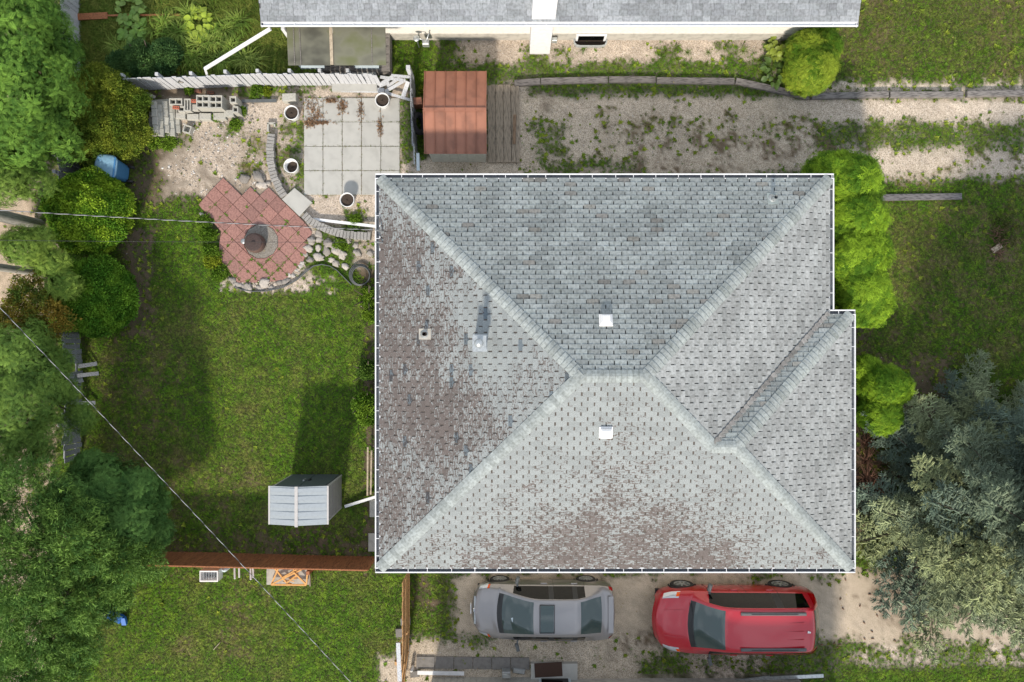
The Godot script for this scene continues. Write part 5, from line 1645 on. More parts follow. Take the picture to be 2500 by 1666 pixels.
func sheds() -> void:
	# low rust-red metal shed
	var x0 := at(1037, 275, 1.3).x; var x1 := at(1187, 275, 1.3).x; var zn := at(1110, 174, 1.3).z; var zs := at(1110, 376, 1.3).z
	var zm := at(1110, 268, 1.62).z
	var t := thing("metal_shed", Vector3((x0 + x1) * 0.5, 0, zm), "low metal shed with a rust-red ribbed roof beside wooden planks", "shed")
	rng.seed = 5
	var b := MB.new()
	b.box2(Vector3(x0 + 0.10, 0.02, zn + 0.06), Vector3(x1 - 0.06, 1.28, zs - 0.06))
	part(b, "wall", M.shed_wall, t)
	for k in 7:
		b = MB.new()
		var x := lerpf(x0 + 0.16, x1 - 0.1, k / 6.0)
		b.box2(Vector3(x - 0.012, 0.03, zs - 0.06), Vector3(x + 0.012, 1.27, zs - 0.042))
		part(b, "wall_rib", M.shed_wall, t)
	var n := 6
	for sd in 2:
		for k in n:
			var a := lerpf(x0, x1, k / float(n)) + 0.007; var c := lerpf(x0, x1, (k + 1) / float(n)) - 0.007
			var ze := zn if sd == 0 else zs
			b = MB.new()
			b.col = Color(1, 1, 1) * R(0.86, 1.08) * (1.0)
			b.bar(Vector3((a + c) * 0.5, 1.30, ze), Vector3((a + c) * 0.5, 1.62, zm), c - a, 0.012)
			var pn := part(b, "roof_panel", M.rust_paint, t)
			b = MB.new()
			b.col = Color(0.8, 0.75, 0.7)
			b.bar(Vector3(a, 1.318, ze), Vector3(a, 1.638, zm), 0.03, 0.04)
			part(b, "rib", M.rust_paint, pn)
			b = MB.new()
			b.col = Color(1.5, 2.4, 1.8)
			for v in [0.03, 0.5, 0.97]:
				var q := Vector3(a + 0.03, 1.31, ze).lerp(Vector3(a + 0.03, 1.63, zm), v)
				b.block(q + Vector3(0, 0.005, 0), Vector3(0.016, 0.008, 0.016), 0.0, 0.003)
				b.block(q + Vector3(-0.06, 0.005, 0), Vector3(0.016, 0.008, 0.016), 0.0, 0.003)
			part(b, "screw_heads", M.rust_paint, pn)
	b = MB.new(); b.col = Color(1.1, 1.15, 1.2)
	b.bar(Vector3(x0 - 0.01, 1.645, zm), Vector3(x1 + 0.01, 1.645, zm), 0.11, 0.012)
	part(b, "ridge_cap", M.rust_paint, t)
	for x in [x0, x1]:
		b = MB.new(); b.col = Color(0.9, 0.9, 0.9)
		b.bar(Vector3(x, 1.3, zn), Vector3(x, 1.63, zm), 0.03, 0.05); b.bar(Vector3(x, 1.3, zs), Vector3(x, 1.63, zm), 0.03, 0.05)
		part(b, "gable_trim", M.rust_paint, t)
	# planks beside it
	t = thing("plank_platform", at(1230, 300), "platform of four long weathered planks beside the rusty shed", "platform")
	for q in [[1191, 1209.5, 209, 397, 0.9], [1210.5, 1228.5, 207, 396, 1.0], [1229.5, 1247, 207, 396, 1.05]]:
		b = MB.new(); b.col = Color(1, 1, 1) * q[4]
		var p := at((q[0] + q[1]) * 0.5, (q[2] + q[3]) * 0.5, 0.1)
		b.block(Vector3(p.x, 0.08, p.z), Vector3((q[1] - q[0]) / PER_METRE, 0.05, (q[3] - q[2]) / PER_METRE), 0.012, 0.005)
		part(b, "plank", M.weathered_wood, t)
	for q in [[1248.5, 1258, 209, 396, 1.5], [1258.5, 1268, 210, 397, 1.4]]:
		b = MB.new(); b.col = Color(1.0, 1.08, 1.2) * q[4]
		var p := at((q[0] + q[1]) * 0.5, (q[2] + q[3]) * 0.5, 0.1)
		b.block(Vector3(p.x, 0.085, p.z), Vector3((q[1] - q[0]) / PER_METRE, 0.05, (q[3] - q[2]) / PER_METRE), 0.012, 0.008)
		part(b, "grey_plank", M.weathered_wood, t)
	b = MB.new(); b.col = Color(0.75, 0.6, 0.5)
	b.bar(at(1257, 280, 0.13), at(1255, 352, 0.13), 0.10, 0.012)
	part(b, "rotten_strip", M.weathered_wood, t)
	for y in [225, 300, 380]:
		b = MB.new()
		b.bar(at(1191, y, 0.03), at(1266, y, 0.03), 0.08, 0.05)
		part(b, "bearer", M.weathered_wood, t)
	# tyre leaning behind the shed
	var c := at(1027, 310) + Vector3(-0.02, 0.36, 0)
	t = thing("old_tyre", Vector3(c.x, 0, c.z), "black tyre leaning between the side fence and rusty shed", "tyre")
	b = MB.new()
	var p := PackedVector3Array()
	var tb := Basis(Vector3(0, 0, 1), 0.55)
	for i in 25:
		var a := TAU * i / 24.0
		for j in 11:
			var w := TAU * (j % 10) / 10.0
			p.append(c + tb * Vector3(sin(w) * 0.11, (0.27 + cos(w) * 0.085) * sin(a), (0.27 + cos(w) * 0.085) * cos(a)))
	b.grid(p, 25, 11)
	part(b, "tread", M.rubber, t)
	# scraps by the tyre
	b = MB.new()
	b.block(at(1021, 252, 0.35), Vector3(0.28, 0.5, 0.22), 0.1, 0.02)
	var o := part(b, "rusty_can", M.rust_paint, self)
	tag(o, "rust-red metal canister tucked left of the rusty shed", "canister")
	# grey resin shed on the lawn
	x0 = at(657, 1230, 2.05).x; x1 = at(800, 1230, 2.05).x; zn = at(730, 1187, 2.05).z; zs = at(730, 1281, 2.05).z
	var xm := at(724, 1230, 2.2).x
	t = thing("resin_shed", Vector3(xm, 0, (zn + zs) * 0.5), "grey resin garden shed with dark double doors on the back lawn", "shed")
	b = MB.new()
	b.box2(Vector3(x0 + 0.06, 0.03, zn + 0.05), Vector3(x1 - 0.05, 1.98, zs - 0.05))
	part(b, "wall", M.resin_wall, t)
	for y in [0.42, 0.82, 1.22, 1.62]:
		b = MB.new(); b.col = Color(0.6, 0.6, 0.6)
		b.box2(Vector3(x1 - 0.05, y, zn + 0.06), Vector3(x1 - 0.046, y + 0.02, zs - 0.06))
		part(b, "panel_seam", M.resin_wall, t)
	for z in [zn + 0.05, zs - 0.05]:
		b = MB.new()
		b.box2(Vector3(x1 - 0.075, 0.02, z - 0.02), Vector3(x1 - 0.04, 1.97, z + 0.02))
		part(b, "corner_trim", M.resin_trim, t)
	b = MB.new()
	b.box2(Vector3(x0 + 0.05, 0.02, zn + 0.03), Vector3(x0 + 0.09, 1.97, zn + 0.07))
	part(b, "corner_trim", M.resin_trim, t)
	for q in [[x0 + 0.12, xm - 0.01], [xm + 0.01, x1 - 0.12]]:
		b = MB.new()
		b.box2(Vector3(q[0], 0.06, zn + 0.015), Vector3(q[1], 1.9, zn + 0.05))
		var dr := part(b, "door", M.resin_door, t)
		b = MB.new()
		b.box2(Vector3(q[1] - 0.09 if q[1] < xm else q[0] + 0.05, 0.95, zn - 0.02), Vector3(q[1] - 0.05 if q[1] < xm else q[0] + 0.09, 1.2, zn + 0.015))
		part(b, "handle", M.plain_steel if q[1] < xm else M.black_plastic, dr)
	b = MB.new()
	b.bar(Vector3(x0, 2.03, (zn + zs) * 0.5), Vector3(xm, 2.22, (zn + zs) * 0.5), zs - zn, 0.03)
	part(b, "roof_panel", M.resin_roof, t)
	b = MB.new()
	b.bar(Vector3(xm, 2.22, (zn + zs) * 0.5), Vector3(x1, 2.03, (zn + zs) * 0.5), zs - zn, 0.03)
	part(b, "roof_panel", M.resin_roof, t)
	for k in 5:
		for q in [[x0, xm], [xm, x1]]:
			b = MB.new(); b.col = Color(0.97, 0.98, 1.0)
			var z := lerpf(zn + 0.1, zs - 0.1, k / 4.0)
			var ya := 2.052 if q[0] == x0 else 2.242
			b.bar(Vector3(q[0] + 0.03, ya, z), Vector3(q[1] - 0.03, 2.294 - ya + 2.0, z), 0.12, 0.012)
			part(b, "roof_rib", M.resin_roof, t)
	b = MB.new()
	b.bar(Vector3(xm, 2.245, zn - 0.015), Vector3(xm, 2.245, zs + 0.03), 0.09, 0.03)
	part(b, "ridge_cap", M.resin_trim, t)
	b = MB.new()
	b.bar(Vector3(x0, 2.035, zn), Vector3(x0, 2.035, zs), 0.05, 0.045); b.bar(Vector3(x1, 2.035, zn), Vector3(x1, 2.035, zs), 0.05, 0.045)
	part(b, "eave_trim", M.resin_trim, t)

func timbers() -> void:
	rng.seed = 3
	var q := [[1255, 202, 1320, 197, "end piece nearest the plank platform, half buried"], [1320, 197, 1485, 193, "second timber from the plank platform"], [1486, 193, 1602, 193, "split timber with weeds in its crack"], [1603, 195, 1795, 197, "dark timber with pale marks"], [1797, 196, 1978, 235, "slanting timber left of the round shrub"], [1982, 234, 2172, 229, "timber right of the round shrub"], [2174, 230, 2354, 230, "cracked timber in the middle of the front lawn edge"], [2362, 228, 2520, 226, "last timber at the right edge"]]
	for e in q:
		var b := MB.new()
		b.col = Color(1, 1, 1.03) * (R(0.9, 1.25) if e[0] > 1980 else R(0.7, 0.95))
		var a := at(e[0], e[1], 0.15); var c := at(e[2], e[3], 0.15)
		var d := (c - a)
		b.block_t(Transform3D(Basis(d.normalized(), Vector3.UP, d.normalized().cross(Vector3.UP)), (a + c) * 0.5 - Vector3(0, 0.08, 0)), Vector3(d.length() - 0.02, 0.16, 0.19), 0.015)
		var o := part(b, "landscape_timber", M.grey_timber, self)
		tag(o, "grey landscape timber, " + e[4], "timber", "timbers edging the upper driveway")
	var b := MB.new()
	b.col = Color(0.75, 0.78, 0.85)
	var a := at(2140, 482, 0.1); var c := at(2350, 479, 0.1)
	var d := c - a
	b.block_t(Transform3D(Basis(d.normalized(), Vector3.UP, d.normalized().cross(Vector3.UP)), (a + c) * 0.5 - Vector3(0, 0.06, 0)), Vector3(d.length(), 0.12, 0.20), 0.015)
	var o := part(b, "landscape_timber", M.grey_timber, self)
	tag(o, "dark timber lying alone on the front lawn beside the hedge", "timber", "timbers edging the upper driveway")
	b = MB.new()
	b.bar(at(176, 42, 0.2), at(262, 38, 0.2), 0.20, 0.04)
	b.bar(at(262, 38, 0.18), at(440, 36, 0.18), 0.05, 0.04)
	o = part(b, "garden_board", M.brown_stain, self)
	tag(o, "brown stained board edging the upper left garden bed", "board")
	# boards and pads against the west wall
	b = MB.new()
	b.bar(at(898, 1092, 0.4), at(897, 1210, 0.3), 0.05, 0.05); b.bar(at(907, 1100, 0.3), at(905, 1208, 0.3), 0.05, 0.05)
	o = part(b, "stacked_boards", M.pale_board, self)
	tag(o, "pale boards stored on edge along the bungalow's left wall", "boards")
	b = MB.new()
	b.bar(at(903, 700, 0.25), at(904, 780, 0.25), 0.04, 0.04)
	o = part(b, "garden_lath", M.pale_board, self)
	tag(o, "thin pale lath along the bungalow wall near the edging coil", "lath")
	for e in [[903, 1219, 925, 1262, "pale concrete pad under the lower downspout by the bungalow"], [900, 1302, 925, 1346, "concrete pad near the stained fence at the bungalow corner"]]:
		b = MB.new()
		b.box2(at(e[0], e[1]), at(e[2], e[3]) + Vector3(0, 0.06, 0))
		o = part(b, "concrete_pad", M.foundation, self)
		tag(o, e[4], "concrete pad")

func yard_things() -> void:
	# blue recycling cart
	var p := at(256, 406, 1.05); p.y = 0.0
	var t := thing("recycling_cart", p, "blue wheeled recycling cart with paler lid by the back fence", "recycling cart")
	var turn := Basis(Vector3.UP, -0.12)
	var b := MB.new()
	var ring := func(y: float, x: float, z: float) -> Array:
		var o := []
		for k in 20:
			var a := TAU * k / 20.0
			var d := Vector3(signf(cos(a)) * pow(absf(cos(a)), 0.5) * x, y, signf(sin(a)) * pow(absf(sin(a)), 0.5) * z)
			o.append(p + turn * d)
		o.append(o[0])
		return o
	var pts := PackedVector3Array()
	for r in [[0.06, 0.20, 0.24], [0.1, 0.24, 0.27], [0.9, 0.30, 0.33], [0.98, 0.32, 0.35]]:
		for q in ring.call(r[0], r[1], r[2]): pts.append(q)
	b.grid(pts, 4, 21)
	part(b, "body", M.blue_plastic, t)
	b = MB.new()
	pts = PackedVector3Array()
	for r in [[0.98, 0.33, 0.36], [1.02, 0.335, 0.365], [1.06, 0.29, 0.32], [1.075, 0.2, 0.22], [1.08, 0.001, 0.001]]:
		for q in ring.call(r[0], r[1], r[2]): pts.append(q)
	b.grid(pts, 5, 21)
	var lid := part(b, "lid", M.blue_lid, t)
	b = MB.new()
	b.block_t(Transform3D(turn, p + turn * Vector3(0.28, 1.065, 0)), Vector3(0.05, 0.03, 0.6), 0.01)
	part(b, "hinge_bar", M.blue_plastic, lid)
	b = MB.new()
	var rp := []
	for k in 15:
		var a := TAU * k / 16.0
		rp.append(p + turn * Vector3(-0.18 + cos(a) * 0.055, 1.072, -0.2 + sin(a) * 0.055))
	b.tube(rp, 0.009, 5)
	part(b, "recycling_emblem", M.blue_plastic, lid)
	for z in [-0.22, 0.22]:
		b = MB.new()
		b.tube([p + turn * Vector3(0.3, 0.1, z - 0.03), p + turn * Vector3(0.3, 0.1, z + 0.03)], 0.1, 14)
		part(b, "wheel", M.rubber, t)
	# things against the stained fence
	p = at(522, 1397)
	t = thing("wire_crate", p, "white plastic and wire crate beyond the stained fence", "crate")
	for q in [[-0.28, -0.16, 0.28, -0.12], [-0.28, 0.14, 0.28, 0.18]]:
		b = MB.new()
		b.box2(p + Vector3(q[0], 0.02, q[1]), p + Vector3(q[2], 0.42, q[3]))
		part(b, "side", M.white_plastic, t)
	for x in [-0.28, 0.26]:
		b = MB.new()
		b.box2(p + Vector3(x, 0.02, -0.12), p + Vector3(x + 0.025, 0.42, 0.14))
		part(b, "end", M.white_plastic, t)
	for k in 7:
		b = MB.new()
		b.bar(p + Vector3(-0.24 + k * 0.08, 0.40, -0.12), p + Vector3(-0.24 + k * 0.08, 0.40, 0.14), 0.014, 0.012)
		part(b, "wire", M.plain_steel, t)
	b = MB.new(); b.box2(p + Vector3(-0.26, 0.02, -0.12), p + Vector3(0.26, 0.04, 0.14))
	part(b, "floor", M.plain_steel, t)
	p = at(556, 1383)
	t = thing("glass_jug", p, "pale blue plastic jug between the wire crate and white stool", "jug")
	b = MB.new()
	b.lathe(p, [Vector2(0.001, 0.0), Vector2(0.09, 0.0), Vector2(0.1, 0.03), Vector2(0.1, 0.3), Vector2(0.05, 0.38), Vector2(0.03, 0.4), Vector2(0.03, 0.45), Vector2(0.001, 0.45)], 16)
	part(b, "jug_body", M.sky_board, t)
	p = at(594, 1392)
	t = thing("white_stool", p, "white frame stool lying upside down by the stained fence", "stool")
	for q in [[572, 1414, 0.62], [583, 1411, 0.5], [611, 1416, 0.62], [617, 1411, 0.5]]:
		b = MB.new()
		b.bar(at(q[0], 1377, 0.1), at(q[0] + 1, q[1], q[2] * 0.5), 0.045, 0.045)
		part(b, "leg", M.white_plastic, t)
	b = MB.new(); b.bar(at(572, 1380, 0.12), at(617, 1379, 0.12), 0.06, 0.05)
	part(b, "seat_rail", M.white_plastic, t)
	b = MB.new(); b.bar(at(572, 1386, 0.12), at(617, 1385, 0.12), 0.04, 0.04)
	part(b, "stretcher", M.white_plastic, t)
	# recliner frame on a grey board
	b = MB.new()
	b.bar(at(651, 1402, 0.1), at(754, 1402, 0.1), 0.66, 0.04)
	var o := part(b, "grey_panel", M.foundation, self)
	tag(o, "flat pale grey panel under the wooden chair frame", "panel")
	t = thing("chair_frame", at(705, 1405), "overturned orange wooden rocking chair frame on the grey panel", "chair frame")
	for q in [[662, 1378, 705, 1430], [684, 1378, 662, 1428], [662, 1428, 748, 1429], [716, 1378, 717, 1398], [717, 1398, 748, 1428], [752, 1380, 748, 1428], [665, 1426, 735, 1392], [735, 1392, 752, 1380], [700, 1424, 728, 1402], [688, 1412, 740, 1382]]:
		b = MB.new()
		b.bar(at(q[0], q[1], 0.3), at(q[2], q[3], 0.26), 0.045, 0.05)
		part(b, "rail", M.orange_wood, t)
	for k in 4:
		b = MB.new()
		b.bar(at(690 + k * 7, 1420 - k * 3, 0.24), at(712 + k * 6, 1426 - k * 6, 0.24), 0.02, 0.03)
		part(b, "slat", M.orange_wood, t)
	b = MB.new()
	b.bar(at(755, 1395, 0.2), at(757, 1432, 0.2), 0.04, 0.05)
	o = part(b, "upright_stick", M.weathered_wood, self)
	tag(o, "dark weathered stick at the right end of the chair frame", "stick")
	# blue toy cart under the lower left tree
	t = thing("blue_wheelbarrow", at(290, 1505), "bright blue plastic toy barrow half hidden under the lower left tree", "toy barrow")
	b = MB.new()
	p = at(288, 1502)
	b.block(p + Vector3(0, 0.18, 0), Vector3(0.44, 0.2, 0.24), -0.4, 0.04)
	part(b, "tray", M.bright_blue, t)
	b = MB.new(); b.bar(at(300, 1508, 0.2), at(304, 1525, 0.1), 0.14, 0.1)
	part(b, "handle", M.bright_blue, t)
	b = MB.new(); b.tube([p + Vector3(-0.3, 0.1, -0.12), p + Vector3(-0.34, 0.1, 0.02)], 0.09, 12)
	part(b, "wheel", M.black_plastic, t)
	b = MB.new(); b.block(at(282, 1485, 0.2), Vector3(0.1, 0.12, 0.1), 0.2, 0.02)
	part(b, "grip", M.bright_blue, t)
	# by the lower neighbour: slabs, board, mat
	var s := structure("side_path", at(1150, 1618))
	var bl := MB.new(); bl.block(Vector3.ZERO, Vector3(0.575, 0.05, 0.37), 0.0, 0.006)
	var me := bl.mesh()
	rng.seed = 71
	for k in 6:
		piece(me, "slab", M.dark_slab, s, Transform3D(Basis(Vector3.UP, R(-0.02, 0.02)), at(1039 + k * 46.2, 1617 + k * 0.6) + Vector3(0, 0.025, 0)))
	b = MB.new()
	b.bar(at(1019, 1643, 0.1), at(1133, 1645, 0.1), 0.12, 0.04)
	o = part(b, "white_plank", M.white_paint, self)
	tag(o, "white plank lying below the dark slab path", "plank")
	b = MB.new()
	b.box2(at(1296, 1616), at(1409, 1657) + Vector3(0, 0.16, 0))
	o = part(b, "doorstep", M.concrete, self)
	tag(o, "beige concrete doorstep under the brown doormat", "doorstep")
	b = MB.new()
	b.box_t(Transform3D(Basis(Vector3.UP, 0.06), at(1339, 1636, 0.17)), Vector3(0.86, 0.02, 0.44))
	o = part(b, "doormat", M.door_mat, self)
	tag(o, "dark brown bristle doormat on the concrete doorstep", "doormat")
	b = MB.new(); b.block(at(1267, 1639, 0.06), Vector3(0.38, 0.1, 0.15), -0.15, 0.02)
	o = part(b, "utility_cover", M.plain_steel, self)
	tag(o, "grey metal cover lying between slab path and wall", "cover")
	b = MB.new()
	b.lathe(at(1007, 1628), [Vector2(0.001, 0), Vector2(0.05, 0), Vector2(0.055, 0.3), Vector2(0.02, 0.36), Vector2(0.001, 0.36)], 12)
	o = part(b, "white_bottle", M.white_plastic, self)
	tag(o, "white plastic bottle beside the cedar gate", "bottle")
	b = MB.new(); b.block(at(1012, 1646, 0.04), Vector3(0.28, 0.08, 0.2), 0.1, 0.01)
	o = part(b, "gate_sill", M.dark_slab, self)
	tag(o, "dark slab lying by the cedar gate's foot", "slab")
	for q in [[990, 1518, 0.30, 0.12, "grey paving stone under the cedar fence"], [978, 1545, 0.3, 0.16, "pale paving stone left of the cedar fence"]]:
		b = MB.new(); b.block(at(q[0], q[1], 0.05), Vector3(q[2], 0.1, q[3] + 0.1), 0.05, 0.01)
		o = part(b, "paving_stone", M.dark_slab, self)
		tag(o, q[4], "paving stone")
	# dropped branch on the lower lawn, stump chunk in the front lawn
	b = MB.new()
	b.tube([at(520, 1588, 0.05), at(528, 1579, 0.06), at(538, 1568, 0.05)], [0.008, 0.012, 0.006], 6)
	o = part(b, "fallen_twig", M.pale_board, self)
	tag(o, "pale fallen twig on the lower lawn", "twig")
	t = thing("dead_shrub", at(2433, 590), "dry brown broken shrub on the front lawn near the right edge", "shrub")
	rng.seed = 81
	b = MB.new()
	for k in 60:
		var c0 := at(R(2422, 2445), R(560, 625)); var a := R(0, TAU)
		b.col = Color(1, 1, 1) * R(0.7, 1.6)
		b.tube([c0, c0 + Vector3(cos(a) * 0.12, R(0.04, 0.2), sin(a) * 0.12), c0 + Vector3(cos(a) * 0.28, R(0.0, 0.15), sin(a) * 0.28)], [0.01, 0.007, 0.003], 4, false)
	part(b, "twigs", M.dead_twig, t)
	var dk := Many.new()
	for k in 160:
		dk.add(Transform3D(Basis(Vector3.UP, R(0, TAU)).scaled(Vector3.ONE * R(0.5, 1.0)), at(2450 + rng.randfn() * 18, 560 + rng.randfn() * 26) + Vector3(0, R(0.02, 0.15), 0)), Color(0.05, 0.10, 0.02).lerp(Color(0.14, 0.12, 0.05), rng.randf()))
	joined(dk, leafset(9, 0.07, 0.03, 0.07, 62), "foliage", M.leaf, t)
	b = MB.new(); b.box_t(Transform3D(Basis(Vector3.UP, 0.6), at(2434, 606, 0.05)), Vector3(0.34, 0.03, 0.16))
	part(b, "bark_slab", M.pale_board, t)
	# garden shrub remains
	# poles and wires
	var poles := [[96, 550, 0.19, 8.4, "round grey utility pole, upper of the two at the lane", "utility pole"], [76, 664, 0.12, 8.0, "split weathered pole, lower of the two at the lane", "utility pole"]]
	var tops := []
	for q in poles:
		var c := at(q[0], q[1])
		t = thing("utility_pole", c, q[4], q[5], "poles on the back lane")
		b = MB.new()
		b.tube([c - Vector3(0, 0.1, 0), c + Vector3(0, q[3] * 0.5, 0), c + Vector3(0, q[3], 0)], [q[2], q[2] * 0.9, q[2] * 0.75], 14)
		part(b, "shaft", M.pole_wood, t)
		b = MB.new()
		b.bar(c + Vector3(-0.2, 7.1, -0.7), c + Vector3(0.3, 7.1, 0.7), 0.1, 0.12)
		part(b, "crossarm", M.pole_wood, t)
	var wires := [[at(-372, 489, 7.0), at(918, 562, 2.95), 0.35, 0.013, "wire_skin", "twisted pale service wire from pole to bungalow", 0], [at(-372, 487, 7.0), at(918, 558, 2.95), 0.5, 0.006, "dark_wire", "thin dark wire paired with the pale service wire", 0], [at(-372, 582, 7.0), at(918, 591, 2.85), 0.25, 0.006, "dark_wire", "thin dark telephone wire from lower pole to bungalow", 0], [at(-346, 391, 7.2), at(1100, 1933, 6.2), 0.15, 0.014, "wire_skin", "pale overhead cable crossing the lawn diagonally", 1]]
	for q in wires:
		var ln: float = q[0].distance_to(q[1])
		var n := int(ln / 0.06) if q[6] or q[3] > 0.01 else 40
		t = thing("overhead_wire", q[0], q[5], "wire", "overhead wires")
		for strand in (2 if n > 40 else 1):
			b = MB.new()
			var ps := []
			for k in n + 1:
				var u := k / float(n)
				var w: float = u * ln * 16.0 + strand * PI
				var off := Vector3(cos(w) * 0.25, sin(w), cos(w) * 0.9) * (0.006 if n > 40 else 0.0)
				ps.append(q[0].lerp(q[1], u) - Vector3(0, 4.0 * u * (1.0 - u) * q[2], 0) + off)
			b.tube(ps, 0.0062 if n > 40 else 0.005, 5)
			part(b, "strand", M.wire_skin if strand == 0 and n > 40 else M.dark_wire, t)

# ---------------------------------------------------------------- cars (front towards -x, local axes)
func cr(a: float, b: float, c: float, d: float, t: float) -> float:
	return b + 0.5 * t * (c - a + t * (2.0 * a - 5.0 * b + 4.0 * c - d + t * (3.0 * (b - c) + d - a)))

class Shell:
	var p := PackedVector3Array()
	var n := PackedVector3Array()
	var nu := 0
	var nv := 0
	var xs := []

func shell(st: Array, nose: float, tail: float, sub: int) -> Shell:
	var s := Shell.new()
	var rows := []
	for k in st.size() - 1:
		for q in sub:
			var t := q / float(sub)
			var r := []
			for c in 6:
				var v: float = cr(st[maxi(k - 1, 0)][c], st[k][c], st[k + 1][c], st[mini(k + 2, st.size() - 1)][c], t)
				if c == 0: v = lerpf(st[k][0], st[k + 1][0], t)
				r.append(v)
			rows.append(r)
	rows.append(st[-1])
	var hl: float = -st[0][0]
	s.nu = rows.size()
	for r in rows:
		var yl: float = r[1]; var yb: float = r[2]; var yt: float = r[3]; var hw: float = r[4]; var ht: float = r[5]
		var cw := 0.035
		var half := [Vector2(hw * 0.86, yl), Vector2(hw * 0.955, yl + 0.03), Vector2(hw * 0.985, lerpf(yl, yb, 0.35)), Vector2(hw, lerpf(yl, yb, 0.62)), Vector2(hw * 0.995, yb - 0.05), Vector2(hw * 0.975, yb - 0.012), Vector2(hw * 0.955, yb), Vector2(lerpf(hw * 0.955, ht, 0.5) + 0.012, lerpf(yb, yt, 0.5)), Vector2(ht + 0.012, lerpf(yb, yt, 0.92)), Vector2(ht - 0.03, lerpf(yb, yt, 0.985)), Vector2(ht - 0.085, yt + 0.006), Vector2(ht * 0.62, yt + cw * 0.6), Vector2(ht * 0.32, yt + cw * 0.92)]
		var line := []
		for h in half: line.append(Vector3(r[0], h.y, h.x))
		line.append(Vector3(r[0], yt + cw, 0.0))
		for k in range(half.size() - 1, -1, -1): line.append(Vector3(r[0], half[k].y, -half[k].x))
		s.nv = line.size()
		for q in line:
			var w: float = q.z / 0.9
			var x: float = q.x
			# plan curvature of nose, windscreen and tail
			var fr := clampf((-r[0] + 0.2) / hl, 0.0, 1.0); var re := clampf((r[0] - 0.6) / (hl - 0.6), 0.0, 1.0)
			x += w * w * (nose * fr - tail * re)
			s.p.append(Vector3(x, q.y, q.z))
		s.xs.append(r[0])
	s.n.resize(s.p.size())
	for i in s.nu:
		for j in s.nv:
			var a := s.p[mini(i + 1, s.nu - 1) * s.nv + j] - s.p[maxi(i - 1, 0) * s.nv + j]
			var b := s.p[i * s.nv + mini(j + 1, s.nv - 1)] - s.p[i * s.nv + maxi(j - 1, 0)]
			var w := a.cross(b)
			if w.dot(s.p[i * s.nv + j] - Vector3(s.p[i * s.nv + j].x * 0.85, 0.5, 0)) < 0.0: w = -w
			s.n[i * s.nv + j] = w.normalized()
	return s

func shell_part(s: Shell, pick: Callable, called: String, m: Material, parent: Node, col := Color(1, 1, 1), push := 0.0) -> MeshInstance3D:
	var b := MB.new(); b.col = col
	var map := {}
	for i in s.nu - 1:
		for j in s.nv - 1:
			if not pick.call((s.xs[i] + s.xs[i + 1]) * 0.5, j): continue
			var id := []
			for q in [i * s.nv + j, i * s.nv + j + 1, (i + 1) * s.nv + j + 1, (i + 1) * s.nv + j]:
				if not map.has(q): map[q] = b.vert(s.p[q] + s.n[q] * push, s.n[q])
				id.append(map[q])
			var a := b.v[id[0]]; var c := b.v[id[1]]; var d := b.v[id[2]]
			if (d - a).cross(c - a).dot(b.n[id[0]]) > 0.0: b.ix.append_array(PackedInt32Array([id[0], id[1], id[2], id[0], id[2], id[3]]))
			else: b.ix.append_array(PackedInt32Array([id[0], id[2], id[1], id[0], id[3], id[2]]))
	return part(b, called, m, parent, true)

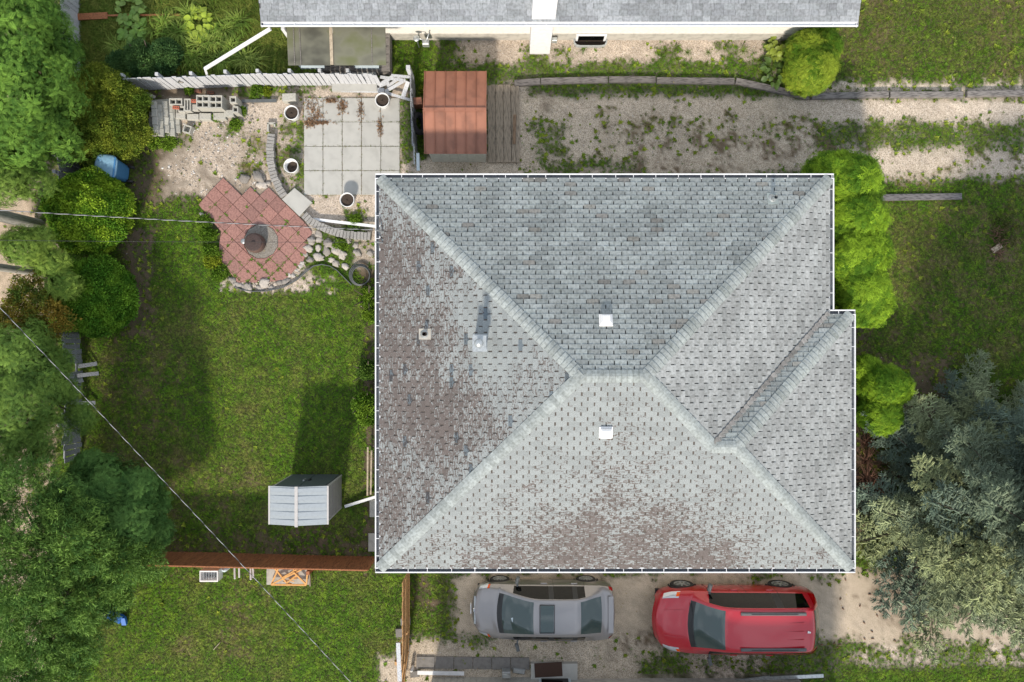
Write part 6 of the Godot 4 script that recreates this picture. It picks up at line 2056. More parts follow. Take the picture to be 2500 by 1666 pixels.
func car(t: Node3D, st: Array, g: Dictionary, paint: Material) -> Shell:
	var s := shell(st, g.nose, g.tail, 4)
	# j bands: 0..5 lower side (+z), 6..8 greenhouse (+z), 9 pillar edge, 10..15 top, mirrored
	var top := func(j: int) -> bool: return j >= 9 and j <= 16
	var ws := func(x: float, j: int) -> bool: return x > g.ws0 and x < g.ws1 and j >= 10 and j <= 15
	var rw := func(x: float, j: int) -> bool: return x > g.rw0 and x < g.rw1 and j >= 10 and j <= 15
	var side := func(x: float, j: int) -> bool: return x > g.sw0 and x < g.sw1 and ((j >= 6 and j <= 7) or (j >= 18 and j <= 19))
	var trim := func(x: float, j: int) -> bool: return side.call(x, j) and false
	var body := func(x: float, j: int) -> bool: return not ws.call(x, j) and not rw.call(x, j) and not side.call(x, j)
	shell_part(s, body, "body", paint, t)
	shell_part(s, func(x: float, j: int) -> bool: return ws.call(x, j) and x > g.ws0 + 0.10, "windscreen", M.car_glass, t)
	shell_part(s, func(x: float, j: int) -> bool: return ws.call(x, j) and x <= g.ws0 + 0.10, "cowl", M.black_plastic, t)
	shell_part(s, rw, "rear_window", M.car_glass, t)
	var pillars: Array = g.pillars
	var isp := func(x: float) -> bool:
		for q in pillars:
			if absf(x - q) < 0.045: return true
		return false
	shell_part(s, func(x: float, j: int) -> bool: return side.call(x, j) and not isp.call(x) and j < 13, "side_window", M.dark_glass, t)
	shell_part(s, func(x: float, j: int) -> bool: return side.call(x, j) and not isp.call(x) and j > 13, "side_window", M.dark_glass, t)
	shell_part(s, func(x: float, j: int) -> bool: return side.call(x, j) and isp.call(x), "window_pillar", M.black_plastic, t)
	# undertray, so that no light passes through
	var u := MB.new()
	u.box2(Vector3(st[1][0] + 0.1, 0.2, -st[5][4] * 0.8), Vector3(st[-2][0] - 0.1, 0.32, st[5][4] * 0.8))
	part(u, "underbody", M.black_plastic, t, true)
	# interior: seats and shelf seen dimly through the glass
	for q in g.seats:
		for z in [-0.36, 0.36]:
			u = MB.new()
			u.block(Vector3(q, 0.62, z), Vector3(0.5, 0.3, 0.48), 0.0, 0.06)
			u.block_t(Transform3D(Basis(Vector3(0, 0, 1), -0.25), Vector3(q + 0.27, 0.86, z)), Vector3(0.16, 0.55, 0.44), 0.05)
			part(u, "seat", M.grey_plastic, t, true)
	u = MB.new()
	u.box2(Vector3(g.ws0 + 0.05, 0.6, -0.66), Vector3(g.ws0 + 0.45, st[5][2] - 0.04, 0.66))
	part(u, "dashboard", M.grey_plastic, t, true)
	# wheels
	for w in g.wheels:
		for z in [-1.0, 1.0]:
			var c := Vector3(w, g.wr, z * (g.track))
			u = MB.new()
			var p := PackedVector3Array()
			for i in 25:
				var a := TAU * i / 24.0
				for k in 7:
					var pr: Vector2 = [Vector2(0.55, -0.1), Vector2(0.92, -0.11), Vector2(1.0, -0.08), Vector2(1.0, 0.08), Vector2(0.92, 0.11), Vector2(0.72, 0.108), Vector2(0.66, 0.085)][k]
					p.append(c + Vector3(cos(a) * pr.x * g.wr, sin(a) * pr.x * g.wr, pr.y * z))
			u.grid(p, 25, 7)
			var wh := part(u, "wheel", M.rubber, t, true)
			u = MB.new()
			u.tube([c + Vector3(0, 0, z * 0.02), c + Vector3(0, 0, z * 0.075)], g.wr * 0.66, 20)
			part(u, "rim", M.black_plastic, wh, true)
			u = MB.new()
			for k in g.spokes:
				var a: float = TAU * k / g.spokes
				var d := Vector3(cos(a), sin(a), 0)
				u.bar(c + d * 0.03 + Vector3(0, 0, z * 0.095), c + d * g.wr * 0.66 + Vector3(0, 0, z * 0.09), g.spoke_w, 0.02, Vector3(0, 0, z))
			u.tube([c + Vector3(0, 0, z * 0.07), c + Vector3(0, 0, z * 0.11)], 0.06, 12)
			var ringp := []
			for k in 25: ringp.append(c + Vector3(cos(TAU * k / 24.0), sin(TAU * k / 24.0), 0) * g.wr * 0.655 + Vector3(0, 0, z * 0.09))
			u.tube(ringp, 0.014, 6, false)
			part(u, "spokes", M[g.rim], wh, true)
			u = MB.new()
			var arc := []
			for k in 15:
				var a := lerpf(-0.15, PI + 0.15, k / 14.0)
				arc.append(Vector3(w + cos(a) * (g.wr + 0.05), g.wr + sin(a) * (g.wr + 0.05), z * (g.track + 0.055)))
			u.tube(arc, 0.03, 6)
			part(u, "wheel_arch", M.black_plastic, t, true)
	# door seams and handles on both sides, roughly where the doors end
	for z in [-1.0, 1.0]:
		for x in g.doors:
			var i := 0
			while i < s.nu - 2 and s.xs[i] < x: i += 1
			u = MB.new()
			for j in range(1, 6):
				var ja: int = j if z > 0 else s.nv - 1 - j; var jb: int = j + 1 if z > 0 else s.nv - 2 - j
				u.bar(s.p[i * s.nv + ja] + s.n[i * s.nv + ja] * 0.001, s.p[i * s.nv + jb] + s.n[i * s.nv + jb] * 0.001, 0.008, 0.008, Vector3(0, 0, z))
			part(u, "door_seam", M.black_plastic, t, true)
		for x in g.handles:
			var i := 0
			while i < s.nu - 2 and s.xs[i] < x: i += 1
			var q := s.p[i * s.nv + (4 if z > 0 else s.nv - 5)]
			u = MB.new()
			u.block(q + Vector3(0, -0.03, z * 0.02), Vector3(0.2, 0.03, 0.04), 0.0, 0.01)
			part(u, "door_handle", paint, t, true)
		# mirror
		u = MB.new()
		var mq := Vector3(g.mirror.x, g.mirror.y, z * g.mirror.z)
		u.bar(mq - Vector3(0, 0.03, z * 0.12), mq, 0.05, 0.04)
		u.block_t(Transform3D(Basis(Vector3.UP, z * 0.25), mq + Vector3(0, 0.02, z * 0.08)), Vector3(0.10, 0.15, 0.22), 0.035)
		part(u, "mirror", M[g.mirror_mat], t, true)
	return s

func patch(s: Shell, t: Node, x0: float, x1: float, ja: int, jb: int, called: String, m: Material, push := 0.006, col := Color(1, 1, 1)) -> void:
	shell_part(s, func(x: float, j: int) -> bool: return x > x0 and x < x1 and j >= ja and j < jb, called, m, t, col, push)

func cars() -> void:
	var gl := StandardMaterial3D.new(); gl.resource_name = "car_glass"; gl.albedo_color = Color(0.20, 0.27, 0.265); gl.roughness = 0.03; gl.metallic_specular = 0.8
	M["car_glass"] = gl
	var ms := StandardMaterial3D.new(); ms.resource_name = "mauve_silver"; ms.albedo_color = lin(0.28, 0.268, 0.268); ms.metallic = 0.55; ms.roughness = 0.34; ms.clearcoat_enabled = true; ms.clearcoat = 1.0; ms.clearcoat_roughness = 0.05; ms.vertex_color_use_as_albedo = true
	var mr := StandardMaterial3D.new(); mr.resource_name = "bright_red"; mr.albedo_color = lin(0.42, 0.008, 0.022); mr.metallic = 0.1; mr.roughness = 0.35; mr.clearcoat_enabled = true; mr.clearcoat = 1.0; mr.clearcoat_roughness = 0.04; mr.vertex_color_use_as_albedo = true
	var lens := StandardMaterial3D.new(); lens.albedo_color = Color(0.78, 0.80, 0.82); lens.roughness = 0.08; lens.metallic = 0.3; M["lens"] = lens
	var amber := StandardMaterial3D.new(); amber.albedo_color = Color(0.9, 0.35, 0.05); amber.roughness = 0.1; M["amber"] = amber
	var tail := StandardMaterial3D.new(); tail.albedo_color = Color(0.6, 0.02, 0.05); tail.roughness = 0.1; M["tail"] = tail
	var chrome := StandardMaterial3D.new(); chrome.albedo_color = Color(0.85, 0.86, 0.88); chrome.roughness = 0.12; chrome.metallic = 0.95; M["chrome"] = chrome
	# grey sedan
	var t := thing("parked_sedan", Vector3(0.94, 0, 8.19), "mauve grey four-door sedan with sunroof, the left of two parked cars", "car", "cars on the lower driveway")
	var st := [[-2.17, 0.32, 0.50, 0.53, 0.52, 0.46], [-2.10, 0.24, 0.58, 0.62, 0.70, 0.60], [-1.95, 0.20, 0.66, 0.71, 0.78, 0.66], [-1.7, 0.2, 0.74, 0.80, 0.83, 0.69], [-1.46, 0.2, 0.81, 0.89, 0.845, 0.69], [-1.38, 0.2, 0.83, 0.915, 0.845, 0.685], [-0.85, 0.2, 0.90, 1.17, 0.85, 0.62], [-0.31, 0.2, 0.93, 1.37, 0.855, 0.555], [0.3, 0.2, 0.95, 1.415, 0.855, 0.55], [0.8, 0.2, 0.95, 1.41, 0.855, 0.55], [1.1, 0.2, 0.95, 1.36, 0.85, 0.56], [1.75, 0.2, 0.95, 1.05, 0.84, 0.63], [2.03, 0.22, 0.92, 1.0, 0.80, 0.63], [2.14, 0.3, 0.85, 0.95, 0.74, 0.58], [2.17, 0.38, 0.7, 0.8, 0.68, 0.5]]
	var s := car(t, st, {nose = 0.24, tail = 0.10, ws0 = -1.40, ws1 = -0.31, rw0 = 1.1, rw1 = 1.75, sw0 = -0.92, sw1 = 1.32, pillars = [0.18, 0.95], wheels = [-1.32, 1.34], wr = 0.31, track = 0.755, spokes = 9, spoke_w = 0.035, rim = "plain_steel", doors = [-0.98, 0.16, 1.12], handles = [-0.05, 0.92], mirror = Vector3(-0.78, 0.98, 0.93), mirror_mat = "grey_plastic", seats = [-0.25, 0.65]}, ms)
	var b := MB.new()
	var sr := PackedVector3Array()
	for i in 5:
		for j in 9:
			var z := lerpf(-0.40, 0.40, j / 8.0)
			sr.append(Vector3(lerpf(-0.10, 0.29, i / 4.0), 1.462 - 0.05 * pow(z / 0.6, 2.0), z))
	b.grid(sr, 5, 9, true)
	part(b, "sunroof", M.car_glass, t, true)
	b = MB.new()
	for q in [[-0.12, -0.41, -0.12, 0.41], [0.31, -0.41, 0.31, 0.41], [-0.12, -0.41, 0.31, -0.41], [-0.12, 0.41, 0.31, 0.41]]:
		b.bar(Vector3(q[0], 1.445, q[1]), Vector3(q[2], 1.445, q[3]), 0.02, 0.02)
	part(b, "sunroof_seal", M.black_plastic, t, true)
	patch(s, t, -2.06, -1.80, 4, 8, "headlight", M.lens); patch(s, t, -2.06, -1.80, 18, 22, "headlight", M.lens)
	patch(s, t, -1.82, -1.76, 18, 21, "turn_signal", M.amber, 0.008); patch(s, t, -1.82, -1.76, 5, 8, "turn_signal", M.amber, 0.008)
	patch(s, t, 2.0, 2.15, 4, 7, "tail_light", M.tail); patch(s, t, 2.0, 2.15, 19, 22, "tail_light", M.tail)
	b = MB.new(); b.bar(Vector3(-2.07, 0.64, -0.42), Vector3(-2.07, 0.64, 0.42), 0.05, 0.06); b.bar(Vector3(-2.08, 0.57, -0.40), Vector3(-2.08, 0.57, 0.40), 0.03, 0.03)
	part(b, "grille", M.plain_steel, t, true)
	b = MB.new(); b.block(Vector3(-2.10, 0.66, 0.0), Vector3(0.05, 0.06, 0.12), 0.0, 0.015)
	part(b, "emblem", M.chrome, t, true)
	b = MB.new(); b.block(Vector3(-2.20, 0.48, 0.0), Vector3(0.03, 0.14, 0.31), 0.0, 0.005)
	part(b, "licence_plate", M.white_plastic, t, true)
	b = MB.new()
	b.tube([Vector3(-1.33, 0.945, -0.50), Vector3(-1.30, 0.955, -0.2), Vector3(-1.36, 0.95, 0.12)], 0.012, 6)
	part(b, "wiper", M.black_plastic, t, true)
	b = MB.new(); b.tube([Vector3(-1.30, 0.95, 0.0), Vector3(-1.27, 0.965, 0.3), Vector3(-1.20, 0.96, 0.52)], 0.012, 6)
	part(b, "wiper", M.black_plastic, t, true)
	b = MB.new(); b.bar(Vector3(2.02, 1.075, -0.55), Vector3(2.02, 1.075, 0.55), 0.15, 0.025); b.bar(Vector3(2.02, 1.03, -0.5), Vector3(2.02, 1.07, -0.5), 0.05, 0.03); b.bar(Vector3(2.02, 1.03, 0.5), Vector3(2.02, 1.07, 0.5), 0.05, 0.03)
	part(b, "spoiler", ms, t, true)
	b = MB.new(); b.box_t(Transform3D(Basis(Vector3.UP, 0.3) * Basis(Vector3(0, 0, 1), 0.2), Vector3(-0.92, 1.165, 0.12)), Vector3(0.07, 0.006, 0.13))
	part(b, "windscreen_sticker", M.sky_board, t, true)
	# red sport utility
	t = thing("parked_suv", Vector3(6.74, 0, 8.44), "bright red sport utility car with grey roof rails, the right of two parked cars", "car", "cars on the lower driveway")
	st = [[-2.49, 0.35, 0.62, 0.68, 0.62, 0.54], [-2.41, 0.28, 0.80, 0.87, 0.80, 0.69], [-2.2, 0.25, 0.90, 0.98, 0.90, 0.75], [-1.8, 0.25, 0.98, 1.06, 0.945, 0.78], [-1.54, 0.25, 1.02, 1.11, 0.955, 0.78], [-1.46, 0.25, 1.04, 1.13, 0.955, 0.775], [-1.0, 0.25, 1.08, 1.42, 0.96, 0.70], [-0.54, 0.25, 1.10, 1.66, 0.96, 0.655], [0.0, 0.25, 1.11, 1.73, 0.96, 0.65], [1.0, 0.25, 1.12, 1.74, 0.96, 0.65], [1.9, 0.25, 1.13, 1.69, 0.95, 0.645], [2.12, 0.25, 1.12, 1.60, 0.94, 0.64], [2.38, 0.28, 1.09, 1.25, 0.90, 0.67], [2.46, 0.36, 0.9, 1.02, 0.85, 0.62], [2.49, 0.45, 0.75, 0.85, 0.78, 0.55]]
	s = car(t, st, {nose = 0.26, tail = 0.12, ws0 = -1.50, ws1 = -0.54, rw0 = 2.12, rw1 = 2.38, sw0 = -0.98, sw1 = 2.02, pillars = [0.04, 1.1], wheels = [-1.5, 1.52], wr = 0.365, track = 0.86, spokes = 7, spoke_w = 0.05, rim = "galvanised", doors = [-1.05, 0.06, 1.2], handles = [-0.15, 0.95], mirror = Vector3(-0.85, 1.18, 1.02), mirror_mat = "grey_plastic", seats = [-0.3, 0.75]}, mr)
	patch(s, t, -2.36, -1.95, 5, 9, "headlight", M.lens); patch(s, t, -2.36, -1.95, 17, 21, "headlight", M.lens)
	patch(s, t, -2.02, -1.93, 18, 20, "turn_signal", M.amber, 0.009); patch(s, t, -2.02, -1.93, 6, 8, "turn_signal", M.amber, 0.009)
	patch(s, t, 2.2, 2.4, 5, 8, "tail_light", M.tail); patch(s, t, 2.2, 2.4, 18, 21, "tail_light", M.tail)
	for z in [-0.52, 0.52]:
		b = MB.new()
		b.block(Vector3(0.85, 1.785, z), Vector3(1.9, 0.05, 0.09), 0.0, 0.02)
		var rl := part(b, "roof_rail", M.grey_plastic, t, true)
		b = MB.new()
		b.bar(Vector3(0.2, 1.813, z), Vector3(1.55, 1.813, z), 0.02, 0.01)
		part(b, "rail_slot", M.black_plastic, rl, true)
	for z in [-0.24, 0.0, 0.24]:
		b = MB.new()
		b.bar(Vector3(0.25, 1.765 - 0.03 * absf(z), z), Vector3(1.75, 1.765 - 0.03 * absf(z), z), 0.02, 0.012)
		part(b, "roof_crease", mr, t, true)
	b = MB.new(); b.tube([Vector3(1.86, 1.73, 0.02), Vector3(1.93, 1.77, 0.02)], [0.04, 0.02], 10)
	part(b, "antenna", M.white_plastic, t, true)
	b = MB.new()
	for k in 3: b.bar(Vector3(-2.38 + k * 0.025, 0.78 + k * 0.035, -0.36), Vector3(-2.38 + k * 0.025, 0.78 + k * 0.035, 0.36), 0.05, 0.02)
	part(b, "grille", M.chrome, t, true)
	b = MB.new(); b.bar(Vector3(-2.40, 0.83, -0.05), Vector3(-2.32, 0.9, 0.05), 0.03, 0.03)
	part(b, "emblem", M.black_plastic, t, true)
	for z in [-0.38, 0.38]:
		b = MB.new()
		b.bar(Vector3(-2.18, 1.013, z), Vector3(-1.62, 1.125, z * 1.12), 0.014, 0.008)
		part(b, "bonnet_crease", mr, t, true)
	b = MB.new(); b.tube([Vector3(-1.42, 1.17, -0.62), Vector3(-1.36, 1.20, -0.25), Vector3(-1.43, 1.175, 0.1)], 0.013, 6)
	part(b, "wiper", M.black_plastic, t, true)
	b = MB.new(); b.tube([Vector3(-1.40, 1.18, 0.0), Vector3(-1.34, 1.2, 0.35), Vector3(-1.28, 1.19, 0.6)], 0.013, 6)
	part(b, "wiper", M.black_plastic, t, true)

# ---------------------------------------------------------------- plants
func lobe(x: float, y: float, h: float, r: float, rh := 0.0) -> Array:
	return [at(x, y, h), Vector3(r, rh if rh > 0.0 else r * 0.8, r)]

func tree(called: String, label: String, cat: String, base: Vector3, lobes: Array, count: int, me: Mesh, c1: Color, c2: Color, size: Array, sd: int, r := 0.12, shell_ := 0.5, gap := -2.0, group := "") -> void:
	rng.seed = sd
	var t := thing(called, base, label, cat, group)
	limbs(t, base, lobes, r)
	crown(t, lobes, count, me, c1, c2, size, sd, shell_, null, "crown", 0.25, 0.3, gap)

func shrub(label: String, base: Vector3, lobes: Array, count: int, me: Mesh, c1: Color, c2: Color, size: Array, sd: int, group := "", lump := 0.16) -> void:
	rng.seed = sd
	var t := thing("shrub", base, label, "shrub", group)
	var b := MB.new()
	for k in 5:
		var a := TAU * k / 5.0
		b.tube([base, base + Vector3(cos(a) * 0.15, 0.35, sin(a) * 0.15), base + Vector3(cos(a) * 0.4, 0.75, sin(a) * 0.4)], [0.035, 0.028, 0.012], 6)
	part(b, "stems", M.bark, t)
	# an inner shell of the same leaves keeps the far ground from showing through
	crown(t, lobes, count, me, c1, c2, size, sd, 0.28, null, "foliage", 0.35, lump)
	var inner := []
	for lo in lobes: inner.append([lo[0], lo[1] * 0.74])
	crown(t, inner, count / 3, me, c1, c2, size, sd + 7, 0.3, null, "inner_foliage", 0.35, lump)

func plants() -> void:
	var ash := [frond(6, 0.30, 0.10, 0.036, 1, 3), frond(7, 0.34, 0.085, 0.028, 2, 3)]
	var cedar := frond(5, 0.13, 0.055, 0.015, 9, 4)
	var willow := leafset(16, 0.11, 0.02, 0.11, 3)
	var small := leafset(14, 0.055, 0.032, 0.075, 4)
	var fine := leafset(22, 0.055, 0.013, 0.07, 5)
	var broad := leafset(9, 0.10, 0.06, 0.08, 6)
	# trees of the back lane
	tree("lane_tree", "large leafy tree in the upper left corner over the lane", "tree", at(30, 170), [lobe(20, 20, 4.4, 1.3), lobe(95, 60, 3.6, 0.75), lobe(110, 130, 3.4, 0.8), lobe(20, 160, 4.4, 1.4), lobe(100, 215, 3.2, 0.95), lobe(15, 300, 3.8, 1.2), lobe(105, 310, 2.8, 0.8), lobe(165, 130, 2.6, 0.4), lobe(150, 355, 2.2, 0.5), lobe(60, 385, 2.8, 0.6)], 9500, ash[0], Color(0.04, 0.11, 0.018), Color(0.16, 0.30, 0.045), [0.38, 0.68], 301, 0.12, 0.75, -0.22)
	tree("lane_tree", "slender lane tree above the first utility pole", "tree", at(30, 430), [lobe(10, 425, 3.2, 0.7), lobe(85, 450, 2.6, 0.42)], 1100, ash[1], Color(0.06, 0.13, 0.022), Color(0.20, 0.31, 0.055), [0.4, 0.7], 302, 0.04, 0.7, -0.2)
	tree("lane_tree", "small pale lane tree between the two utility poles", "tree", at(70, 622), [lobe(45, 607, 3.0, 0.5), lobe(120, 640, 2.4, 0.42), lobe(160, 690, 2.1, 0.4), lobe(95, 590, 2.6, 0.35)], 1700, ash[1], Color(0.075, 0.155, 0.025), Color(0.25, 0.36, 0.06), [0.4, 0.7], 308, 0.04, 0.7, -0.2)
	tree("lane_tree", "small tree with orange and yellow tinged leaves at the left edge", "tree", at(95, 790), [lobe(70, 745, 2.4, 0.72), lobe(110, 790, 2.2, 0.6), lobe(40, 790, 2.5, 0.6), lobe(20, 840, 2.8, 0.7)], 1700, small, Color(0.09, 0.15, 0.022), Color(0.36, 0.25, 0.04), [0.9, 1.5], 303, 0.07, 0.7)
	tree("lane_tree", "spreading tree over the ruined back fence at left", "tree", at(100, 960), [lobe(40, 870, 3.2, 0.95), lobe(95, 945, 3.0, 0.75), lobe(20, 980, 3.4, 1.1), lobe(195, 1015, 2.2, 0.42), lobe(135, 890, 2.5, 0.4), lobe(80, 1060, 3.0, 0.75), lobe(15, 1090, 3.3, 0.9), lobe(160, 960, 2.3, 0.36), lobe(110, 850, 2.2, 0.35)], 6200, ash[1], Color(0.06, 0.13, 0.027), Color(0.17, 0.28, 0.05), [0.38, 0.66], 304, 0.1, 0.7, -0.25)
	tree("lane_tree", "dark green tree reaching over the stained fence's left end", "tree", at(330, 1215), [lobe(250, 1190, 2.7, 0.75), lobe(325, 1195, 2.4, 0.7), lobe(370, 1245, 1.9, 0.5), lobe(385, 1300, 1.7, 0.42), lobe(300, 1270, 2.6, 0.8), lobe(185, 1230, 3.0, 0.8), lobe(225, 1140, 2.5, 0.45)], 6800, ash[0], Color(0.04, 0.105, 0.024), Color(0.11, 0.22, 0.05), [0.38, 0.66], 305, 0.1, 0.65, -0.3)
	tree("willow_tree", "broad willow with narrow leaves filling the lower left corner", "tree", at(180, 1390), [lobe(60, 1240, 4.4, 1.1), lobe(150, 1330, 4.2, 1.1), lobe(270, 1370, 3.2, 0.85), lobe(355, 1370, 2.5, 0.5), lobe(60, 1400, 4.6, 1.2), lobe(180, 1450, 3.6, 0.95), lobe(275, 1450, 2.6, 0.5), lobe(262, 1500, 2.2, 0.3), lobe(70, 1540, 3.9, 1.05), lobe(170, 1560, 3.1, 0.8), lobe(50, 1640, 3.7, 0.95), lobe(150, 1650, 2.9, 0.65), lobe(15, 1310, 4.8, 1.1)], 8200, willow, Color(0.055, 0.135, 0.03), Color(0.18, 0.31, 0.06), [0.8, 1.35], 306, 0.16, 0.7, -0.28)
	# garden shrubs
	shrub("dark green shrub behind the block pile", at(265, 280), [lobe(255, 270, 0.95, 1.05, 0.85), lobe(305, 250, 0.85, 0.65), lobe(300, 330, 0.8, 0.7), lobe(215, 330, 0.9, 0.7), lobe(230, 215, 0.8, 0.6)], 5200, small, Color(0.09, 0.16, 0.018), Color(0.25, 0.30, 0.035), [0.7, 1.2], 311, "", 0.3)
	shrub("round lime green clipped shrub below the blue cart", at(235, 520), [lobe(222, 518, 0.85, 1.18, 0.95), lobe(248, 500, 0.85, 0.85, 0.8), lobe(190, 560, 0.8, 0.7, 0.7)], 9500, broad, Color(0.09, 0.21, 0.016), Color(0.28, 0.42, 0.03), [0.5, 0.95], 312, "two round shrubs by the back lawn", 0.13)
	shrub("round deep green clipped shrub, lower of the pair by the lawn", at(245, 725), [lobe(230, 724, 0.85, 1.17, 0.95), lobe(248, 695, 0.85, 0.8, 0.8)], 9500, broad, Color(0.06, 0.165, 0.014), Color(0.16, 0.31, 0.026), [0.5, 0.9], 313, "two round shrubs by the back lawn", 0.12)
	# cedars
	var hg := "cedar shrubs along the bungalow's right side"
	var hy := Color(0.065, 0.155, 0.010); var hz := Color(0.22, 0.36, 0.022)
	shrub("bright cedar shrub at the bungalow's upper right corner", at(2055, 440), [lobe(2068, 450, 1.6, 0.72, 1.25), lobe(2030, 430, 1.4, 0.5, 1.1), lobe(2010, 425, 1.2, 0.4, 0.9)], 3120, cedar, hy, hz, [1.08, 2.03], 321, hg, 0.2)
	shrub("bright cedar shrub beside the lone timber's end", at(2065, 535), [lobe(2076, 540, 1.6, 0.74, 1.25), lobe(2072, 495, 1.5, 0.6, 1.1)], 2580, cedar, hy, hz, [1.08, 2.03], 322, hg, 0.2)
	shrub("bright cedar shrub in the middle of the right-hand hedge", at(2075, 625), [lobe(2082, 625, 1.6, 0.74, 1.25), lobe(2076, 580, 1.5, 0.6, 1.1)], 2520, cedar, hy, hz, [1.08, 2.03], 323, hg, 0.2)
	shrub("bright cedar shrub at the lower end of the hedge by the roof step", at(2090, 715), [lobe(2096, 702, 1.5, 0.68, 1.15), lobe(2112, 748, 1.2, 0.52, 0.9), lobe(2084, 662, 1.5, 0.6, 1.1)], 3120, cedar, hy, hz, [1.08, 2.03], 324, hg, 0.2)
	shrub("upper of two small cedars between bungalow and spruce", at(2140, 940), [lobe(2158, 945, 1.2, 0.58, 0.85), lobe(2112, 905, 0.8, 0.35, 0.5)], 2160, cedar, hy, hz, [0.94, 1.74], 325, hg, 0.15)
	shrub("lower of two small cedars between bungalow and spruce", at(2130, 1010), [lobe(2145, 1012, 1.1, 0.5, 0.8)], 1560, cedar, hy, hz, [0.94, 1.74], 326, hg, 0.15)
	shrub("big rounded cedar by the white neighbouring house", at(1975, 165), [lobe(1978, 170, 0.9, 0.68, 0.75), lobe(1965, 125, 0.9, 0.48, 0.6), lobe(2012, 120, 0.85, 0.4, 0.5), lobe(1952, 182, 0.7, 0.4, 0.45)], 3120, cedar, Color(0.07, 0.155, 0.01), Color(0.25, 0.33, 0.03), [0.88, 1.59], 327, "", 0.1)
	shrub("small dark cedar tucked under the neighbouring eave", at(1985, 82), [lobe(1990, 80, 0.5, 0.5, 0.45)], 600, cedar, hy, hz, [0.94, 1.59], 328)
	shrub("low green plant against the bungalow's left wall", at(898, 985), [lobe(893, 990, 0.35, 0.36, 0.35), lobe(897, 1020, 0.3, 0.25, 0.3)], 600, broad, Color(0.08, 0.17, 0.016), Color(0.17, 0.28, 0.03), [0.5, 0.9], 329, "plants along the bungalow's left wall", 0.2)
	shrub("dark low plant against the bungalow's left wall", at(900, 910), [lobe(898, 905, 0.3, 0.28, 0.3)], 350, broad, Color(0.05, 0.11, 0.016), Color(0.1, 0.18, 0.03), [0.5, 0.9], 330, "plants along the bungalow's left wall", 0.2)
	shrub("leafy plant behind the edging coil", at(902, 730), [lobe(903, 725, 0.2, 0.3, 0.2), lobe(905, 770, 0.2, 0.22, 0.18)], 380, broad, Color(0.09, 0.18, 0.016), Color(0.19, 0.3, 0.03), [0.4, 0.8], 331, "plants along the bungalow's left wall", 0.2)
	var blade := MB.new()
	rng.seed = 55
	for k in 26:
		var a := R(0, TAU); var l := R(0.3, 0.6)
		var d := Vector3(cos(a), 0, sin(a)); var s := Vector3(-d.z, 0, d.x) * 0.011
		var pp := [Vector3.ZERO, d * l * 0.25 + Vector3(0, l * 0.55, 0), d * l * 0.6 + Vector3(0, l * 0.62, 0), d * l * 0.95 + Vector3(0, l * 0.4, 0)]
		blade.col = Color(1, 1, 1) * R(0.7, 1.2)
		for i in 3:
			var w := 1.0 - i * 0.25
			blade.quad(pp[i] - s * w, pp[i] + s * w, pp[i + 1] + s * (w - 0.25), pp[i + 1] - s * (w - 0.25))
	var tuft_blades := blade.mesh()
	# low plants left of the pavers, and weeds clumps in the gravel
	var lows := [[500, 545, 0.22, "leafy ground plant at the upper left rim of the pavers"], [512, 575, 0.26, "leafy ground plant at the left rim of the pavers"], [518, 620, 0.24, "leafy ground plant beside the lowest left stone"], [540, 668, 0.22, "leafy ground plant at the lower left rim of the pavers"], [521, 640, 0.2, "yellow green ground plant at the left rim of the pavers"], [607, 640, 0.0, ""], [632, 222, 0.17, "green weed clump under the picket fence"], [652, 228, 0.15, "yellow green weed clump right of the fence clump"], [577, 306, 0.18, "leafy weed clump in the pebble bed"], [592, 272, 0.12, "weed tuft at the right end of the block pile"], [410, 350, 0.3, "leafy clump below the paving block stack"], [370, 345, 0.32, "leafy clump between shrub and block stack"], [530, 288, 0.1, "small weed in front of the block row"], [464, 222, 0.16, "weed clump behind the hollow blocks"], [1677, 128, 0.2, "blue green tuft on the upper gravel strip"], [1730, 128, 0.16, "brownish tuft on the upper gravel strip"], [1812, 125, 0.26, "large green tuft on the upper gravel strip"], [1620, 138, 0.14, "small tuft on the upper gravel strip"], [868, 540, 0.2, "weed clump between downspout and bucket"], [865, 555, 0.18, "weed clump under the downspout"], [836, 600, 0.2, "leafy plant among the rocks"], [1035, 222, 0.16, "yellow green vine left of the rusty shed"], [1030, 195, 0.2, "green vine at the rusty shed's upper corner"]]
	for q in lows:
		if q[2] == 0.0: continue
		var c := at(q[0], q[1])
		rng.seed = int(q[0] * 3 + q[1])
		var t := thing("low_plant", c, q[3], "plant", "low plants in the gravel and borders")
		if q[3].contains("tuft on"):
			var tk := Many.new()
			for i in 2: tk.add(Transform3D(Basis(Vector3.UP, R(0, TAU)).scaled(Vector3(1, 0.6, 1) * q[2] * R(1.6, 2.2)), c), Color(0.07, 0.14, 0.05).lerp(Color(0.16, 0.24, 0.03), rng.randf()))
			joined(tk, tuft_blades, "blades", M.leaf, t)
			continue
		var y: bool = q[3].contains("yellow")
		crown(t, [[c + Vector3(0, 0.06, 0), Vector3(q[2], 0.12, q[2])]], int(2200 * q[2] * q[2] + 40), broad, Color(0.08, 0.16, 0.014) if not y else Color(0.14, 0.20, 0.015), Color(0.17, 0.28, 0.03) if not y else Color(0.30, 0.35, 0.03), [0.3, 0.75], rng.seed, 0.6, null, "foliage", 0.8, 0.5)
	# upper left garden: hostas, day lilies, peony
	var hl := MB.new()
	rng.seed = 2
	for k in 1:
		var pts := PackedVector3Array()
		for i in 7:
			var u := i / 6.0
			var w := 0.085 * pow(sin(PI * pow(u, 0.7)), 0.8) + 0.004
			for j in 5:
				var v := j / 4.0 * 2.0 - 1.0
				pts.append(Vector3(v * w, 0.10 * u - 0.16 * u * u + absf(v) * 0.018, u * 0.24))
		hl.grid(pts, 7, 5, true)
	var hm := hl.mesh()
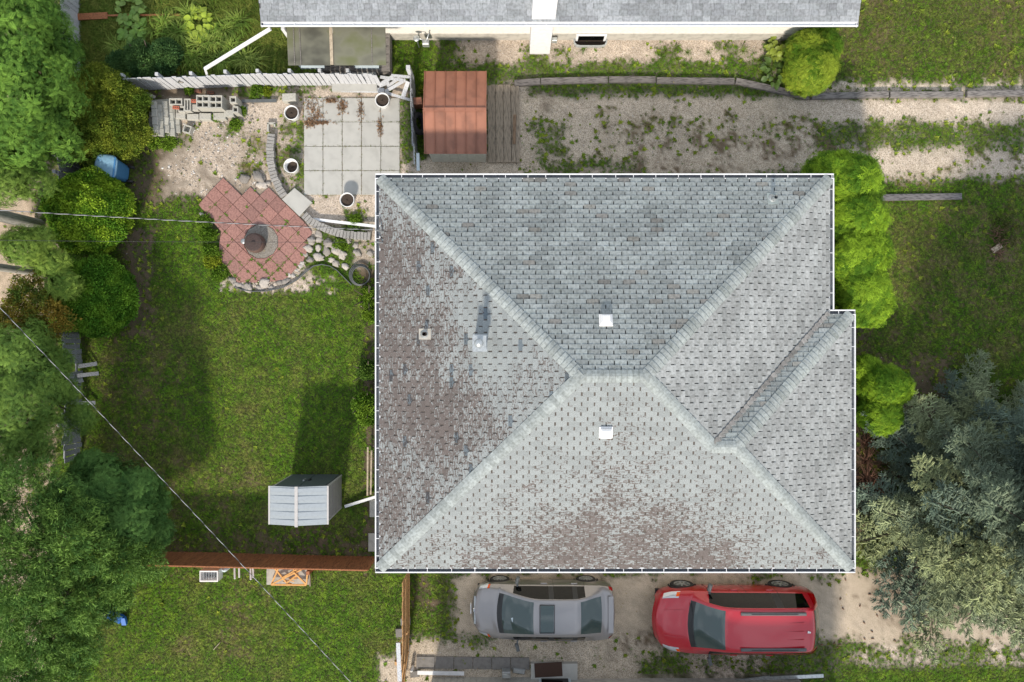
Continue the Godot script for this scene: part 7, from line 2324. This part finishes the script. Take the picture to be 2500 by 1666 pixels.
	var hosta := [[325, 35, 50, Color(0.17, 0.27, 0.045), "hosta clump at the top of the upper left garden"], [330, 80, 70, Color(0.13, 0.25, 0.03), "green hosta clump left of the lilies"], [490, 65, 80, Color(0.27, 0.36, 0.03), "yellow green hosta clump by the neighbour's roof edge"], [1900, 115, 40, Color(0.17, 0.22, 0.025), "yellowing hosta row beside the big rounded cedar"], [1888, 180, 34, Color(0.06, 0.11, 0.02), "dark hosta clump between timber and cedar"]]
	for q in hosta:
		var t := thing("hosta", at(q[0], q[1]), q[4], "hosta", "hostas in the garden beds")
		for k in q[2]:
			rng.seed = int(q[0]) * 100 + k
			var a := R(0, TAU); var r := sqrt(rng.randf())
			var p := at(q[0], q[1]) + Vector3(cos(a) * 0.34 * r, R(0.2, 0.36) - r * 0.1, sin(a) * 0.46 * r)
			var o := piece(hm, "leaf", tinted("hosta_leaf_%d_%d" % [int(q[0]), k % 3], q[3] * (0.85 + 0.15 * (k % 3))), t, Transform3D(Basis(Vector3.UP, -a + PI / 2 + R(-0.6, 0.6)) * Basis(Vector3.RIGHT, R(-0.25, 0.3)) * Basis.from_scale(Vector3.ONE * R(0.7, 1.1)), p))
	var bm := tuft_blades
	var lil := [[420, 55], [440, 90], [455, 130], [500, 110], [530, 100], [560, 80], [575, 120], [545, 150], [600, 150], [480, 150], [290, 115], [310, 140], [420, 120], [625, 160], [470, 40], [585, 60], [395, 70]]
	var n := 0
	for q in lil:
		var t := thing("day_lily", at(q[0], q[1]), "arching day lily clump in the upper left garden bed", "day lily", "day lilies in the upper left garden bed")
		rng.seed = int(q[0])
		var k := Many.new()
		for i in 6:
			k.add(Transform3D(Basis(Vector3.UP, R(0, TAU)).scaled(Vector3.ONE * R(0.7, 1.15)), at(q[0] + R(-14, 14), q[1] + R(-8, 8))), Color(0.12, 0.23, 0.03).lerp(Color(0.32, 0.40, 0.09), rng.randf()))
		joined(k, bm, "blades", M.leaf, t)
	shrub("dark peony bush against the fence in the upper left garden", at(370, 150), [lobe(350, 150, 0.4, 0.55, 0.4), lobe(400, 140, 0.42, 0.5, 0.4), lobe(300, 160, 0.35, 0.4, 0.35)], 2300, leafset(10, 0.11, 0.03, 0.07, 61), Color(0.05, 0.12, 0.04), Color(0.11, 0.21, 0.06), [0.6, 1.05], 341, "", 0.25)
	# rough tall growth filling the bed and the strip by the porch
	var wild := Many.new()
	rng.seed = 91
	for i in 2600:
		var p := at(R(185, 640), R(-20, 175)) if i < 2100 else at(R(640, 700), R(70, 165))
		wild.add(Transform3D(Basis(Vector3.UP, R(0, TAU)).scaled(Vector3(0.5, 0.5, 0.5) * R(0.5, 1.2)), p), Color(0.09, 0.17, 0.02).lerp(Color(0.22, 0.24, 0.05), rng.randf()) * R(0.7, 1.2))
	var wo := many(wild, bm, "rough_grass", M.leaf, self)
	tag(wo, "long rough grass filling the upper left garden bed", "grass", "", "stuff")
	# dead twiggy bush between wall and spruce
	var t := thing("bare_bush", at(2120, 1130), "bare reddish brown twiggy bush between bungalow and spruce", "bush")
	rng.seed = 14
	for g in 4:
		var b := MB.new()
		var c := at(2112, 1080 + g * 45)
		for k in 70:
			b.col = Color(1, 1, 1) * R(0.6, 1.7)
			var a := R(0, TAU)
			var d := Vector3(cos(a), R(0.4, 1.6), sin(a)).normalized()
			var l := R(0.4, 0.85)
			b.tube([c + Vector3(R(-0.1, 0.1), 0, R(-0.1, 0.1)), c + d * l * 0.5, c + d * l + Vector3(cos(a) * 0.15, -0.05, sin(a) * 0.15)], [0.009, 0.006, 0.003], 4, false)
		part(b, "twigs", M.dead_twig, t)
	spruce()

func tinted(key: String, c: Color) -> StandardMaterial3D:
	if not M.has(key):
		var m := StandardMaterial3D.new(); m.resource_name = key; m.albedo_color = c.linear_to_srgb(); m.roughness = 0.55
		m.backlight_enabled = true; m.backlight = Color(0.3, 0.35, 0.1); m.cull_mode = BaseMaterial3D.CULL_DISABLED
		M[key] = m
	return M[key]

func spruce() -> void:
	var c := Vector3(14.0, 0, 4.9)
	var t := thing("blue_spruce", c, "large blue green spruce overhanging the right side of the plot", "tree")
	var b := MB.new()
	b.tube([c, c + Vector3(0, 4.5, 0), c + Vector3(0.05, 9.2, 0)], [0.2, 0.12, 0.02], 10)
	part(b, "trunk", M.bark, t)
	# one spray: a flat fan of needled twigs along +z
	rng.seed = 17
	var sp := MB.new()
	var twig := func(a: Vector3, d: Vector3, l: float, r: float) -> void:
		var s := d.cross(Vector3.UP).normalized(); var u := s.cross(d)
		for k in 5:
			var an := TAU * k / 5.0
			var o: Vector3 = s * cos(an) + u * sin(an)
			sp.col = Color(1, 1, 1) * R(0.72, 1.2)
			var q := 5
			for i in q:
				var t0 := l * i / q; var t1 := l * (i + 0.75) / q
				var rr := r * (1.0 - 0.45 * i / q)
				var p0: Vector3 = a + d * t0; var p1: Vector3 = a + d * t1
				var tip: Vector3 = a + d * (t1 + 0.012) + o * rr
				var nn: Vector3 = (o + Vector3.UP * 0.4).normalized()
				var id := sp.vert(p0, nn); sp.vert(p1, nn); sp.vert(tip, nn)
				sp.ix.append_array(PackedInt32Array([id, id + 1, id + 2]))
	for k in 16:
		var z := R(0.02, 0.40)
		var sd := -1.0 if k % 2 else 1.0
		twig.call(Vector3(0, -0.04 * z, z), Vector3(sd * R(0.35, 0.95), R(-0.15, 0.65), R(0.3, 0.9)).normalized(), (0.20 - 0.22 * z) * R(0.8, 1.4), 0.034)
	twig.call(Vector3(0, 0, 0), Vector3(0, -0.06, 1).normalized(), 0.48, 0.03)
	var sm := sp.mesh()
	var k := Many.new()
	rng.seed = 23
	var f := FastNoiseLite.new(); f.seed = 6; f.frequency = 0.7
	var h := 0.7
	while h < 9.0:
		var nb := 8 if h < 4.0 else 6
		var off := R(0, TAU)
		for i in nb:
			var a := off + TAU * i / nb + R(-0.25, 0.25)
			var l := (4.7 * pow(1.0 - h / 9.4, 0.85)) * R(0.75, 1.1)
			if l < 0.3: continue
			var d := Vector3(cos(a), 0, sin(a)); var sd := Vector3(-d.z, 0, d.x)
			var droop := 0.16 if h < 5.0 else -0.05
			var at_len := func(u: float) -> Vector3: return c + Vector3(0, h, 0) + d * l * u + Vector3.UP * (-droop * l * u + 0.14 * l * u * u) + sd * 0.06 * l * sin(u * 3.0 + a * 3.0)
			var pts := []
			for q in 6: pts.append(at_len.call(q / 5.0))
			var bb := MB.new()
			bb.tube(pts, [0.035, 0.03, 0.024, 0.018, 0.012, 0.005], 5, false)
			part(bb, "branch", M.bark, t)
			var tone := Color(0.19, 0.27, 0.20).lerp(Color(0.42, 0.49, 0.24), clampf(0.45 + f.get_noise_2d(a * 2.0, h) * 1.4 + R(-0.3, 0.3), 0, 1))
			var u := 0.14
			while u <= 1.0:
				var p: Vector3 = at_len.call(u)
				var wid := 0.75 * sin(PI * clampf(u * 0.86 + 0.12, 0.0, 1.0)) * minf(1.0, l / 2.2)
				for s in [-1.0, 1.0]:
					var reach := 0.0
					while reach < wid:
						var dd: Vector3 = (d * R(0.35, 1.1) + sd * s * R(0.25, 1.0) + Vector3.UP * R(-0.3, 0.35)).normalized()
						var x := dd.cross(Vector3.UP).normalized()
						var y := x.cross(dd).rotated(dd, R(-0.4, 0.4))
						x = y.cross(dd)
						var sc := R(0.6, 1.1) * (1.0 if l > 1.0 else 0.7)
						var pp: Vector3 = p + (sd * s * 0.85 + d * 0.5) * reach + Vector3.UP * (R(-0.03, 0.05) - reach * 0.10)
						k.add(Transform3D(Basis(x, y, dd).scaled(Vector3.ONE * sc), pp), tone * R(0.75, 1.25))
						reach += 0.26
				u += 0.15 / l
			k.add(Transform3D(Basis(d.cross(Vector3.UP), Vector3.UP, d).scaled(Vector3.ONE), at_len.call(0.93)), tone * 1.2)
		h += R(0.36, 0.5)
	many(k, sm, "needles", M.needle, t)
	# cones
	var cm := MB.new()
	cm.lathe(Vector3.ZERO, [Vector2(0.001, -0.05), Vector2(0.02, -0.03), Vector2(0.022, 0.0), Vector2(0.012, 0.04), Vector2(0.001, 0.05)], 8)
	var cones := Many.new()
	rng.seed = 40
	for q in 26:
		cones.add(Transform3D(Basis(Vector3(1, 0, 0), PI / 2).rotated(Vector3.UP, R(0, TAU)), at(R(2000, 2300), R(1405, 1590)) + Vector3(0, 0.02, 0)), Color(0.17, 0.10, 0.06))
	tag(many(cones, cm.mesh(), "spruce_cones", M.needle, self), "fallen spruce cones scattered on the sand driveway", "cones", "", "stuff")

# things that share a label are told apart by their order across the picture
func tell_apart() -> void:
	var by := {}
	for o in get_children():
		if o.has_meta("label") and o.has_meta("category"):
			var l: String = o.get_meta("label")
			if not by.has(l): by[l] = []
			var p: Vector3 = origin.get(o, Vector3.ZERO)
			if p == Vector3.ZERO and o is MeshInstance3D: p = (o as MeshInstance3D).mesh.get_aabb().get_center()
			by[l].append([p.x, p.z, o])
	var nth := ["leftmost", "second from left", "third from left", "fourth from left", "fifth from left", "sixth from left", "seventh from left", "eighth from left", "ninth from left", "tenth from left"]
	for l in by:
		var a: Array = by[l]
		if a.size() < 2: continue
		a.sort_custom(func(x, y): return x[0] < y[0])
		for k in a.size():
			var w: String = nth[k] if k < nth.size() else ("rightmost" if k == a.size() - 1 else "%s from right" % ["", "second", "third", "fourth", "fifth", "sixth", "seventh", "eighth"][a.size() - 1 - k])
			if k == a.size() - 1 and k > 0: w = "rightmost"
			a[k][2].set_meta("label", l + ", " + w)

func _ready() -> void:
	light_and_camera()
	materials()
	ground()
	house()
	north_house()
	south_house()
	patio()
	brick_edging([[662, 326], [658, 359], [660, 392], [666, 424], [677, 452], [692, 477]], "short curved row of grey bricks left of the buckets", false, 1)
	brick_edging([[741, 524], [764, 544], [792, 556], [827, 569], [861, 574], [905, 577]], "curved row of grey bricks running to the bungalow wall", false, 2)
	red_patio()
	garden_stones()
	pots()
	block_pile()
	fences()
	sheds()
	timbers()
	yard_things()
	cars()
	plants()
	grass()
	tell_apart()
